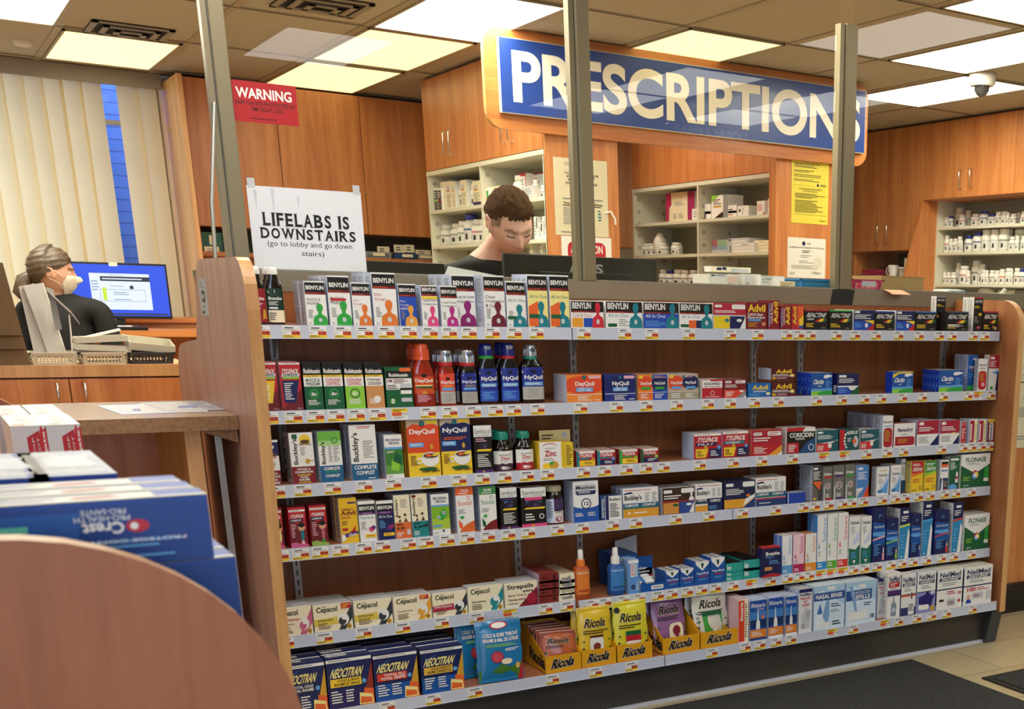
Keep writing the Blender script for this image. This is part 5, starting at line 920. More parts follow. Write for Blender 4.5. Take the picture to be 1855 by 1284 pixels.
# spray bottles
def spray(s, u0, u1, vt, vc, vb, desc, c1, c2, dy=.0):
    yf = SY[s] + dy; z = SZ[s]; x0, x1 = xat(u0, yf, z), xat(u1, yf, z); w = (x1 - x0) / 2; xc = (x0 + x1) / 2; d = w * .75
    zt = onY(u0, vt, yf + d).z - z; zc = onY(u0, vc, yf + d).z - z; zs = onY(u0, vb, yf + d).z - z
    o = empty('throat_spray', (xc, yf + d, z), desc + ', ' + SHN[s], 'spray bottle')
    MB().lathe([(0, w * .92, d * .9), (.004, w * .98, d), (zs * .25, w, d), (zs * .55, w * .88, d * .9), (zs * .85, w * .98, d), (zs * .97, w * .8, d * .85), (zs, w * .45)], c1, n=28, pw=2.5).obj('body', o)
    lb = MB(); prof = lambda y: w * (1 - .12 * math.exp(-((y / zs - .55) / .18) ** 2))
    q = art(f'r 0 0 1 1 {c2}|q .06 .78 .95 .96 w|q .08 .795 .93 .945 nb|t Chloraseptic .1 .83 .92 .91 w b|l .12 .52 .9 .74 4 w|l .1 .28 .6 .46 3 w|e .82 .3 .12 .12 {"g" if c1 == "#20508c" else "o"}|r .1 .1 .9 .2 {c1}', w * 1.7, zs * .74, sub=10)
    put(lb, q, lambda x, y, e: (x - w * .85, -d * .98 * max(1 - abs((x - w * .85) / w) ** 2.5, 0) ** .4 * (prof(y + zs * .16) / w) - .0006 - e, zs * .16 + y)); lb.obj('label', o)
    MB().lathe([(zs - .002, w * .5), (zs + (zc - zs) * .5, w * .52), (zc, w * .46)], c2 if c1 != '#20508c' else 'whitecap', n=20).obj('collar', o)
    MB().lathe([(zc, w * .34), (zc + (zt - zc) * .5, w * .32), (zt - .003, w * .3), (zt, w * .22)], 'whitecap', n=20).obj('nozzle_cap', o)
    PLACED.append((s, xc, desc))
spray(5, 1045, 1073, 996, 1013, 1025, 'orange throat spray bottle with clear white cap', '#a8481c', '#dc7a2c', dy=-.012)
spray(5, 1107, 1136, 992, 1008, 1021, 'blue throat spray bottle with white cap', '#20508c', '#3a7ab8', dy=-.015)
# inhaler display tray and its upright blue cartons
y0 = -.016; z = SZ[5]; xa, xb = xat(1160, y0, z), xat(1208, y0, z); w = xb - xa
e = empty('display_tray', (xa, y0, z), 'blue display tray with white inside holding inhaler sticks', 'display tray')
b = MB(); b.box(0, 0, 0, w, .1, .003, '#14509a')
b.prism([(0, 0), (.1, 0), (.1, .06), (0, .026)], 0, .002, 'x', 'w'); b.prism([(0, 0), (.1, 0), (.1, .06), (0, .026)], w - .002, w, 'x', 'w', '#14509a')
b.box(0, -.002, 0, w, 0, .028, '#14509a'); b.box(0, .1, 0, w, .102, .06, 'w')
put(b, art('q .4 .25 .86 .75 w|t Optimum .45 .35 .8 .65 k b', w, .028), lambda x, y, q: (x, -.002 - q, y)); b.obj('tray', e)
b = MB(); b.box(0, .1, .03, w, .104, .102, '#14509a'); put(b, art('q .1 .62 .4 .78 w|t Inhaler .1 .36 .8 .5 w b|t Inhalateur .1 .2 .9 .32 w b|r 0 0 1 .1 r', w, .072), lambda x, y, q: (x, .1 - q, .03 + y)); b.obj('header_card', e)
for k in range(3):
    b = MB(); T = Matrix.Translation((xa + .012 + .004 * k, y0 + .03 + .024 * k, z + .028 + .004 * k)) @ Matrix.Rotation(rad(90), 4, 'Y') @ Matrix.Rotation(rad(0), 4, 'X')
    b.lathe([(0, .007), (.022, .0075), (.023, .009), (.045, .0095), (.052, .008)], 'w', n=14, T=T); b.lathe([(.006, .0077), (.02, .0079)], '#3a7ab8', n=14, T=T)
    b.obj('inhaler_stick', label='white and blue inhaler stick lying in the tray, ' + ('front one', 'middle one', 'rear one')[k], cat='inhaler')
xa = xat(1112, .03, z)
for k in range(6):
    u = 1150 - 6 * k
    me = carton_mesh(.085, .018, .118, 'r 0 0 1 1 #14509a|q .5 .8 .9 .9 w|l .3 .3 .9 .7 6 lb', '#14509a', sart='', tart='')
    link('medicine_carton', me, None, f'upright blue carton behind the spray bottles, {("front", "second", "third", "fourth", "fifth", "rear")[k]} of six', 'medicine box', loc=(xat(1118, .06, z), .07 + k * .0215, z + .0003))
b = MB(); b.prism([(0, 0), (.085, 0), (.085, .155), (0, .14)], 0, .003, 'y', 'lgy'); b.obj('display_card', loc=(xat(1116, .2, z), .20, z), label='grey card standing behind the blue cartons', cat='display card')
# pouches
def pouch(x, y, z, W, H, front, desc, col, rx=-10, rz=0, thick=.018, name='lozenge_bag', cat='bag'):
    b = MB(); n = 10; m = 10; G = {}
    def P3(i, j, s):
        u, v = i / n, j / m; bul = (4 * u * (1 - u)) ** .5 * (4 * v * (1 - v)) ** .5 if 0 < i < n and 0 < j < m else 0
        wr = .0018 * math.sin(9 * u + 5 * v) * bul
        return (u * W + .002 * math.sin(v * 17) * (1 if i in (0, n) else 0), s * (thick * bul * .8 + wr), v * H)
    for s in (-1, 1):
        vs = [P3(i, j, s) for j in range(m + 1) for i in range(n + 1)]
        fs = [(j * (n + 1) + i, j * (n + 1) + i + 1, (j + 1) * (n + 1) + i + 1, (j + 1) * (n + 1) + i) for j in range(m) for i in range(n)]
        b.add(vs, fs if s < 0 else [f[::-1] for f in fs], col, True)
    def fm(X, Y, e):
        u, v = X / W, Y / H; u = min(max(u, 0), 1); v = min(max(v, 0), 1)
        bul = (4 * u * (1 - u)) ** .5 * (4 * v * (1 - v)) ** .5
        return (X, -(thick * bul * .8 + .0018 * math.sin(9 * u + 5 * v) * bul) - .0012 - e * 2, Y)
    put(b, art(front, W, H, sub=10), fm)
    for v in (.965, .98): b.box(.002, -.0016, v * H, W - .002, .0016, v * H + .001, 'lgy')
    return b.obj(name, label=desc, cat=cat, loc=(x, y, z), rot=(rad(rx), 0, rad(rz)))
plain('#1f78ac', '#1f78ac', .22, coat=.5)
for s_ in ('#d8b41c', '#d4c828', '#8a5a88', '#d6d2c0', '#a8501c'): plain(s_, s_, .3, coat=.3)
z = SZ[6]; yf = -.065; x0, x1 = xat(867, yf, z), xat(947, yf, z); H = onY(868, 1127, yf).z - z
BB = 'r .02 .02 .98 .93 #1f78ac|p #4a7a2c .02 .02 .98 .02 .98 .3 .7 .24 .5 .3 .3 .18 .02 .22|e .5 .92 .2 .06 r|e .5 .92 .16 .045 w|t COLD_&_SORE_THROAT .14 .74 .92 .80 w b|t RHUME_&_MAL_DE_GORGE .14 .66 .92 .72 w b|l .2 .58 .9 .63 2 lg|l .6 .5 .94 .55 2 w|c .42 .42 .13 r|c .42 .42 .1 #c84a5a|e .62 .34 .12 .05 cr|e .86 .25 .05 .05 #d8b05a|p r .86 .02 .98 .02 .98 .34'
pouch(x0, yf, z, x1 - x0, H, BB, 'shiny blue lozenge bag with white lettering, front one', '#1f78ac', rx=-3, rz=-3)
pouch(x0 - .035, yf + .07, z, x1 - x0, H * .98, BB, 'shiny blue lozenge bag standing behind the front one', '#1f78ac', rx=-6, rz=10)
def rico(x0, x1, y0, y1, h0, h1, desc):
    e = empty('display_tray', (x0, y0, SZ[6]), desc, 'display tray'); w = x1 - x0; d = y1 - y0; Y = '#d99a14'
    b = MB(); b.box(0, 0, 0, w, d, .002, Y)
    for xx in (0, w - .002): b.prism([(0, 0), (d, 0), (d, h1), (d * .8, h1), (0, h0)], xx, xx + .002, 'x', Y)
    b.box(0, -.001, 0, w, .001, h0, Y); b.box(0, d, 0, w, d + .002, h1, Y)
    LG = 't Ricola .12 .2 .9 .82 w ia|'
    vs, fs = glyphs('Ricola', 1)
    for mag, col, ee in ((1.12, 'w', .0004), (1, 'k', .0007)):
        for (ox, oz) in (((-.0012, 0), (.0012, 0), (0, .0012), (0, -.0012), (.001, .001), (-.001, -.001)) if mag > 1 else ((0, 0),)):
            b.add([(w * (.14 + .72 * (p + .16 * q) / 1.16) + ox, -.001 - ee - (.0001 if ox else 0), h0 * (.22 + .56 * q + .08 * p) + oz) for p, q in vs], fs, col)
            b.add([(-.0002 - ee, d * .62 - d * .6 * p + ox, h0 * .2 + h0 * .75 * q + h1 * .18 * (1 - p) * .6 + oz) for p, q in vs], fs, col)
    b.obj('tray', e); PLACED.append((6, (x0 + x1) / 2, desc)); return e
def RC(bg, pic): return f'r .02 .0 .98 .97 {bg}|t Ricola .14 .63 .86 .81 cr bi|t Ricola .15 .64 .85 .80 k bi|l .12 .52 .9 .6 2 k{pic}|c .12 .4 .03 dg|c .1 .28 .03 k|c .9 .4 .03 dg|c .92 .26 .03 k'
yf = -.07
XS = [xat(u, yf, z) for u in (989, 1053, 1054.5, 1116, 1118.5, 1181.5, 1201, 1267, 1269.5, 1339)]
hh = .058
def ztop(u, v, y): return onY(u, v, y).z - z
rico(XS[0], XS[1], yf, yf + .2, hh, .13, 'yellow display tray full of brown lozenge bags')
for k in range(5):
    pouch(XS[0] + .004 + .002 * k, yf + .03 + .032 * k, z + .012, .118, .118, RC('#8a3a20', '|l .2 .08 .7 .3 3 cr|p #7a2a3a .02 0 .98 0 .98 .3 .02 .45'), 'brown lozenge bag leaning in the leftmost tray, %s' % ('front one', 'second', 'third', 'fourth', 'rear one')[k], '#a8501c', rx=-16, rz=-9 + 2 * k, thick=.01)
rico(XS[2], XS[3], yf, yf + .17, hh, .12, 'yellow display tray holding bright yellow lozenge bags')
PC = '|q .3 .1 .7 .48 w|r .3 .46 .7 .5 #5a2010|c .5 .3 .11 #7a3018|l .36 .12 .64 .16 1 gy'
for k in range(2): pouch(XS[2] + .003, yf + .02 + .05 * k, z + .006, XS[3] - XS[2] - .006, ztop(1054, 1104, yf + .03), RC('#d8b41c', PC), 'bright yellow lozenge bag with brown sweet, ' + ('front one', 'behind')[k], '#d8b41c', rx=-5)
rico(XS[4], XS[5], yf, yf + .17, hh, .12, 'yellow display tray holding lime yellow lozenge bags')
PG = '|r .3 .4 .75 .48 dg|r .3 .3 .75 .4 r|q .3 .1 .75 .3 w|e .5 .18 .12 .06 gl|e .2 .1 .15 .08 dg|c .1 .86 .08 k'
for k in range(2): pouch(XS[4] + .003, yf + .02 + .05 * k, z + .006, XS[5] - XS[4] - .006, ztop(1118, 1094, yf + .03), RC('#d4c828', PG), 'lime yellow lozenge bag with lemon picture, ' + ('front one', 'behind')[k], '#d4c828', rx=-5)
rico(XS[6], XS[7], yf, yf + .2, hh, .15, 'yellow display tray holding purple lozenge bags')
for k in range(2): pouch(XS[6] - .002, yf + .045 + .05 * k, z + .006, XS[7] - XS[6] - .012, ztop(1190, 1085, yf + .05), RC('#8a5a88', '|q .42 .06 .86 .46 cr|e .64 .32 .12 .09 #7a1428|l .5 .1 .78 .18 2 gy|e .2 .1 .2 .12 dg|e .2 .05 .1 .06 nb|e .32 .04 .06 .04 r'), 'purple lozenge bag with berry picture, ' + ('front one', 'behind')[k], '#8a5a88', rx=-12, rz=5 - 3 * k)
rico(XS[8], XS[9], yf, yf + .2, hh, .15, 'yellow display tray holding pale grey lozenge bags')
for k in range(2): pouch(XS[8] + .004, yf + .045 + .05 * k, z + .006, XS[9] - XS[8] - .014, ztop(1256, 1074, yf + .05), RC('#d6d2c0', '|p #3f9a3c .3 .08 .8 .08 .78 .5 .22 .5|r .22 .5 .78 .58 dg|c .55 .22 .06 w|e .85 .2 .1 .08 gl|e .76 .1 .08 .08 o|l .05 .1 .14 .6 6 gy'), 'pale grey lozenge bag with green picture, ' + ('front one', 'behind')[k], '#d6d2c0', rx=-9, rz=3 - 2 * k)
# ------------------------------------------------------------------ price tags along the shelf edges
TAGS = {1: [(473, '10.49'), (528, '10.49'), (576, '11.99'), (621, '17.29'), (661, '10.69'), (700, '18.29'), (741, '11.99'), (779, '11.99'), (814, '11.99'), (850, '18.29'), (892, '17.99'), (932, '12.69'), (972, '12.49'), (1058, '12.99'), (1132, '17.99'), (1181, '12.99'), (1248, '17.99'), (1323, '9.99'), (1373, '11.99'), (1425, '16.99'), (1447, '18.49'), (1468, '20.99'), (1515, '18.99'), (1549, '9.99'), (1587, '19.99'), (1628, '15.99'), (1665, '11.99'), (1702, '9.99'), (1725, '22.99'), (1763, '13.99'), (1784, '18.99')],
        2: [(488, '13.29'), (532, '17.89'), (572, '11.99'), (609, '11.99'), (646, '11.79'), (684, '10.79'), (724, '9.79*'), (776, '16.29'), (815, '13.99'), (858, '13.99'), (898, '14.29'), (931, '17.99'), (974, '12.99'), (1052, '13.99'), (1117, '13.99'), (1171, '12.99'), (1226, '15.99'), (1283, '11.99'), (1323, '10.99'), (1367, '11.99'), (1410, '13.99'), (1480, '13.99'), (1525, '9.99'), (1566, '24.99'), (1597, '19.99'), (1635, '18.99'), (1671, '22.99'), (1709, '29.99'), (1754, '14.49'), (1772, '9.79*'), (1795, '13.99')],
        3: [(501, '10.49'), (549, '14.09'), (603, '17.99'), (660, '17.79'), (713, '15.99'), (777, '16.99'), (832, '16.99'), (874, '19.99'), (914, '10.99'), (955, '8.89'), (992, '10.29'), (1057, '13.99'), (1095, '13.99'), (1135, '12.99'), (1170, '12.99'), (1202, '15.29'), (1268, '12.99'), (1328, '13.99'), (1380, '11.99'), (1436, '10.99'), (1493, '9.79*'), (1530, '9.79*'), (1570, '18.99'), (1607, '12.99'), (1637, '11.99'), (1706, '15.99'), (1745, '12.99'), (1761, '9.99'), (1778, '9.99'), (1793, '11.99')],
        4: [(508, '10.29'), (545, '10.49'), (580, '10.49'), (617, '13.99'), (659, '10.99'), (693, '10.99'), (740, '9.49'), (772, '9.49'), (810, '13.99'), (846, '14.29'), (884, '13.29'), (921, '17.99'), (957, '14.99'), (1010, '19.99'), (1055, '22.99'), (1110, '17.99'), (1152, '20.99'), (1224, '17.79'), (1284, '19.99'), (1345, '15.99'), (1405, '18.99'), (1455, '14.99'), (1476, '10.99'), (1501, '15.99'), (1526, '13.99'), (1543, '13.99'), (1564, '9.99'), (1598, '15.99'), (1622, '13.99'), (1640, '14.99'), (1664, '14.99'), (1685, '13.99'), (1711, '16.99'), (1732, '12.99'), (1760, '30.99')],
        5: [(518, '7.49'), (588, '7.49'), (659, '7.49'), (730, '7.49'), (800, '7.29'), (864, '8.49'), (924, '7.49*'), (989, '11.99'), (1027, '9.99'), (1073, '13.99'), (1096, '13.99'), (1129, '13.99'), (1158, '14.99'), (1192, '9.99'), (1217, '11.99'), (1245, '11.99'), (1271, '15.99'), (1296, '15.99'), (1328, '14.99'), (1361, '9.79*'), (1396, '19.99'), (1427, '12.99'), (1448, '12.99'), (1466, '13.99'), (1487, '9.49*'), (1507, '9.49*'), (1527, '9.49*'), (1546, '11.99'), (1566, '11.99'), (1589, '20.99'), (1614, '12.99'), (1634, '14.99'), (1654, '19.99'), (1679, '14.99'), (1706, '12.99'), (1728, '14.99'), (1760, '28.99')],
        6: [(615, '12.99'), (702, '13.99'), (785, '13.99'), (861, '8.79'), (1001, '3.49'), (1079, '8.49'), (1144, '8.49'), (1290, '9.99'), (1350, '9.99'), (1377, '12.99'), (1406, '13.49'), (1433, '13.99'), (1508, '13.49*'), (1546, '9.99'), (1603, '9.99*'), (1628, '9.99'), (1661, '20.99'), (1688, '24.99'), (1715, '19.99'), (1762, '24.99')]}
TM = {}
def tagmesh(p):
    if p in TM: return TM[p]
    b = MB(); W, H = .046, .031
    b.box(0, 0, 0, W, .0006, H, 'w')
    q = p.rstrip('*')
    if p.endswith('*'): a = f'r 0 .66 1 1 y|l .08 .7 .9 .95 2 k|r .02 .32 .62 .66 #dc5a34|t {q} .66 .36 .98 .58 k|l .1 .06 .9 .26 2 gy'
    else: a = f'r 0 0 1 .26 y|r .5 .24 .98 .58 #dc5a34|t {q} .53 .30 .95 .53 #4a1208 b|l .03 .04 .7 .24 2 #6a6018|l .12 .76 .85 .95 1 k|l .06 .64 .95 .74 1 gy|l .02 .4 .3 .5 1 gy'
    put(b, art(a, W, H), lambda x, y, e: (x, -e, y)); TM[p] = b.mesh('price_tag'); return TM[p]
OR2 = lambda n: f"{n}{'th' if 10 < n % 100 < 20 else {1: 'st', 2: 'nd', 3: 'rd'}.get(n % 10, 'th')}"
for s in TAGS:
    for k, (u, p) in enumerate(TAGS[s]):
        yf = SY[s] - (.02 if s == 5 and u > 1043 else 0) - .0017
        x = xat(u, yf, SZ[s] - .018)
        cands = sorted((abs(q[1] - x), q[2]) for q in PLACED if q[0] == s)
        col = 'yellow topped sale tag with orange block' if p.endswith('*') else 'white and yellow price tag with orange block'
        link('price_tag', tagmesh(p), None, f'{col}, {OR2(k + 1)} from left on {SHN[s]} edge', 'price tag', 'price tags on the shelf edges', loc=(x - .023, yf, SZ[s] - .0335))
# ------------------------------------------------------------------ notices and signs
def sheet(u0, v0, u1, v1, y, name, front, label, cat='notice', back='w', th=.0008, sub=1):
    p0, p1 = onY(u0, v1, y), onY(u1, v0, y)
    x0, x1 = p0.x, p1.x; z0, z1 = onY(u0, v1, y).z, onY(u0, v0, y).z; W, H = x1 - x0, z1 - z0
    b = MB(); b.box(0, 0, 0, W, th, H, back); put(b, art(front, W, H), lambda x, y_, e: (x, -e, y_))
    return b.obj(name, label=label, cat=cat, loc=(x0, y, z0)), W, H
SER = {'L': [(.14, 0), (.14, 1), (.9, .1)], 'I': [(.5, 0), (.5, 1)], 'F': [(.14, 0), (.14, 1)], 'E': [(.14, 0), (.14, 1)], 'A': [(.05, 0), (.95, 0)], 'B': [(.1, 0), (.1, 1)], 'D': [(.1, 0), (.1, 1)],
       'W': [(.03, 1), (.97, 1), (.5, 1)], 'N': [(.08, 0), (.08, 1), (.92, 1)], 'T': [(.5, 0)], 'R': [(.12, 0), (.12, 1), (.95, 0)], 'P': [(.12, 0), (.12, 1)]}
WID = {'I': .22, 'L': .58, 'F': .56, 'E': .6, 'W': 1.05, 'S': .55, 'T': .72, ' ': .3}
def seriftext(b, s, x0, x1, z0, z1, y, col):
    tot = sum(WID.get(c, .72) + .16 for c in s) - .16; k = (x1 - x0) / tot; x = x0; h = z1 - z0
    for c in s:
        w = WID.get(c, .72) * k
        if c != ' ':
            vs, fs = glyphs(c, 1); b.add([(x + p * w, y, z0 + q * h) for p, q in vs], fs, col)
            for (p, q) in SER.get(c, []):
                cx = x + p * w; cz = z0 + q * h; t = h * .05; r = k * .15
                cz0, cz1 = (cz, cz + t) if q < .5 else (cz - t, cz)
                b.add([(cx - r, y - .00005, cz0), (cx + r, y - .00005, cz0), (cx + r, y - .00005, cz1), (cx - r, y - .00005, cz1)], [(0, 1, 2, 3)], col)
        x += w + .16 * k
yg = GY0 + .0068
o, W, H = sheet(462, 336, 652, 486, yg, 'paper_notice', 'r 0 0 1 1 #dfe0e2|t (go_to_lobby_and_go_down .13 .265 .88 .35 k|t stairs) .42 .155 .62 .24 k|p #c6c8cc .05 .95 .07 .7 .08 .95|p #c9cbcf .2 .98 .215 .6 .23 .98|p #c9cbcf .3 .6 .31 .4 .33 .62|p #cdced2 .42 .9 .43 .75 .45 .9', 'white paper notice about a downstairs lab taped to the glass', back='#dfe0e2')
b = MB(); seriftext(b, 'LIFELABS IS', .11 * W, .87 * W, .53 * H, .69 * H, -.0009, 'k'); seriftext(b, 'DOWNSTAIRS', .08 * W, .92 * W, .375 * H, .505 * H, -.0009, 'k'); b.obj('printed_lettering', o)
for q in (.01, .93): MB().box(q * W, -.0004, H * .97, q * W + .02, -.0001, H + .02, 'lgy').obj('tape', o)
o, W, H = sheet(425, 144, 534, 218, yg, 'warning_sign', 'r 0 0 1 1 #b01c1e|t WARNING .06 .58 .92 .84 w b|t SAFE_ON_SITE_PROTECTED_BY .04 .42 .97 .52 k m|t TIME_DELAY_LOCK .26 .28 .78 .38 k m|l .26 .08 .76 .12 1 k', 'red warning sign with white and black lettering on the glass', 'sign', back='#b01c1e')
yn = YF - .002
NT = 'r 0 0 1 1 #d9cfae|l .2 .9 .85 .95 2 gy|t OUR .36 .84 .5 .87 k b|t CUSTOMARY .2 .795 .6 .825 k b|t FOR .7 .78 .84 .81 k b|t PRESCRIPTION .24 .75 .75 .78 k b|t SERVICES .26 .71 .6 .74 k b|t DISPENSING .22 .665 .8 .695 k b|t FEE .4 .62 .55 .65 k b|l .15 .46 .9 .5 1 gy|t The_service_in_addition .15 .41 .9 .435 k b|l .15 .38 .9 .405 1 k|l .15 .14 .6 .37 9 gy|l .8 .2 .88 .36 4 t|l .1 .03 .95 .06 1 gy'
sheet(1007, 284, 1099, 425, yn, 'paper_notice', NT, 'tall cream price notice pinned to the wood pillar', back='#d9cfae')
sheet(1020, 427, 1107, 520, yn + .0006, 'paper_notice', 'r 0 0 1 1 w|q .12 .5 .88 .9 r|r .12 .0 .88 .62 r|r .14 .0 .86 .62 w|t ATTENTION .18 .68 .82 .84 w b', 'white sheet with red attention heading under the cream notice')
YN = 'r 0 0 1 1 #dccb4a|t NOTICE_TO_PATIENTS .27 .905 .73 .945 k|l .06 .82 .93 .89 3 k|l .06 .75 .6 .79 2 k|l .06 .68 .88 .73 2 #5a5020|l .06 .62 .85 .66 2 #5a5020|c .71 .58 .03 nb|l .77 .56 .95 .6 2 k|r .05 .13 .95 .135 #8a7c20|r .05 .56 .6 .563 #8a7c20|t NOTICE_REGARDING_MEDICINE_PRICES .2 .50 .82 .525 k|t AND_PHARMACY_SERVICES .3 .47 .7 .49 k|l .09 .37 .92 .45 4 #5a5020|l .09 .16 .92 .35 9 #5a5020|t Ontario .76 .04 .94 .07 k'
sheet(1433, 279, 1502, 403, yn, 'paper_notice', YN, 'tall yellow notice to patients on the right pillar', back='#dccb4a')
sheet(1426, 429, 1496, 502, yn, 'certificate', 'r 0 0 1 1 #dedace|c .42 .86 .045 nb|l .5 .84 .62 .88 1 k|t Certificate_of_Accreditation_of_a_Pharmacy .04 .73 .96 .78 k b|l .38 .62 .62 .7 2 k|l .34 .5 .66 .58 2 gy|l .3 .36 .7 .44 2 gy|l .1 .22 .9 .32 3 gy|l .05 .06 .25 .14 2 gy|t S.Moore .62 .1 .9 .17 k i|c .8 .4 .12 #d2cdbf', 'white accreditation certificate under the yellow notice', 'certificate', back='#dedace')
# coat hook at the pillar edge
p = onY(1105, 390, yn); b = MB(); b.tube([p + Vector((-.03, 0, .01)), p + Vector((0, -.01, .02)), p + Vector((.025, -.015, -.02)), p + Vector((.03, -.01, -.05))], .006, 'w'); b.obj('plastic_hook', label='small white plastic hook beside the cream notice', cat='hook')
# signs of the front shop that the glass mirrors
e = empty('hanging_sign', (0, 0, 0), 'hanging LOW-LOW PRICES sign mirrored faintly in the glass', 'sign')
yr = -4.6; yv = 2 * (GY0 + .008) - yr
a0, a1 = onY(1222, 226, yv), onY(1352, 262, yv); c0, c1 = onY(1248, 268, yv), onY(1330, 298, yv)
b = MB()
for s, p0, p1 in (('LOW-LOW', a0, a1), ('PRICES', c0, c1)):
    vs, fs = glyphs(s, 1); b.add([(p1.x - p * (p1.x - p0.x), yr + .012, p1.z + q * (p0.z - p1.z)) for p, q in vs], [f[::-1] for f in fs], 'w')
b.obj('lettering', e)
MB().box(a0.x - .05, yr, c1.z - .06, a1.x + .05, yr + .01, a0.z + .05, '#4a3018').obj('board', e)
p0, p1 = onY(1755, 165, yv), onY(1832, 290, yv); xm = (p0.x + p1.x) / 2
b = MB(); b.prism([(p0.x, p0.z), (p1.x, p0.z), (p1.x, p1.z + .08), (xm, p1.z), (p0.x, p1.z + .08)], yr, yr + .006, 'y', 'cr')
for s, z0, z1, col, w in (('R', p0.z - .16, p0.z - .02, 'r', .09), ('x', p0.z - .24, p0.z - .12, 'r', .09), ('OUT', p1.z + .14, p1.z + .2, 'k', .13)):
    vs, fs = glyphs(s, 1); b.add([(xm + w / 2 - p * w, yr + .0065, z0 + q * (z1 - z0)) for p, q in vs], [f[::-1] for f in fs], col)
b.obj('hanging_pennant', label='cream pennant reading OUT mirrored in the right glass', cat='sign')
# map poster on the counter front at the far right
p0 = onY(1833, 812, GB + .028); p1 = onY(1833, 574, GB + .028)
W, H = .34, p1.z - p0.z
b = MB(); b.box(0, 0, 0, W, .001, H, '#d9d2b0'); put(b, art('r 0 0 1 1 #d9d2b0|t PROVINCE_HEALTH .08 .95 .95 .98 k b|t OVERVIEW .04 .88 .6 .92 nb|l .02 .84 .9 .87 2 gy|p #c04048 .1 .7 .3 .74 .5 .8 .8 .82 .95 .74 .7 .7 .5 .72 .3 .66|r 0 .62 1 .622 k|p #5a5a7a .1 .56 .3 .6 .6 .66 .9 .6 .6 .54|l .02 .5 .3 .52 1 k|p #c9b98c .1 .38 .6 .36 .95 .46 .4 .5|t HEALTH .2 .33 .7 .35 k|l .04 .24 .9 .32 8 gy|p #a8a88c .3 .12 .9 .1 .95 .22 .3 .22|l .04 .06 .7 .1 2 gy', W, H), lambda x, y, e: (x, -e, y))
b.obj('map_poster', loc=(p0.x, GB + .028, p0.z), label='pale poster with red and grey maps at right edge', cat='poster')
# ------------------------------------------------------------------ stock on the white pharmacy shelving
def yat(u, x, z):
    dx, dz = x - CP.x, z - CP.z; k = (u - CX) / F_PX
    return CP.y - (dx * (R_.x - k * W_.x) + dz * (R_.z - k * W_.z)) / (R_.y - k * W_.y)
PB = {}
def pill(kind):
    """prototype meshes of unit width: body, cap, label"""
    if kind in PB: return PB[kind]
    capc, lab, hh = {'a': ('whitecap', 'lgy', 2.0), 'b': ('bluecap', '#5a6a9c', 2.0), 'r': ('whitecap', '#b86a70', 1.8), 'g': ('whitecap', '#8a9a84', 2.2), 'k': ('whitecap', '#8b8880', 2.4), 'o': ('whitecap', 'o', 1.8)}[kind]
    bd = MB().lathe([(0, .46), (.03, .5), (hh * .68, .5), (hh * .76, .42), (hh * .8, .34)], 'whitecap', n=18)
    cp = MB().lathe([(hh * .8, .38), (hh * .8 + .02, .40), (hh * .97, .40), (hh, .36)], capc, n=18)
    lb = MB(); q = art(f'r 0 0 1 1 #dedbd0|r 0 .7 1 .85 {lab}|l .05 .1 .9 .62 5 gy|r .38 .1 .5 .5 k', 1.5, hh * .48, sub=12)
    put(lb, q, lambda x, y, e: (.502 * sin((x - .75) * 2) + 0, -.502 * cos((x - .75) * 2) - e * 8, hh * .12 + y))
    PB[kind] = (bd.mesh('body'), cp.mesh('cap'), lb.mesh('label'), hh); return PB[kind]
CNT = {}
def pills(x, zs, rows, place, grp, base=0):
    for (u0, u1, vt, kd) in rows:
        dx = .05 + .06 * (base if kd.isupper() else 0) + (.07 if kd.isupper() else 0)
        xx = x + dx; y1, y0 = yat(u0, xx, zs), yat(u1, xx, zs); w = abs(y1 - y0); zt = onX(u0, vt, xx).z
        bm, cm, lm, hh = pill(kd.lower()); CNT[place] = CNT.get(place, 0) + 1
        e = empty('pill_bottle', (xx + w / 2, (y0 + y1) / 2, zs), f'white pill bottle, {OR2(CNT[place])} from left on {place}', 'pill bottle', grp)
        sz = max(.02, (zt - zs)) / hh
        for nm, me in (('body', bm), ('cap', cm), ('label', lm)):
            c = link(nm, me, e); c.scale = (w, w, sz); c.rotation_euler = (0, 0, rad(-58))
        if kd == 'k': pass
def conv(ox, oy, sc, rows, default='a'):
    return [(ox + r[0] / sc, ox + r[1] / sc, oy + r[2] / sc, r[3] if len(r) > 3 else default) for r in rows]
R1 = conv(1660, 340, 5.836, [(275, 320, 310), (322, 362, 300, 'b'), (375, 450, 215, 'A'), (428, 482, 285, 'r'), (488, 540, 240, 'G'), (548, 625, 278, 'r'), (635, 712, 245, 'b'), (720, 805, 280, 'b'), (812, 865, 255, 'k'), (872, 926, 250), (930, 962, 262), (965, 1022, 275, 'k'), (1028, 1072, 265, 'K'), (1078, 1138, 250, 'r')])
R2 = conv(1660, 340, 5.836, [(272, 320, 505, 'r'), (325, 362, 540), (368, 408, 538, 'k'), (412, 455, 515), (458, 477, 560), (480, 552, 505, 'b'), (560, 645, 465, 'b'), (652, 740, 445), (745, 828, 440), (832, 925, 435, 'k'), (930, 980, 440, 'A'), (990, 1080, 440, 'A'), (955, 1012, 518, 'k'), (1025, 1062, 510), (1080, 1135, 512, 'g')])
R3 = conv(1660, 340, 5.836, [(262, 298, 895, 'k'), (300, 335, 893, 'k'), (338, 388, 893, 'k'), (390, 440, 795, 'A'), (424, 500, 825, 'r'), (505, 542, 875, 'r'), (548, 630, 770, 'K'), (622, 688, 805, 'A'), (655, 712, 870), (715, 742, 872), (745, 795, 872, 'k'), (798, 848, 875), (852, 905, 860, 'o'), (910, 975, 850), (978, 1003, 865), (1008, 1062, 850, 'r'), (1065, 1112, 855, 'b'), (1115, 1138, 860, 'b')])
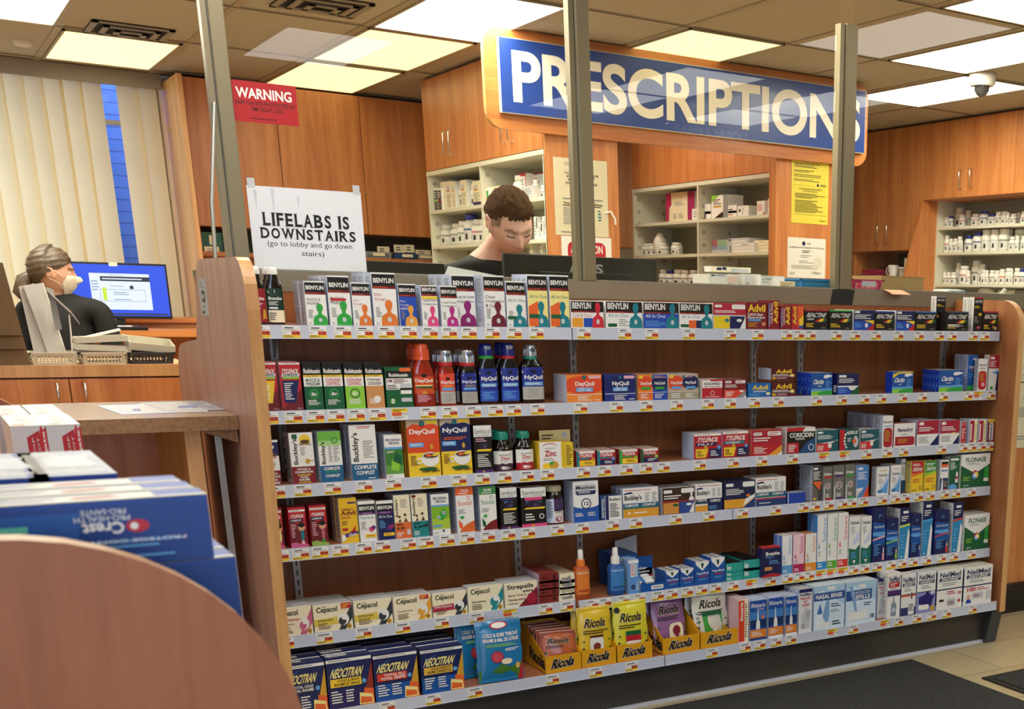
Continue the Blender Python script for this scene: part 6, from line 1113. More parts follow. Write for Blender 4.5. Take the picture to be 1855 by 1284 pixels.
pills(6.8, RS[0], R1, 'the upper shelf at far right', 'pill bottles on the right shelving')
pills(6.8, RS[1], R2, 'the middle shelf at far right', 'pill bottles on the right shelving')
pills(6.8, RS[2], R3, 'the lower shelf at far right', 'pill bottles on the right shelving')
pills(6.8, RS[3], [(1764, 1784, 512, 'b')], 'the lowest shelf at far right', 'pill bottles on the right shelving')
U2 = lambda *r: conv(1120, 280, 4.94, r)
pills(4.62, 1.722, U2((152, 198, 795, 'k'), (202, 243, 797, 'k'), (246, 284, 795, 'k'), (287, 327, 797, 'r'), (330, 385, 793, 'k'), (452, 505, 787), (508, 526, 815)), 'the middle shelf behind the opening', 'pill bottles seen through the opening')
pills(4.62, 1.50, U2((345, 400, 1028, 'k'), (405, 452, 1033, 'b'), (456, 535, 1028, 'k'), (545, 590, 1035, 'k'), (597, 680, 1033, 'k'), (690, 712, 1118)), 'the lower shelf behind the opening', 'pill bottles seen through the opening')
U1 = lambda *r: conv(780, 300, 6.42, r)
pills(3.055, 1.722, U1((102, 165, 690, 'k'), (170, 205, 685, 'A'), (200, 290, 675, 'k'), (296, 360, 645, 'g'), (368, 440, 560, 'b'), (448, 535, 625, 'r'), (540, 600, 625, 'k')), 'the middle shelf behind the man', 'bottles behind the man')
pills(3.055, 1.947, U1((310, 375, 208, 'k'), (452, 500, 218), (935, 1020, 115), (1180, 1215, 160, 'r'), (1258, 1305, 230, 'r'), (1308, 1345, 135, 'b')), 'the upper shelf behind the man', 'bottles behind the man')
def stock(x, z, u0, u1, vt, front, label, dep=.12, off=.04, side='w', lift=0):
    zz = z + lift; xx = x + off; y1, y0 = yat(u0, xx, zz), yat(u1, xx, zz); zt = onX(u0, vt, xx).z
    me = carton_mesh(y1 - y0 - .001, dep, zt - zz, front, side)
    link('medicine_carton', me, None, label, 'medicine box', loc=(xx, y1, zz + .0004), rot=(0, 0, rad(-90)))
S1 = lambda a, b_, c: (780 + a / 6.42, 780 + b_ / 6.42, 300 + c / 6.42)
for k in range(3): stock(3.055, 1.947, *S1(12 + 42 * k, 50 + 42 * k, 262), 'r 0 0 1 1 w|r 0 0 1 .9 k|r .1 .4 .9 .5 %s|l .1 .55 .9 .85 3 w|l .1 .1 .9 .35 3 gy' % ('lg', 'lg', 'r')[k], 'black and white carton behind the man, ' + ('leftmost', 'middle', 'right')[k] + ' of three', off=.03)
for k, (a_, b_, c_) in enumerate(((132, 190, 190), (195, 262, 182), (262, 300, 190), (360, 430, 170), (500, 598, 182))):
    stock(3.055, 1.947, *S1(a_, b_, c_), 'r 0 0 1 1 cr|r .1 .7 .6 .85 lgy|r .1 .62 .6 .7 tn|l .1 .1 .9 .55 10 gy' + ('|r 0 0 1 .18 nb' if k == 4 else ''), 'cream carton on the upper shelf behind the man, ' + ('leftmost', 'second', 'third', 'fourth', 'navy based')[k], off=.05)
stock(3.055, 1.947, *S1(1035, 1120, 95), 'r 0 0 1 1 w|r 0 .9 1 1 r|r .9 0 1 1 r|l .1 .3 .8 .8 9 k', 'white and red carton on the upper right shelf behind man', off=.08)
stock(3.055, 1.947, *S1(1125, 1335, 95), 'r 0 0 1 1 lgy|r 0 .92 1 1 dr|l .1 .2 .8 .8 6 gy|r .4 .3 .6 .8 r', 'wide grey carton with dark red top near the pillar', off=.13)
stock(3.055, 1.947, *S1(1070, 1200, 245), 'r 0 0 1 1 lgy|l .1 .2 .9 .8 4 gy', 'low grey carton stack near the pillar', off=.03)
for k in range(3): stock(3.055, 1.722, *S1((1210, 1255, 1310)[k], (1250, 1305, 1350)[k], (595, 665, 590)[k]), 'r 0 0 1 1 w|l .1 .2 .9 .8 5 gy|r .7 .5 .95 .95 k', 'white carton by the wood pillar, middle shelf, ' + ('left', 'centre', 'right')[k], off=.03)
for k in range(2): stock(3.055, 1.502, *S1((1165, 1285)[k], (1200, 1312)[k], (920, 800)[k]), 'r 0 0 1 1 cr|l .1 .1 .9 .9 9 gy', 'cream carton by the wood pillar, lower shelf, ' + ('short', 'tall')[k], off=.06)
stock(3.055, 1.947, *S1(640, 680, 255), 'r 0 0 1 1 o|r 0 .4 1 .8 g|r 0 .8 1 1 w', 'orange and green carton just above the bowed head', off=.03)
stock(3.055, 1.947, *S1(688, 815, 250), 'r 0 0 1 1 cr|l .1 .2 .9 .8 4 gy', 'cream carton just above the bowed head', off=.05)
S2 = lambda a, b_, c: (1120 + a / 4.94, 1120 + b_ / 4.94, 280 + c / 4.94)
for (a_, b_, c_, fr, lb, of, lf, z) in (
    (430, 685, 350, 'r 0 0 1 1 cr|p #b82a5c 0 0 .1 0 .12 .5 .2 .6 .18 1 0 1|r .76 0 1 1 #a02a5c|t Tracio .4 .8 .6 .86 r|l .3 .55 .65 .7 3 gy|l .25 .1 .4 .3 5 gy|l .45 .1 .65 .3 5 gy', 'large cream and magenta carton in the middle opening', .07, 0, 1.947),
    (660, 735, 487, 'r 0 0 1 1 w|l .2 .2 .8 .8 3 gy', 'small white carton right of the magenta one', .02, 0, 1.947),
    (715, 830, 515, 'r 0 0 1 1 w|r .4 0 .6 1 k|l .05 .2 .35 .8 2 gy', 'low white carton left of the green cornered one', .05, 0, 1.947),
    (712, 828, 452, 'r 0 0 1 1 w|l .1 .3 .5 .7 3 gy', 'clear topped carton stacked on a low white one', .05, .036, 1.947),
    (835, 985, 370, 'r 0 0 1 1 w|p lg 0 1 .5 1 0 .7|p nb .7 0 .62 0 .7 .3 .7 .2|r .7 0 1 1 gy|r .12 .48 .6 .56 gl|l .1 .6 .6 .85 3 k|p k .1 0 .7 0 .68 .3', 'white carton with green corner in the middle opening', .05, 0, 1.947),
    (985, 1060, 505, 'r 0 0 1 1 w|l .05 .3 .8 .6 1 r', 'lower small carton right of the green cornered one', .05, 0, 1.947),
    (985, 1060, 455, 'r 0 0 1 1 w|l .05 .3 .8 .6 1 k', 'upper small carton right of the green cornered one', .05, .03, 1.947),
    (1068, 1168, 462, 'r 0 0 1 1 w|r .4 0 .42 1 gy|l .45 .2 .6 .8 3 gy|c .2 .6 .08 k', 'white small carton with dot on the top open shelf', .05, 0, 1.947),
    (1240, 1308, 418, 'r 0 0 1 1 w|l .1 .3 .9 .8 5 r|p r .7 0 1 0 1 .3', 'white and red carton near the right shelf edge', .03, 0, 1.947),
    (1312, 1335, 408, 'r 0 0 1 1 r|r .4 0 .6 1 w', 'narrow red carton near the right shelf edge', .05, 0, 1.947),
    (1338, 1402, 396, 'r 0 0 1 1 w|r .5 .1 1 .4 k|l .1 .5 .9 .9 4 gy', 'white carton with black patch by the pillar', .03, 0, 1.947),
    (985, 1165, 752, 'r 0 0 1 1 lgy|r .02 .8 .12 .97 nb|r .1 0 .14 .5 k|l .2 .2 .9 .9 3 w', 'grey clear carton standing right of the pens', .06, 0, 1.722),
    (1025, 1215, 795, 'r 0 0 1 1 w|r 0 .3 1 .33 gy|r 0 .62 1 .65 gy|l .4 .7 .9 .9 1 gy', 'stack of flat white cartons on the middle shelf', .03, 0, 1.722),
    (1218, 1360, 770, 'r 0 0 1 1 cr|r 0 .3 1 .33 gy|r 0 .55 1 .58 gy|l .3 .8 .7 .95 1 tn', 'cream folded leaflet pile by the purple carton', .06, 0, 1.722),
    (1360, 1397, 732, 'r 0 0 1 1 #8a1f6a|r .7 0 1 .8 lb', 'narrow purple carton by the pillar', .03, 0, 1.722)):
    stock(4.62, z, *S2(a_, b_, c_), fr, lb, off=of, lift=lf)
for k in range(8):
    stock(4.62, 1.722, *S2(838 + 17 * k, 852 + 17 * k, 762), 'r 0 0 1 1 %s|r .2 .1 .8 .5 lb|r 0 0 1 .25 lgy' % ('#a04a5a' if k < 3 else '#8ab08a'), 'thin upright pen carton, %s of eight in the opening' % OR2(k + 1), off=.04, dep=.05)
# crumpled plastic bag on the bottle row
p = onX(1196, 455, 4.70); b = MB(); rings = []
for k in range(9):
    t = k / 8; r = (.022 + .028 * sin(t * pi) ** .7) * (1 if t < .85 else .7)
    rings.append([(r * (1 + .25 * noise.noise(Vector((cos(a) * 2, sin(a) * 2, t * 5)))) * cos(a), r * (1 + .3 * noise.noise(Vector((cos(a) * 3, sin(a) * 2, t * 7)))) * sin(a), -.012 + .155 * t) for a in [2 * pi * q / 14 for q in range(14)]])
b.loft(rings, 'whitecap'); b.obj('plastic_bag', loc=(p.x, p.y, 1.722 + .015), label='crumpled white plastic bag among bottles in the opening', cat='bag')
# ------------------------------------------------------------------ things on the counter ledge
LZ = 1.4625
def ledge_box(u0, u1, vt, y, dep, front, label, name='cardboard_box', lift=0, side='w', top=None):
    z = LZ + lift; x0, x1 = xat(u0, y, z), xat(u1, y, z); zt = onY(u0, vt, y).z
    me = carton_mesh(x1 - x0, dep, zt - z, front, side, top, sart='')
    link(name, me, None, label, 'box', loc=(x0, y, z + .0003))
ledge_box(1284, 1337, 496, .5, .12, 'r 0 0 1 1 w|r .08 .82 .2 .95 nb|l .22 .82 .6 .95 2 b|r .62 .3 .98 .85 #e8c8bc|l .66 .1 .95 .3 2 gy', 'white box with pinkish label on the counter ledge')
ledge_box(1349, 1378, 496, .5, .12, 'r 0 0 1 1 #dcdad8|l .1 .2 .4 .4 1 gy', 'plain white box left of the green lettered box')
ledge_box(1378, 1421, 499, .45, .16, 'r 0 0 1 1 w|t LORIS .07 .6 .5 .82 #1f5a34 bi|l .05 .88 .7 .95 1 k|l .07 .4 .8 .5 2 k|e .6 .0 .3 .12 #2f8a3c|e .6 -.05 .26 .1 w', 'white box with green lettering on the counter ledge')
ledge_box(1288, 1360, 482, .55, .05, 'r 0 0 1 1 cr|r .14 .3 .26 .8 nb|r .28 .4 .38 .9 nb|r .5 .1 .95 .7 lgy', 'flat cream carton lying across the white boxes', lift=.052)
ledge_box(1412, 1440, 509, .38, .08, 'r 0 0 1 1 cr|l .1 .2 .9 .8 2 gl', 'low pile of folded cream papers by the certificate', name='paper_pile')
ledge_box(1596, 1672, 499, .5, .2, 'r 0 0 1 1 #a88a5a|p #94774a 0 1 .3 .92 1 .86 1 1', 'brown cardboard box on the ledge, right of post', side='#94774a', top='#8a6e44')
def basket(u0, u1, vt, y, z, dep, col, label, name='plastic_basket', slots=True, lab=None, zfix=None, x=None):
    if x is None: x0, x1 = xat(u0, y, z), xat(u1, y, z)
    else: x0, x1 = x
    zt = (onY(u0, vt, y).z if zfix is None else zfix); W, H = x1 - x0, zt - z; t = .003; tp = .06 * W
    e = empty(name, (x0, y, z), label, 'basket')
    b = MB(); n = 12
    # floor and four slatted walls
    b.box(tp, .01, 0, W - tp, dep - .01, .003, col)
    def wall(P0, P1, D):
        # P0,P1 bottom corners; D outward taper vector
        P0, P1, D = Vector(P0), Vector(P1), Vector(D)
        def q(a, c, z0, z1):
            A = P0.lerp(P1, a); B = P0.lerp(P1, c)
            vs = [A + D * (z0 / H) + Vector((0, 0, z0)), B + D * (z0 / H) + Vector((0, 0, z0)), B + D * (z1 / H) + Vector((0, 0, z1)), A + D * (z1 / H) + Vector((0, 0, z1))]
            nn = (vs[1] - vs[0]).cross(vs[3] - vs[0]).normalized() * t
            vs += [v + nn for v in vs]; b.add(vs, [(0, 1, 2, 3), (7, 6, 5, 4), (0, 4, 5, 1), (1, 5, 6, 2), (2, 6, 7, 3), (3, 7, 4, 0)], col)
        q(0, 1, 0, H * .18); q(0, 1, H * .68, H * .94)
        if slots:
            q(0, 1, H * .40, H * .46)
            for k in range(n + 1):
                a = k / n; q(max(0, a - .012 - (.05 if k in (0, n) else 0)), min(1, a + .012 + (.05 if k in (0, n) else 0)), H * .15, H * .7)
        else: q(0, 1, H * .1, H * .75)
    wall((tp, 0, 0), (W - tp, 0, 0), (0, -.006, 0)); wall((W - tp, dep, 0), (tp, dep, 0), (0, .006, 0)); wall((tp, dep, 0), (tp, 0, 0), (-tp, 0, 0)); wall((W - tp, 0, 0), (W - tp, dep, 0), (tp, 0, 0))
    b.obj('basket_body', e)
    r = MB()
    for q_ in ((-.003, -.012, W + .003, -.004), (-.003, dep + .004, W + .003, dep + .012), (-.006, -.012, .003, dep + .012), (W - .003, -.012, W + .006, dep + .012)): r.box(q_[0], q_[1], H - .006, q_[2], q_[3], H, col)
    r.obj('rim', e)
    if lab: put_b = MB(); put_b.box(W * lab[0], -.014, H * .35, W * lab[1], -.0125, H * .85, lab[2]); put_b.obj('paper_label', e)
    return e
for nm, c in (('pinkplastic', '#b82a5c'), ('blueplastic', '#2f8ac0'), ('creamplastic', '#cfcab4'), ('greyplastic', '#34393c'), ('greenplastic', '#1f5a4c'), ('navyplastic', '#1c4a78'), ('greyb', '#8f9298')): plain(nm, c, .4)
basket(1540, 1597, 505, .36, LZ, .16, 'pinkplastic', 'pink plastic basket on the ledge, right of post', lab=(.3, .75, 'lgy'))
basket(1447, 1511, 504, .40, LZ, .12, 'blueplastic', 'bright blue plastic tray on the ledge below certificate', slots=False)
p0 = onY(1505, 527, GB - .003); p1 = onY(1547, 552, GB - .003)
b = MB(); b.prism([(onY(1508, 528, GB).x, 1.462), (onY(1547.5, 528, GB).x, 1.462), (onY(1543, 551, GB).x, 1.406), (onY(1503, 551, GB).x, 1.406)], GB - .0035, GB - .002, 'y', 'black'); b.obj('black_tape', label='square patch of black tape on the ledge edge', cat='tape')
x0 = xat(1600, GB, 1.464); b = MB(); plain('stickynote', '#e08a5a', .6); n = 8; vs = []
for k in range(n + 1):
    t = k / n; yy = GB + .03 - .075 * t; zz = 1.4665 - .03 * max(0, t - .35) ** 1.3
    vs += [(x0 + .01 * t, yy, zz), (x0 + .085 + .02 * t, yy, zz)]
b.add(vs, [(2 * k, 2 * k + 1, 2 * k + 3, 2 * k + 2) for k in range(n)], 'stickynote', True)
vs = [(v[0], v[1], v[2] + .0006) for v in vs]; b.add(vs, [(2 * k, 2 * k + 2, 2 * k + 3, 2 * k + 1) for k in range(n)], 'stickynote', True)
b.obj('sticky_note', label='orange sticky note curling over the ledge edge', cat='note')
x0 = xat(1702, .42, LZ); b = MB(); b.lathe([(0, .075), (.004, .085, .05), (.014, .08, .045), (.016, .05, .03)], 'whitecap', cx=.08, cy=.05, n=28); put(b, art('r .1 .1 .9 .9 #5aa0b8|l .1 .2 .9 .8 1 w', .12, .01), lambda x, y, e: (x + .02, .0 - e, y + .003)); b.obj('tape_measure_disc', loc=(x0, .40, LZ), label='low white and blue round dish on the ledge, right', cat='dish')
b = MB(); b.box(0, 0, 0, .42, .12, .006, 'steel'); b.obj('metal_tray', loc=(xat(1690, .30, LZ), .345, LZ), label='flat metal tray on the ledge before the round dish', cat='tray')
b = MB(); b.box(0, 0, 0, .1, .1, .008, 'cr'); b.prism([(.03, .008), (.09, .008), (.055, .03)], .04, .045, 'y', 'w'); b.obj('paper_pile', loc=(xat(1803, .4, LZ), .36, LZ), label='small pile of folded papers at the ledge end', cat='papers')
b = MB(); b.box(0, 0, 0, .3, .1, .02, 'bronze'); b.box(.01, .0, .02, .3, .08, .028, 'bronze_dark'); b.obj('card_rail', loc=(xat(1842, .33, LZ), .345, LZ), label='grey metal rail block at the far right ledge end', cat='rail')
# niche with mug, cup, basket
xn = XR + .06
p = Vector((xn + .04, yat(1611, xn, 1.626), 1.6255)); e = empty('coffee_mug', p, 'white mug with red hearts in the right niche', 'mug')
b = MB(); b.lathe([(0, .04), (.005, .042), (.1, .044), (.1, .039), (.012, .037)], 'whitecap', n=24); put(b, art('c .3 .35 .1 r|c .45 .35 .1 r|p r .22 .3 .53 .3 .37 .1|c .3 .75 .06 r|c .6 .7 .05 br', .06, .09), lambda x, y, e_: (-.0445 * cos((x - .03) / .044) - e_ * 3, -(x - .03) * .95, y + .005)); b.obj('body', e)
MB().tube([(-.01, .04, .085), (-.01, .07, .08), (-.01, .078, .05), (-.01, .065, .022), (-.01, .04, .02)], .006, 'whitecap').obj('handle', e)
b = MB().lathe([(0, .028), (.07, .034), (.07, .036), (.082, .036), (.082, .03)], 'whitecap', n=20); b.obj('lidded_cup', loc=(xn + .03, yat(1628.5, xn, 1.626), 1.6255), label='small white tub beside the heart mug', cat='cup')
link('medicine_carton', carton_mesh(.05, .04, .15, 'r 0 0 1 1 cr|l .3 .3 .9 .6 3 lb', 'w'), None, 'upright cream carton at the right end of niche', 'box', loc=(xn, yat(1637, xn, 1.626), 1.6258), rot=(0, 0, rad(-90)))
eb = basket(0, 1, 0, 0, 1.6255, .14, 'pinkplastic', 'dark pink plastic basket in the right niche', zfix=1.69, x=(0, .19)); eb.location = (xn, yat(1561, xn, 1.63), 1.6255); eb.rotation_euler = (0, 0, rad(-90))
# baskets under the tall back cabinets
zb = 1.6505; yb = 6.03
basket(660, 711, 455, yb, zb, .2, 'greyb', 'grey plastic basket with paper labels under the cabinets', lab=(.3, .72, 'cr'))
basket(713, 756, 458, yb, zb, .2, 'navyplastic', 'blue plastic basket with paper label under the cabinets', lab=(.35, .8, 'cr'), slots=False)
basket(757, 784, 461, yb, zb, .2, 'greyb', 'pale plastic basket with labels next to the white shelving', lab=(.1, .95, 'cr'), slots=False)
basket(360, 406, 420, yb, zb + .0, .2, 'greenplastic', 'dark green basket with papers beside the left post', lab=(.45, .7, 'cr'), slots=False)
for k, (u0, u1, v0, v1, l) in enumerate(((684, 705, 446, 458, 'tilted over the grey basket'), (714, 733, 443, 457, 'left of the pair over the blue basket'), (734, 750, 443, 457, 'right of the pair over the blue basket'), (753, 780, 452, 462, 'over the pale basket'))):
    sheet(u0, v0, u1, v1, yb + .05, 'folded_paper', 'r 0 0 1 1 cr|l .2 .2 .8 .8 2 k', 'small cream paper label ' + l, 'paper', back='cr')
sheet(371, 446, 396, 458, yb - .02, 'folded_paper', 'r 0 0 1 1 cr|l .2 .2 .8 .8 2 gy', 'small cream paper label under the green basket', 'paper', back='cr')
# ------------------------------------------------------------------ monitors on the counter
def monitor_back(u0, u1, vt, y, label, logo=False, drop=.30):
    x0, x1 = xat(u0, y, 1.5), xat(u1, y, 1.5); zt = onY((u0 + u1) / 2, vt, y).z; w = x1 - x0
    e = empty('computer_monitor', ((x0 + x1) / 2, y, 1.1), label, 'monitor')
    h1 = zt - 1.1; h0 = h1 - drop
    b = MB(); b.box(-w / 2, 0, h0, w / 2, .014, h1, 'blackplastic'); b.box(-w * .3, -.03, h0 + .04, w * .3, 0, h1 - .06, 'blackplastic'); b.obj('casing', e, bevel=.004)
    MB().box(-w / 2 + .008, .014, h0 + .015, w / 2 - .008, .0145, h1 - .008, 'black').obj('screen', e)
    b = MB(); b.box(-.03, -.045, 0, .03, -.03, h0 + .12, 'blackplastic'); b.box(-.12, -.1, 0, .12, .08, .012, 'blackplastic'); b.obj('stand', e)
    if logo:
        b = MB(); a0, a1 = onY(1031, 494, y), onY(1092, 479, y); vs, fs = glyphs('/SUS', 1)
        b.add([(a0.x + p * (a1.x - a0.x) - (x0 + x1) / 2, -.0012, a0.z - 1.1 + q * (a1.z - a0.z)) for p, q in vs], fs, 'gy'); b.obj('maker_lettering', e)
    return e
monitor_back(912, 1190, 464, .90, 'wide black computer monitor seen from behind, before the man', True)
monitor_back(600, 806, 473, .90, 'black computer monitor seen from behind, left of the man')
b = MB(); b.box(-.2, .8, FL, 4.6, .82, 1.06, 'cherry'); b.box(.8, .80, 1.06, 4.6, 1.0, 1.1, 'cherry_x')
bb = MB(); bb.box(.82, .79, 1.06, 4.6, 1.12, 1.0995, 'cherry_x'); bb.box(.82, .79, FL, 4.6, .81, 1.06, 'cherry'); bb.obj('work_desk', label='low work desk behind the counter ledge', cat='desk')
q = [onY(805, 510, .5), onY(905, 510, .5), onY(905, 500, .5), onY(860, 491, .5), onY(812, 482, .5)]
b = MB(); b.prism([(v.x, max(v.z, 1.4632)) for v in q], .5, .502, 'y', 'w'); b.obj('paper_sheet', label='loose white paper sheet behind the tall cartons', cat='paper')
# ------------------------------------------------------------------ left side: basket counter, monitor, desk
YB = 2.0; zc = 1.112
b = MB(); b.box(-.9, YB, zc - .045, .96, YB + .55, zc, 'edge'); b.box(-.9, YB + .02, FL, .96, YB + .5, zc - .05, 'cherry'); e = b.obj('low_counter', label='low wooden counter at left carrying the small baskets', cat='counter')
ex = [-.9, -.28, xat(125, YB, 1.05), .955]
for k in range(3):
    d = MB(); d.box(ex[k] + .003, YB + .0, FL + .1, ex[k + 1] - .003, YB + .018, zc - .053, 'cherry'); d = d.obj('door', e, bevel=.001)
    hx = xat(103, YB, 1.02) if k == 1 else (xat(153, YB, 1.02) if k == 2 else -.35)
    handle(d, (hx, YB, .99), 'y', .11)
bk = [basket(57, 143, 638, YB + .05, zc, .14, 'creamplastic', 'cream plastic basket holding a tall folded paper'),
      basket(147, 233, 638, YB + .05, zc, .14, 'creamplastic', 'cream plastic basket under two stacked trays, middle one'),
      basket(235, 317, 638, YB + .05, zc, .14, 'greyplastic', 'dark grey plastic basket, rightmost on the low counter')]
for k in range(2):
    b = MB(); x0, x1 = xat(137 + 4 * k, YB + .1, 1.17), xat(233 - 3 * k, YB + .1, 1.17); w = x1 - x0
    b.box(.005, 0, 0, w - .005, .12, .004, 'creamplastic')
    for q in ((0, -.004, w, 0), (0, .12, w, .124), (-.004, -.004, 0, .124), (w, -.004, w + .004, .124)): b.box(q[0], q[1], 0, q[2], q[3], .022, 'creamplastic')
    b.obj('shallow_tray', loc=(x0, YB + .065, 1.167 + .024 * k), rot=(0, rad(3 - 6 * k), 0), label='shallow cream tray stacked on the middle basket, ' + ('lower', 'upper')[k], cat='tray')
b = MB(); x0, x1 = xat(232, YB + .1, 1.17), xat(312, YB + .1, 1.17); w = x1 - x0
b.box(0, 0, 0, w, .13, .003, 'creamplastic')
for q in ((0, -.003, w, 0), (0, .13, w, .133), (-.003, -.003, 0, .133), (w, -.003, w + .003, .133)): b.box(q[0], q[1], 0, q[2], q[3], .03, 'creamplastic')
for i in range(6):
    for j in range(3): b.box(.03 + i * .022, .03 + j * .03, .003, .042 + i * .022, .045 + j * .03, .0034, 'black')
b.obj('shallow_tray', loc=(x0, YB + .06, 1.168), rot=(rad(10), rad(6), 0), label='tilted perforated cream tray on the dark grey basket', cat='tray')
b = MB(); T = Matrix.Rotation(rad(-14), 4, 'Y'); b.box(0, 0, 0, .15, .05, .008, 'w', T=T)
for k in range(4): b.box(.02 + .03 * k, .008, .0082, .04 + .03 * k, .03, .0086, 'lgy', T=T)
b.obj('blister_pack', loc=(xat(148, YB + .14, 1.2), YB + .17, 1.20), label='cream telephone style remote leaning on the trays', cat='remote')
# tall folded paper in the left basket
b = MB(); z0 = zc + .02
P4 = [onY(88, 642, YB + .1), onY(120, 642, YB + .1), onY(77, 512, YB + .16), onY(42, 518, YB + .16)]
vs = [tuple(p) for p in P4] + [tuple(p + Vector((.004, .01, 0))) for p in P4]
b.add(vs, [(0, 1, 2, 3), (7, 6, 5, 4), (0, 4, 5, 1), (1, 5, 6, 2), (2, 6, 7, 3), (3, 7, 4, 0)], '#cfccc0')
P5 = [onY(62, 642, YB + .11), onY(90, 642, YB + .11), onY(60, 514, YB + .18), onY(34, 519, YB + .17)]
vs = [tuple(p) for p in P5] + [tuple(p + Vector((.004, .01, 0))) for p in P5]
b.add(vs, [(0, 1, 2, 3), (7, 6, 5, 4), (0, 4, 5, 1), (1, 5, 6, 2), (2, 6, 7, 3), (3, 7, 4, 0)], '#bdb9ac')
P6 = [onY(84, 520, YB + .12), onY(96, 524, YB + .12), onY(112, 596, YB + .09), onY(100, 598, YB + .09)]
b.add([tuple(p + Vector((0, -.012, 0))) for p in P6] + [tuple(p + Vector((0, -.011, 0))) for p in P6], [(3, 2, 1, 0), (4, 5, 6, 7)], 'gy')
b.obj('folded_paper', label='tall stiff folded grey paper standing in the left basket', cat='paper')
b = MB(); pts = [onY(82, 520, YB + .08), onY(108, 545, YB + .07), onY(127, 562, YB + .06), onY(143, 583, YB + .05)]
for a_, c_ in zip(pts, pts[1:]):
    b.add([tuple(a_), tuple(c_), tuple(c_ + Vector((.002, 0, -.012))), tuple(a_ + Vector((.002, 0, -.012))), tuple(a_ + Vector((0, .03, 0))), tuple(c_ + Vector((0, .03, 0)))], [(0, 1, 2, 3), (0, 4, 5, 1)], 'w')
b.tube([onY(125, 570, YB + .07), onY(128, 600, YB + .07), onY(131, 640, YB + .07)], .003, 'w'); b.obj('paper_tag', label='white paper tag on a stalk bending right from basket', cat='tag')
# brown paper bag at the left edge
b = MB(); plain('kraft', '#6e5638', .8, noise_amt=.15, nscale=12)
xa, xb = xat(-70, YB + .02, zc), xat(56, YB + .02, zc); zt = onY(20, 476, YB + .02).z
vs = [(xa, YB + .02, zc), (xb, YB + .02, zc), (xb - .035, YB + .05, zt), (xa, YB + .05, zt), (xa, YB + .17, zc), (xb, YB + .17, zc), (xb - .035, YB + .14, zt), (xa, YB + .14, zt)]
b.add(vs, [(0, 1, 2, 3), (5, 4, 7, 6), (1, 5, 6, 2), (4, 0, 3, 7), (0, 4, 5, 1)], 'kraft')
for zz in (zc + .06, zc + .11): b.box(xa, YB + .014, zz, xb - .01, YB + .03, zz + .0015, 'kraft')
b.obj('paper_bag', label='brown paper bag standing at the left photo edge', cat='bag')
# the lit monitor behind the baskets
ym = 5.0; q0, q1 = onY(146, 578, ym), onY(296, 481, ym); W = q1.x - q0.x + .0; H = onY(200, 482, ym).z - onY(200, 574, ym).z
m, nt, bs = newmat('scrblue'); bs.inputs['Base Color'].default_value = (0, 0, 0, 1); bs.inputs['Emission Color'].default_value = lin('#1c4fe0'); bs.inputs['Emission Strength'].default_value = .8
for nm, c in (('scrwhite', '#dfe9f4'), ('scrdark', '#1c2a3a'), ('scrgrey', '#8fa6c0'), ('scrlime', '#c8e040')):
    m, nt, bs = newmat(nm); bs.inputs['Base Color'].default_value = (0, 0, 0, 1); bs.inputs['Emission Color'].default_value = lin(c); bs.inputs['Emission Strength'].default_value = .8
e = empty('computer_monitor', (q0.x - .03, ym, 1.17), 'computer monitor with bright blue screen showing a white form', 'monitor', rz=rad(-4))
hz = onY(200, 577, ym).z - 1.17
b = MB(); b.box(0, 0, hz, W + .04, .03, hz + H + .03, 'blackplastic'); b.obj('casing', e, bevel=.003)
b = MB(); put(b, art('r 0 0 1 1 scrblue|r .19 .12 .82 .83 scrwhite|t Pharmacy .4 .785 .55 .81 scrdark|r .3 .68 .82 .77 scrdark|l .32 .70 .8 .75 1 scrwhite|l .2 .48 .28 .7 4 scrgrey|r .28 .28 .76 .52 scrgrey|r .285 .29 .755 .51 scrwhite|r .31 .3 .35 .55 scrlime|r .4 .54 .66 .62 scrwhite|t Ada_Pharmacist .4 .57 .54 .6 scrdark|p scrdark .6 .53 .64 .53 .64 .58 .62 .61 .6 .58|l .42 .4 .6 .48 2 scrgrey|l .42 .3 .7 .34 1 scrgrey|r .02 .02 .98 .05 scrdark', W + .02, H), lambda x, y, q: (x + .01, -.0005 - q, hz + .018 + y)); b.obj('screen', e)
MB().box(W * .45, -.001, hz + H + .01, W * .5 + .02, .001, hz + H + .03, 'cr').obj('paper_label', e)
b = MB(); b.box(W * .45, .02, .01, W * .55, .05, hz + .1, 'blackplastic'); b.box(W * .3, -.06, 0, W * .7, .12, .012, 'blackplastic'); b.obj('stand', e)
b = MB(); b.box(.45, 4.62, 1.13, 1.68, 5.26, 1.165, 'cherry_x'); b.box(1.6, 4.7, FL, 1.66, 5.2, 1.13, 'cherry'); b.box(.45, 5.22, FL, 1.6, 5.25, 1.13, 'cherry')
b.obj('computer_desk', label='wooden computer desk in front of the window blinds', cat='desk')
for k, (u0, u1, v0, v1, l) in enumerate(((150, 240, 576, 584, 'under the lit monitor'), (168, 244, 586, 592, 'in front of the monitor stand'))):
    x0, x1 = xat(u0, 4.8 - .1 * k, 1.18), xat(u1, 4.8 - .1 * k, 1.18)
    MB().box(0, 0, 0, x1 - x0, .08, .02 - .008 * k, 'w').obj('paper_pile', loc=(x0, 4.8 - .13 * k, 1.1655), label='low stack of white papers ' + l, cat='papers')
x0 = xat(196, 4.66, 1.17); MB().box(0, 0, 0, .2, .1, .018, 'blackplastic').obj('keyboard', loc=(x0, 4.63, 1.1655), label='black keyboard end on the computer desk', cat='keyboard')
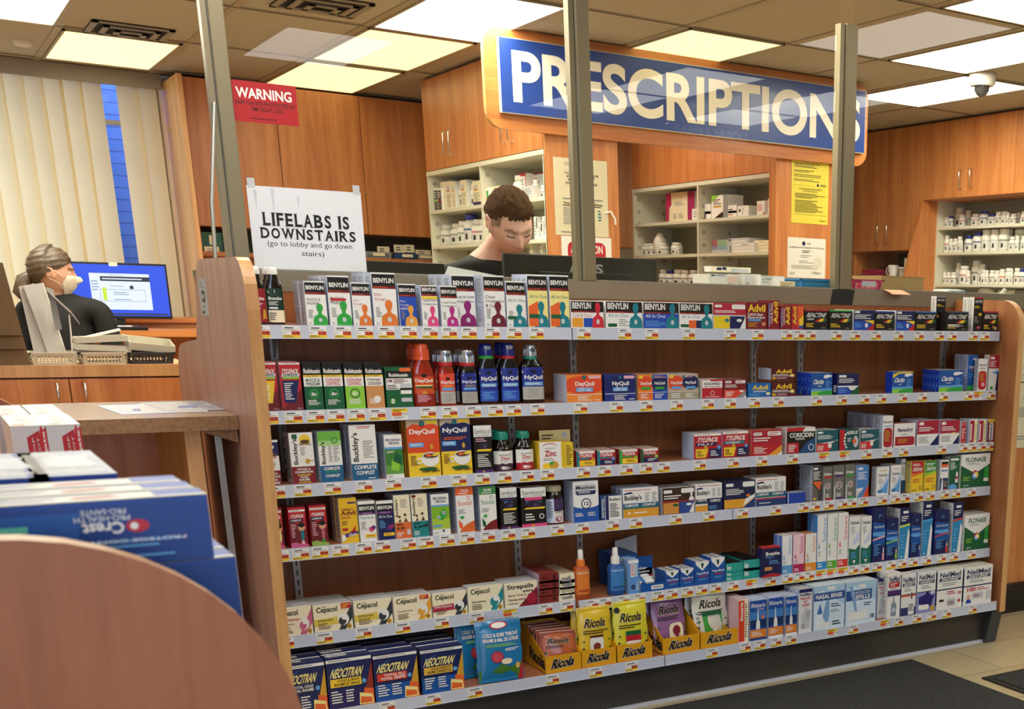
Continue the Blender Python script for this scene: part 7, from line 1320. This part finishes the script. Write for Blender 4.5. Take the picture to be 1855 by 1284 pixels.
# consultation desk at the left of the gondola
b = MB(); zt = 1.075
b.box(-.5, .078, zt - .038, GXL - .0325, .64, zt, 'desk'); b.box(-.5, .0745, zt - .038, GXL - .0325, .078, zt, 'deskedge')
e = b.obj('consultation_desk', label='wooden consultation desk with papers, attached to the stepped panel', cat='desk')
lx0, lx1 = xat(343, .12, .9), xat(372, .12, .9)
MB().box(lx0, .11, FL, lx1, .60, zt - .04, 'edge').obj('leg_panel', e)
MB().box(-.5, .60, FL, GXL - .04, .62, zt - .04, 'cherry').obj('modesty_panel', e)
MB().prism([(lx1 + .0, zt - .04), (GXL - .035, zt - .04), (GXL - .035, zt - .075), (lx1 + .02, zt - .05)], .09, .12, 'y', 'deskedge').obj('rail', e)
lx = xat(402, .16, .95); MB().prism([(lx, FL), (lx + .018, FL), (lx + .012, zt - .045), (lx - .006, zt - .045)], .2, .22, 'y', 'steel').obj('metal_leg', e)
for k, (u0, u1, l, c, rz) in enumerate(((215, 330, 'leftmost with blue edge', '#b9c3dc', 4), (255, 372, 'middle sheet', '#c9c6c4', -6), (300, 418, 'right one touching the stepped panel', '#b8b2b4', 3))):
    x0, x1 = xat(u0, .25, zt), xat(u1, .25, zt)
    W, H = x1 - x0, .32
    b = MB(); b.box(0, 0, 0, W, H, .0008 + .0006 * k, c); put(b, art('l .05 .1 .6 .9 12 w|l .65 .1 .95 .9 9 #6a70a8|p #3a48a0 .3 .3 .6 .25 .7 .5 .4 .5', W, H), lambda x, y, q: (x, y, .001 + .0006 * k + q))
    b.obj('leaflet', loc=(x0, .2 + .02 * k, zt + .0003 + .0003 * k), rot=(0, 0, rad(rz)), label='glossy leaflet on the consultation desk, ' + l, cat='leaflet')
# sticker on the stepped panel
q0, q1 = onX(362, 570, GXL - .0318), onX(378, 505, GXL - .0318)
ya, ybb = onX(361, 530, GXL - .0318).y, onX(374, 530, GXL - .0318).y
b = MB(); b.box(-.0006, min(ya, ybb), q0.z, 0, max(ya, ybb), q1.z, '#c9d4e4')
Wd = abs(ya - ybb); put(b, art('r 0 0 1 1 #c9d4e4|l .15 .74 .8 .95 3 gy|q .3 .36 .75 .68 k|e .5 .52 .12 .08 w|l .3 .2 .8 .3 1 gy|r .2 .05 .5 .12 k', Wd, q1.z - q0.z), lambda x, y, q: (-.0007 - q, max(ya, ybb) - x, q0.z + y))
b.obj('window_sticker', loc=(GXL - .0312, 0, 0), label='pale blue sticker with black symbol on the stepped panel', cat='sticker')
# ------------------------------------------------------------------ foreground gondola, lower left
fg = empty('shelving_unit', (-.25, -2.5, FL), 'near wooden shelving unit with curved end panels, lower left', 'shelving')
def fpart(name, b, **k):
    o = b.obj(name, fg, **k); o.matrix_parent_inverse = Matrix.Translation((.25, 2.5, -FL)); return o
yb0 = -2.75; ZT = 1.2575
prof = [(.2, FL), (.2, 1.09)] + arc(.02, 1.09, .18, 0, 90, 12, ry=ZT - 1.09) + arc(-.72, 1.09, .18, 90, 180, 8, ry=ZT - 1.09) + [(-.9, FL)]
b = MB(); b.prism(prof, yb0, yb0 + .022, 'y', 'gondola_front', 'edge'); fpart('end_panel', b, bevel=.0015)
pf = onY(0, 695, -.85)
prof2 = [(x, z if z < 1.05 else z) for x, z in prof]
b = MB(); b.prism([(x + .02, z * 1.0 + (pf.z - ZT) * (z > .5)) for x, z in prof], -.85, -.828, 'y', 'gondola_front', 'edge'); fpart('end_panel', b, bevel=.0015)
zs = 1.118
b = MB(); b.box(-.88, yb0 + .022, zs - .02, .16, -.85, zs, 'shelf_board'); b.box(-.36, yb0 + .022, FL, -.34, -.85, zs - .02, 'backboard'); b.box(-.88, yb0 + .03, .3, .16, -.86, .32, 'shelf_board'); b.box(-.88, yb0 + .03, .7, .16, -.86, .72, 'shelf_board'); b.box(-.86, yb0 + .03, FL, .14, -.86, .15, 'plinth'); fpart('shelf', b)
b = MB(); b.box(.16, yb0 + .022, zs - .03, .165, -.85, zs, 'lip'); fpart('price_rail', b)
CR = 'r 0 0 1 1 #143f8c|r .0 .0 1 .94 #113a80|p #1f549c .35 .3 .6 .28 .62 .85 .35 .85|t Crest .62 .50 .74 .68 w bu|e .78 .6 .035 .1 r|c .77 .6 .012 w|t PRO-HEALTH .60 .70 .76 .78 w u|t PRO-SANTE .62 .80 .75 .88 w u|r .32 .6 .47 .7 #5ac0a8|l .4 .1 .96 .42 4 lb|t PROTEGE_CONTRE_LA_PLAQUE .38 .36 .92 .42 w u'
CTOP = 'r 0 0 1 1 lgy|r .05 .3 .95 .9 w|l .05 .35 .6 .85 4 #8aa0c8|p r .6 .4 .75 .45 .72 .7 .62 .6|r .85 .1 1 1 #2a5ab8|r 0 0 1 .2 w'
x1 = .166; L = .215; zz = 1.169
for k in range(3):
    link('toothpaste_box', carton_mesh(L, .037, .047, CR, '#113a80', 'lgy', sart='', tart=CTOP), None, 'blue toothpaste box in the near unit, ' + ('front of the upper layer', 'just behind the front one', 'third back of the upper layer')[k], 'toothpaste box', loc=(x1 - L - .002 * k, -2.665 + .0385 * k, 1.2175))
for k in range(3):
    link('toothpaste_box', carton_mesh(L, .037, .047, CR, '#113a80', '#2f74c4', sart='', tart=CTOP), None, 'blue toothpaste box in the lower layer, ' + ('front one, peeping at right', 'second back', 'third back')[k], 'toothpaste box', loc=(x1 - L + .014, -2.665 + .0385 * k, zz + .0005))
for k in range(3):
    link('toothpaste_box', carton_mesh(L, .037, .05, CR, '#113a80', 'lgy', sart='', tart=CTOP), None, 'blue toothpaste box in the bottom layer, ' + ('front', 'middle', 'rear')[k], 'toothpaste box', loc=(x1 - L + .004, -2.665 + .0385 * k, zs + .0005))
# silver topped boxes lying lengthwise behind
SVT = 'r 0 0 1 1 #a9b4c8|r 0 0 .06 1 #2848a8|l .1 .1 .9 .9 9 w|p #c8d0dc .3 .3 .9 .35 .8 .8 .3 .7'
def along_y(u, v_t, y0, W, L, H, label, front, tart, side='w', ztop=None):
    """box pointing away from the viewer, right edge at column u"""
    zt = ztop if ztop else onY(u, v_t, y0).z; x1_ = xat(u, y0, zt)
    link('toothpaste_box', carton_mesh(W, L, H, front, side, 'w', sart='', tart=tart), None, label, 'toothpaste box', loc=(x1_ - W, y0, zt - H))
yq = -2.535; ztq = onY(212, 857, yq).z
H_ = ztq - zs - .0005
along_y(212, 857, yq, .06, .17, H_, 'silver topped box behind the blue ones, right', 'r 0 0 1 1 #1a3a8c', SVT, ztop=ztq)
along_y(90, 857, yq, .065, .17, H_, 'silver topped box behind the blue ones, left', 'r 0 0 1 1 #1a3a8c', SVT, ztop=ztq)
CG = 'r 0 0 1 1 #d8d8dc|p #b8141e .42 0 .8 .0 .8 .92 .42 .80|p #c8141e .86 0 1 0 1 .98 .88 .9 .84 .4|e .86 .5 .08 .5 #c8141e|t Colgate .86 .12 .97 .9 w bv|t EXP .56 .5 .62 .8 w v|t LOT .70 .5 .76 .8 w v'
CGT = 'r 0 0 1 1 #d6d4cc|l .3 .1 .9 .85 10 gy|p #d8806a .1 .05 .4 .03 .45 .1 .1 .14|e .5 .6 .15 .08 #c6c4bc'
y1 = -1.45; zt1 = onY(145, 768, y1).z; H1 = zt1 - zs - .0005
for k, (u, l) in enumerate(((145, 'rightmost white and red box with white script, front row'), (82, 'left white and red box, front row'))):
    along_y(u, 768, y1, .045, .19, H1, l, CG, CGT, ztop=zt1)
for k, (u, l) in enumerate(((117, 'white box right, rear row of near unit'), (52, 'white box left, rear row of near unit'))):
    along_y(u, 741, y1 + .195, .046, .19, H1 + .0, l, CG, CGT, ztop=zt1)
# ------------------------------------------------------------------ people
plain('skin_m', '#dfb09a', .5, spec=.35); plain('skin_w', '#cb9a7e', .5, spec=.35)
plain('hair_m', '#4a3422', .95, spec=.1, noise_amt=.35, nscale=120); plain('hair_fade', '#8a6c58', .7, noise_amt=.1, nscale=150)
plain('hair_w', '#50402f', .45, noise_amt=.4, nscale=90); plain('shirt_black', '#0e0f11', .85, noise_amt=.2, nscale=60)
plain('trousers', '#17181c', .8); plain('mask_cream', '#dcd3be', .8); plain('lip', '#d9dade', .35) if False else None
plain('lipcol', '#a86a5c', .5); plain('eyewhite', '#dcd6cc', .25); plain('iris', '#3a2a1c', .2)
def head_point(th, ph, s=1.0, add=0.0, female=False):
    """th: azimuth (0 = face, -y), ph: -90..90 latitude; metres, centred mid-head"""
    x = sin(th) * cos(ph); y = -cos(th) * cos(ph); z = sin(ph)
    X, Y, Z = x * .074, y * .093 + .0, z * .116
    if z < 0:                                        # narrow the jaw, keep the chin forward
        t = (-z) ** 1.4; X *= 1 - .30 * t; Y = Y * (1 - .16 * t) - .014 * t * (1 if y < .2 else 0.2)
    if z > .1: Y += .004
    if y > 0: Y *= 1.06; Z += .004 * y
    g = lambda a, b, c, d: math.exp(-((a / b) ** 2) - ((c / d) ** 2))
    if y < .1:
        f = 1.0
        Y -= .021 * g(X, .0115, Z + .024, .013) + .013 * g(X, .009, Z + .004, .022)          # nose tip and bridge
        Y += .010 * (g(X - .031, .015, Z - .008, .012) + g(X + .031, .015, Z - .008, .012))    # sockets
        Y -= .006 * g(X, .048, Z - .03, .009)                                                # brow
        Y -= .0065 * g(X, .022, Z + .054, .0055) + .0065 * g(X, .019, Z + .066, .006)         # lips
        Y += .004 * g(X, .022, Z + .0598, .0025)
        Y -= .009 * g(X, .022, Z + .098, .016)                                               # chin
        Y -= .005 * (g(X - .045, .018, Z + .02, .022) + g(X + .045, .018, Z + .02, .022))      # cheekbones
    p = Vector((X, Y, Z)) * s
    if add: p += Vector((x * .9, y, z)).normalized() * add
    return p
def head_grid(b, mat, keep=None, add=lambda th, ph: 0.0, nt=72, np_=54, T=None, smooth=True, s=1.0):
    vs = []; idx = {}
    for j in range(np_ + 1):
        ph = rad(-88 + 176 * j / np_)
        for i in range(nt):
            th = 2 * pi * i / nt - pi; vs.append(tuple(head_point(th, ph, s, add(th, ph)))); idx[(i, j)] = len(vs) - 1
    fs = []
    for j in range(np_):
        for i in range(nt):
            th = 2 * pi * (i + .5) / nt - pi; ph = rad(-88 + 176 * (j + .5) / np_)
            if keep is None or keep(th, ph): fs.append((idx[(i, j)], idx[((i + 1) % nt, j)], idx[((i + 1) % nt, j + 1)], idx[(i, j + 1)]))
    if keep is None: fs += [tuple(idx[(i, 0)] for i in range(nt))[::-1], tuple(idx[(i, np_)] for i in range(nt))]
    used = sorted({k for f in fs for k in f}); mp = {k: n for n, k in enumerate(used)}
    b.add([vs[k] for k in used], [[mp[k] for k in f] for f in fs], mat, smooth, T); return b
def ear(b, side, mat, T):
    r = []
    for k in range(13):
        a = rad(-60 + 300 * k / 12); r.append((side * (.078 + .004 * sin(a)), .012 + .017 * cos(a) + .004 * sin(a), -.004 + .031 * sin(a)))
    b.tube(r, .0048, mat, n=8, T=T, taper=[.8] + [1] * 8 + [1.1, 1.2, 1.2, .9])
    b.lathe([(-.006, .012, .02), (0, .014, .026), (.004, .008, .016)], mat, n=14, T=T @ Matrix.Translation((side * .074, .010, -.004)) @ Matrix.Rotation(rad(90 * side), 4, 'Y'))
def skinned(nodes, edges, root):
    names = list(nodes); me = bpy.data.meshes.new('s'); me.from_pydata([nodes[n][0] for n in names], [(names.index(a), names.index(c)) for a, c in edges], [])
    o = bpy.data.objects.new('s', me); COL.objects.link(o)
    o.modifiers.new('k', 'SKIN'); bpy.context.view_layer.update()
    if not me.skin_vertices: me.skin_vertices.new() if hasattr(me.skin_vertices, 'new') else None
    for i, n in enumerate(names):
        r = nodes[n][1]; r = r if isinstance(r, tuple) else (r, r); me.skin_vertices[0].data[i].radius = r; me.skin_vertices[0].data[i].use_root = (n == root)
    su = o.modifiers.new('u', 'SUBSURF'); su.levels = 2; su.render_levels = 2
    bpy.context.view_layer.update()
    m2 = bpy.data.meshes.new_from_object(o.evaluated_get(bpy.context.evaluated_depsgraph_get()))
    out = ([tuple(v.co) for v in m2.vertices], [tuple(p.vertices) for p in m2.polygons])
    bpy.data.objects.remove(o); bpy.data.meshes.remove(me); bpy.data.meshes.remove(m2); return out
def arm_nodes(N, E, tag, sh, el, wr, tip, fdir, r=.9):
    """shoulder, elbow, wrist, palm end; five fingers"""
    sh, el, wr, tip = map(Vector, (sh, el, wr, tip)); f = (tip - wr).normalized(); side = f.cross(Vector((0, 0, 1))).normalized()
    for n, p, rr in (('sh', sh, .05), ('ua', sh.lerp(el, .5), .044), ('el', el, .036), ('fa', el.lerp(wr, .4), .034), ('wr', wr, (.022, .028)), ('pm', wr.lerp(tip, .6), (.016, .036))): N[tag + n] = (tuple(p), rr if isinstance(rr, tuple) else rr * r / .9)
    E += [(tag + a, tag + c) for a, c in (('sh', 'ua'), ('ua', 'el'), ('el', 'fa'), ('fa', 'wr'), ('wr', 'pm'))]
    k = wr.lerp(tip, .95)
    for q, (o_, L) in enumerate(((-.03, .062), (-.01, .072), (.01, .068), (.028, .052))):
        a = k + side * o_; c = a + f * L * .5 + Vector((0, 0, -.008)); d = a + f * L * .85 + Vector((0, 0, -.028))
        N[f'{tag}a{q}'] = (tuple(a), .009); N[f'{tag}b{q}'] = (tuple(c), .0085); N[f'{tag}c{q}'] = (tuple(d), .0075)
        E += [(tag + 'pm', f'{tag}a{q}'), (f'{tag}a{q}', f'{tag}b{q}'), (f'{tag}b{q}', f'{tag}c{q}')]
    a = wr.lerp(tip, .3) - side * .035; c = a + f * .035 - side * .018
    N[tag + 't0'] = (tuple(a), .011); N[tag + 't1'] = (tuple(c), .009); E += [(tag + 'pm', tag + 't0'), (tag + 't0', tag + 't1')]
def remesh(o, vox, sm=4):
    m = o.modifiers.new('remesh', 'REMESH'); m.mode = 'VOXEL'; m.voxel_size = vox; m.use_smooth_shade = True
    s_ = o.modifiers.new('smooth', 'SMOOTH'); s_.iterations = sm; s_.factor = .5
def facing(d, pitch, roll=0):
    """rotation that turns local -y to direction d (xy), then nods the head"""
    yaw = math.atan2(d[0], -d[1]); return Matrix.Rotation(yaw, 4, 'Z') @ Matrix.Rotation(rad(pitch), 4, 'X') @ Matrix.Rotation(rad(roll), 4, 'Y')
# --- the man behind the counter, head bowed
HC = onY(924, 405, 1.06)
TH = Matrix.Translation(HC) @ facing((.06, -.995), 36, -6) @ Matrix.Scale(1.07, 4)
shL = onY(822, 484, 1.24); shR = onY(968, 478, 1.16)
nb = (shL + shR) / 2 + Vector((0, .02, .035))
body = MB(); head_grid(body, 'skin_m', T=TH)
for sd in (-1, 1): ear(body, sd, 'skin_m', TH)
N = {}; E_ = []
skull = TH @ Vector((0, .045, -.06)); mid = nb.lerp(skull, .5)
pel = Vector((nb.x, 1.42, 1.0))
for n, p, r in (('pel', pel, (.15, .11)), ('wa', pel.lerp(nb, .35), (.135, .1)), ('ch', pel.lerp(nb, .7), (.15, .11)), ('cl', nb - Vector((0, -.02, .05)), (.10, .075)), ('nb', nb, .06), ('nm', mid, .046), ('nh', skull, .046)): N[n] = (tuple(p), r)
E_ += [('pel', 'wa'), ('wa', 'ch'), ('ch', 'cl'), ('cl', 'nb'), ('nb', 'nm'), ('nm', 'nh')]
arm_nodes(N, E_, 'l', shL - Vector((0, 0, .03)), shL + Vector((-.05, -.02, -.27)), shL + Vector((.05, -.14, -.36)), shL + Vector((.09, -.22, -.375)), None)
arm_nodes(N, E_, 'r', shR - Vector((0, 0, .03)), shR + Vector((.07, .0, -.27)), shR + Vector((-.03, -.09, -.36)), shR + Vector((-.07, -.17, -.375)), None)
E_ += [('cl', 'lsh'), ('cl', 'rsh')]
for sd, t in ((-1, 'L'), (1, 'R')):
    for n, p, r in (('th', pel + Vector((sd * .09, 0, -.1)), .085), ('kn', Vector((pel.x + sd * .1, 1.40, .53)), .058), ('an', Vector((pel.x + sd * .1, 1.43, .12)), .04), ('ft', Vector((pel.x + sd * .1, 1.32, .09)), (.04, .03))): N[t + n] = (tuple(p), r)
    E_ += [('pel', t + 'th'), (t + 'th', t + 'kn'), (t + 'kn', t + 'an'), (t + 'an', t + 'ft')]
vs, fs = skinned(N, E_, 'pel'); body.add(vs, fs, 'skin_m', True)
man = body.obj('person', label='man with short brown hair in black t-shirt, head bowed behind counter', cat='person'); remesh(man, .0065, 2)
hair = MB()
def hl_m(th): c = cos(th); return (.062 if c > 0 else 0) * max(c, 0) ** .8 + (-.055) * max(-c, 0) + .012 * (1 - abs(c))
def hk(th, ph):
    p = head_point(th, ph); return p.z > hl_m(th) + (.012 if abs(abs(th) - .9) < .25 else 0) + .006 * noise.noise(Vector((th * 9, 0, 0))) 
def ha(th, ph):
    p = head_point(th, ph); e_ = p.z - hl_m(th); return .003 + .011 * min(1, max(0, e_) / .04) + .005 * noise.noise(Vector((p.x * 90, p.y * 40, p.z * 90))) + (.005 if (cos(th) > .5 and p.z > .07) else 0)
head_grid(hair, 'hair_m', hk, ha, nt=96, np_=72, T=TH)
o = hair.obj('hair', man); o.modifiers.new('solid', 'SOLIDIFY').thickness = .006
fade = MB(); head_grid(fade, 'hair_fade', lambda th, ph: hl_m(th) - .022 < head_point(th, ph).z < hl_m(th) + .01 and abs(th) > .95, lambda th, ph: .0022, nt=96, np_=72, T=TH); fade.obj('shaved_side_hair', man)
for sd in (-1, 1):
    MB().tube([TH @ head_point(sd * a_, rad(15 - 2 * abs(a_ - .45) * 9), 1, .003) for a_ in (.18, .32, .46, .6, .72)], .0032, 'hair_fade', taper=[.8, 1.1, 1.1, .9, .5]).obj('eyebrow', man)
    b = MB(); b.lathe([(-.0115, .002), (-.008, .008), (0, .0115), (.008, .008), (.0115, .002)], 'eyewhite', n=14, T=TH @ Matrix.Translation(head_point(sd * .43, rad(4)) + Vector((0, .0105, 0)))); b.obj('eye', man)
    MB().lathe([(-.0125, .001), (-.009, .009), (0, .0128), (.009, .009), (.0125, .001)], 'skin_m', n=14, T=TH @ Matrix.Translation(head_point(sd * .43, rad(6)) + Vector((0, .0088, .0025)))).obj('eyelid', man)
    MB().tube([TH @ (head_point(sd * a_, rad(c_), 1, .0016)) for a_, c_ in ((.25, 2.2), (.34, .8), (.43, .3), (.52, .8), (.62, 2.4))], .0018, 'hair_m').obj('eyelash', man)
MB().tube([TH @ head_point(a_, rad(-31.2 + .6 * abs(a_) * 5), 1, .0012) for a_ in (-.33, -.2, -.08, .08, .2, .33)], .0028, 'lipcol', taper=[.4, 1, 1.1, 1.1, 1, .4]).obj('mouth', man)
N2 = {k: (v[0], (tuple(q + .014 for q in v[1]) if isinstance(v[1], tuple) else v[1] + .014)) for k, v in N.items() if k in ('pel', 'wa', 'ch', 'cl', 'lsh', 'lua', 'rsh', 'rua')}
N2['cl'] = (tuple(nb - Vector((0, -.02, .055))), (.118, .09)); N2['nc'] = (tuple(nb + Vector((0, -.0, -.005))), .07)
vs, fs = skinned(N2, [('pel', 'wa'), ('wa', 'ch'), ('ch', 'cl'), ('cl', 'nc'), ('cl', 'lsh'), ('cl', 'rsh'), ('lsh', 'lua'), ('rsh', 'rua')], 'pel')
sb = MB(); sb.add(vs, fs, 'shirt_black', True); o = sb.obj('t_shirt', man); remesh(o, .009, 3)
N3 = {k: (v[0], (tuple(q + .012 for q in v[1]) if isinstance(v[1], tuple) else v[1] + .014)) for k, v in N.items() if k[1:] in ('th', 'kn', 'an') or k == 'pel'}
N3['pel'] = (tuple(pel + Vector((0, 0, -.02))), (.165, .125))
vs, fs = skinned(N3, [('pel', 'Lth'), ('Lth', 'Lkn'), ('Lkn', 'Lan'), ('pel', 'Rth'), ('Rth', 'Rkn'), ('Rkn', 'Ran')], 'pel')
sb = MB(); sb.add(vs, fs, 'trousers', True); o = sb.obj('trousers', man); remesh(o, .012, 2)
# --- the seated woman at the lit monitor, seen in profile
HW = onY(99, 494, 4.15)
TW = Matrix.Translation(HW) @ facing((.93, -.20), 6, 0)
fwd = (TW.to_3x3() @ Vector((0, -1, 0))).normalized(); fwd.z = 0; fwd.normalize(); sdw = Vector((-fwd.y, fwd.x, 0))
body = MB(); head_grid(body, 'skin_w', T=TW, s=.96)
for sd in (-1, 1): ear(body, sd, 'skin_w', TW)
nb = onY(112, 541, 4.17); N = {}; E_ = []
hf = fwd; fwd = Vector((.45, .893, 0)); sdw = Vector((-fwd.y, fwd.x, 0))
pel = nb + Vector((-.04, 0, -.56)) - fwd * .04
skull = TW @ Vector((0, .035, -.06))
for n, p, r in (('pel', pel, (.16, .12)), ('wa', pel.lerp(nb, .4), (.13, .1)), ('ch', pel.lerp(nb, .72), (.145, .11)), ('cl', nb - Vector((0, 0, .06)), (.09, .07)), ('nb', nb + Vector((0, 0, .0)), .05), ('nm', nb.lerp(skull, .5), .044), ('nh', skull, .042)): N[n] = (tuple(p), r)
E_ += [('pel', 'wa'), ('wa', 'ch'), ('ch', 'cl'), ('cl', 'nb'), ('nb', 'nm'), ('nm', 'nh')]
for t, sg_ in (('l', 1), ('r', -1)):
    s0 = nb + sdw * (.18 * sg_) + Vector((0, 0, -.05))
    arm_nodes(N, E_, t, s0, s0 + sdw * (.05 * sg_) + Vector((0, 0, -.26)), s0 + fwd * .24 + Vector((0, 0, -.24)), s0 + fwd * .32 + Vector((0, 0, -.235)), None, r=.82)
    E_ += [('cl', t + 'sh')]
    hp = pel + sdw * (.09 * sg_)
    for n, p, r in (('th', hp + fwd * .1, .08), ('kn', hp + fwd * .42 + Vector((0, 0, .0)), .06), ('an', Vector((hp.x, hp.y, .13)) + fwd * .42, .04), ('ft', Vector((hp.x, hp.y, .09)) + fwd * .52, (.04, .03))): N[t + 'L' + n] = (tuple(p), r)
    E_ += [('pel', t + 'Lth'), (t + 'Lth', t + 'Lkn'), (t + 'Lkn', t + 'Lan'), (t + 'Lan', t + 'Lft')]
vs, fs = skinned(N, E_, 'pel'); body.add(vs, fs, 'skin_w', True)
wom = body.obj('person', label='seated person with dark ponytail, cream mask and black sweater at monitor', cat='person'); remesh(wom, .0075, 2)
hair = MB()
def hl_w(th): c = cos(th); return .066 * max(c, 0) ** 1.3 + (-.075) * max(-c, 0) ** 1.0 - .0 + (.014 * (1 - abs(c)))
def hkw(th, ph): return head_point(th, ph).z > hl_w(th)
def haw(th, ph):
    p = head_point(th, ph); return .008 + .010 * min(1, max(0, p.z - hl_w(th)) / .04) + (.012 if cos(th) < -.3 else 0) + .0014 * sin(p.z * 260 + p.y * 90)
head_grid(hair, 'hair_w', hkw, haw, nt=96, np_=72, T=TW, s=.97)
o = hair.obj('hair', wom); o.modifiers.new('solid', 'SOLIDIFY').thickness = .008
q0 = TW @ Vector((0, .108, -.03)); fwd = hf; sdw = Vector((-fwd.y, fwd.x, 0))
b = MB(); b.tube([q0, q0 - fwd * .03 + Vector((0, 0, -.02)), q0 - fwd * .045 + Vector((0, 0, -.07)), q0 + fwd * .01 - sdw * .04 + Vector((0, 0, -.13)), q0 + fwd * .07 + sdw * -.07 + Vector((0, 0, -.17))], .042, 'hair_w', n=14, taper=[.65, .9, 1.15, 1.1, .5]); b.obj('ponytail', wom)
b = MB(); b.tube([q0 + sdw * .02 + Vector((0, 0, .006)), q0 - fwd * .012, q0 - sdw * .02 + Vector((0, 0, .006))], .009, 'black'); b.obj('hair_tie', wom)
b = MB()
def mk(th, ph):
    p = head_point(th, ph); return cos(th) > .25 and -.104 < p.z < -.006 + .0 * p.x and abs(th) < 1.15 - .25 * abs(p.z + .05) / .05
head_grid(b, 'mask_cream', mk, lambda th, ph: .007 + .008 * max(0, cos(th)) ** 3 * math.exp(-((head_point(th, ph).z + .05) / .045) ** 2), nt=96, np_=72, T=TW, s=.97)
o = b.obj('face_mask', wom); o.modifiers.new('solid', 'SOLIDIFY').thickness = .002
for sd in (-1, 1):
    MB().tube([TW @ head_point(sd * 1.1, rad(-8), .97, .006), TW @ head_point(sd * 1.35, rad(2), .97, .008), TW @ Vector((sd * .078, .022, .026))], .0016, 'mask_cream').obj('mask_strap', wom)
    MB().tube([TW @ head_point(sd * 1.05, rad(-40), .97, .006), TW @ head_point(sd * 1.35, rad(-22), .97, .008), TW @ Vector((sd * .076, .016, -.03))], .0016, 'mask_cream').obj('mask_strap', wom)
    MB().tube([TW @ head_point(sd * a_, rad(15), .97, .003) for a_ in (.2, .4, .6, .72)], .0028, 'hair_w').obj('eyebrow', wom)
    b = MB(); b.lathe([(-.0105, .002), (-.007, .007), (0, .0105), (.007, .007), (.0105, .002)], 'eyewhite', n=12, T=TW @ Matrix.Translation(head_point(sd * .43, rad(4), .97) + Vector((0, .0065, 0)))); b.obj('eye', wom)
bm = bmesh.new(); me = bpy.data.meshes.new('s'); me.from_pydata(vs, [], fs); bm.from_mesh(me); bm.normal_update()
hands = [Vector(N[k][0]) for k in ('lwr', 'rwr', 'lpm', 'rpm')]
def worn(c):
    return c.z > pel.z - .1 and (c - nb).z < .012 and all((c - h_).length > .06 for h_ in hands) and not ((c - nb).z > -.03 and (c - nb).length < .03)
kill = [fc for fc in bm.faces if not worn(fc.calc_center_median())]
for v in bm.verts: v.co += v.normal * .016
bmesh.ops.delete(bm, geom=kill, context='FACES'); bm.to_mesh(me); bm.free(); me.materials.append(MATS['shirt_black'])
for p_ in me.polygons: p_.use_smooth = True
link('sweater', me, wom)
N3 = {k: (v[0], v[1] if isinstance(v[1], tuple) else v[1] + .015) for k, v in N.items() if k[1:] in ('Lth', 'Lkn', 'Lan') or k == 'pel'}
N3['pel'] = (tuple(pel + Vector((0, 0, -.02))), (.175, .135))
vs, fs = skinned(N3, [('pel', 'lLth'), ('lLth', 'lLkn'), ('lLkn', 'lLan'), ('pel', 'rLth'), ('rLth', 'rLkn'), ('rLkn', 'rLan')], 'pel')
sb = MB(); sb.add(vs, fs, 'trousers', True); o = sb.obj('trousers', wom); remesh(o, .012, 2)
# stool under her
e = empty('office_stool', (pel.x, pel.y, FL), 'black office stool under the seated person', 'stool')
hs = pel.z - .135 - FL
MB().lathe([(hs - .07, .17), (hs - .06, .2), (hs - .01, .2), (hs, .18)], 'blackplastic', n=24).obj('seat', e)
MB().lathe([(.05, .025), (hs - .07, .022)], 'steel', n=12).obj('column', e)
for k in range(5): MB().tube([(0, 0, .06), (.25 * cos(k * 1.2566), .25 * sin(k * 1.2566), .03)], .018, 'blackplastic').obj('leg', e)
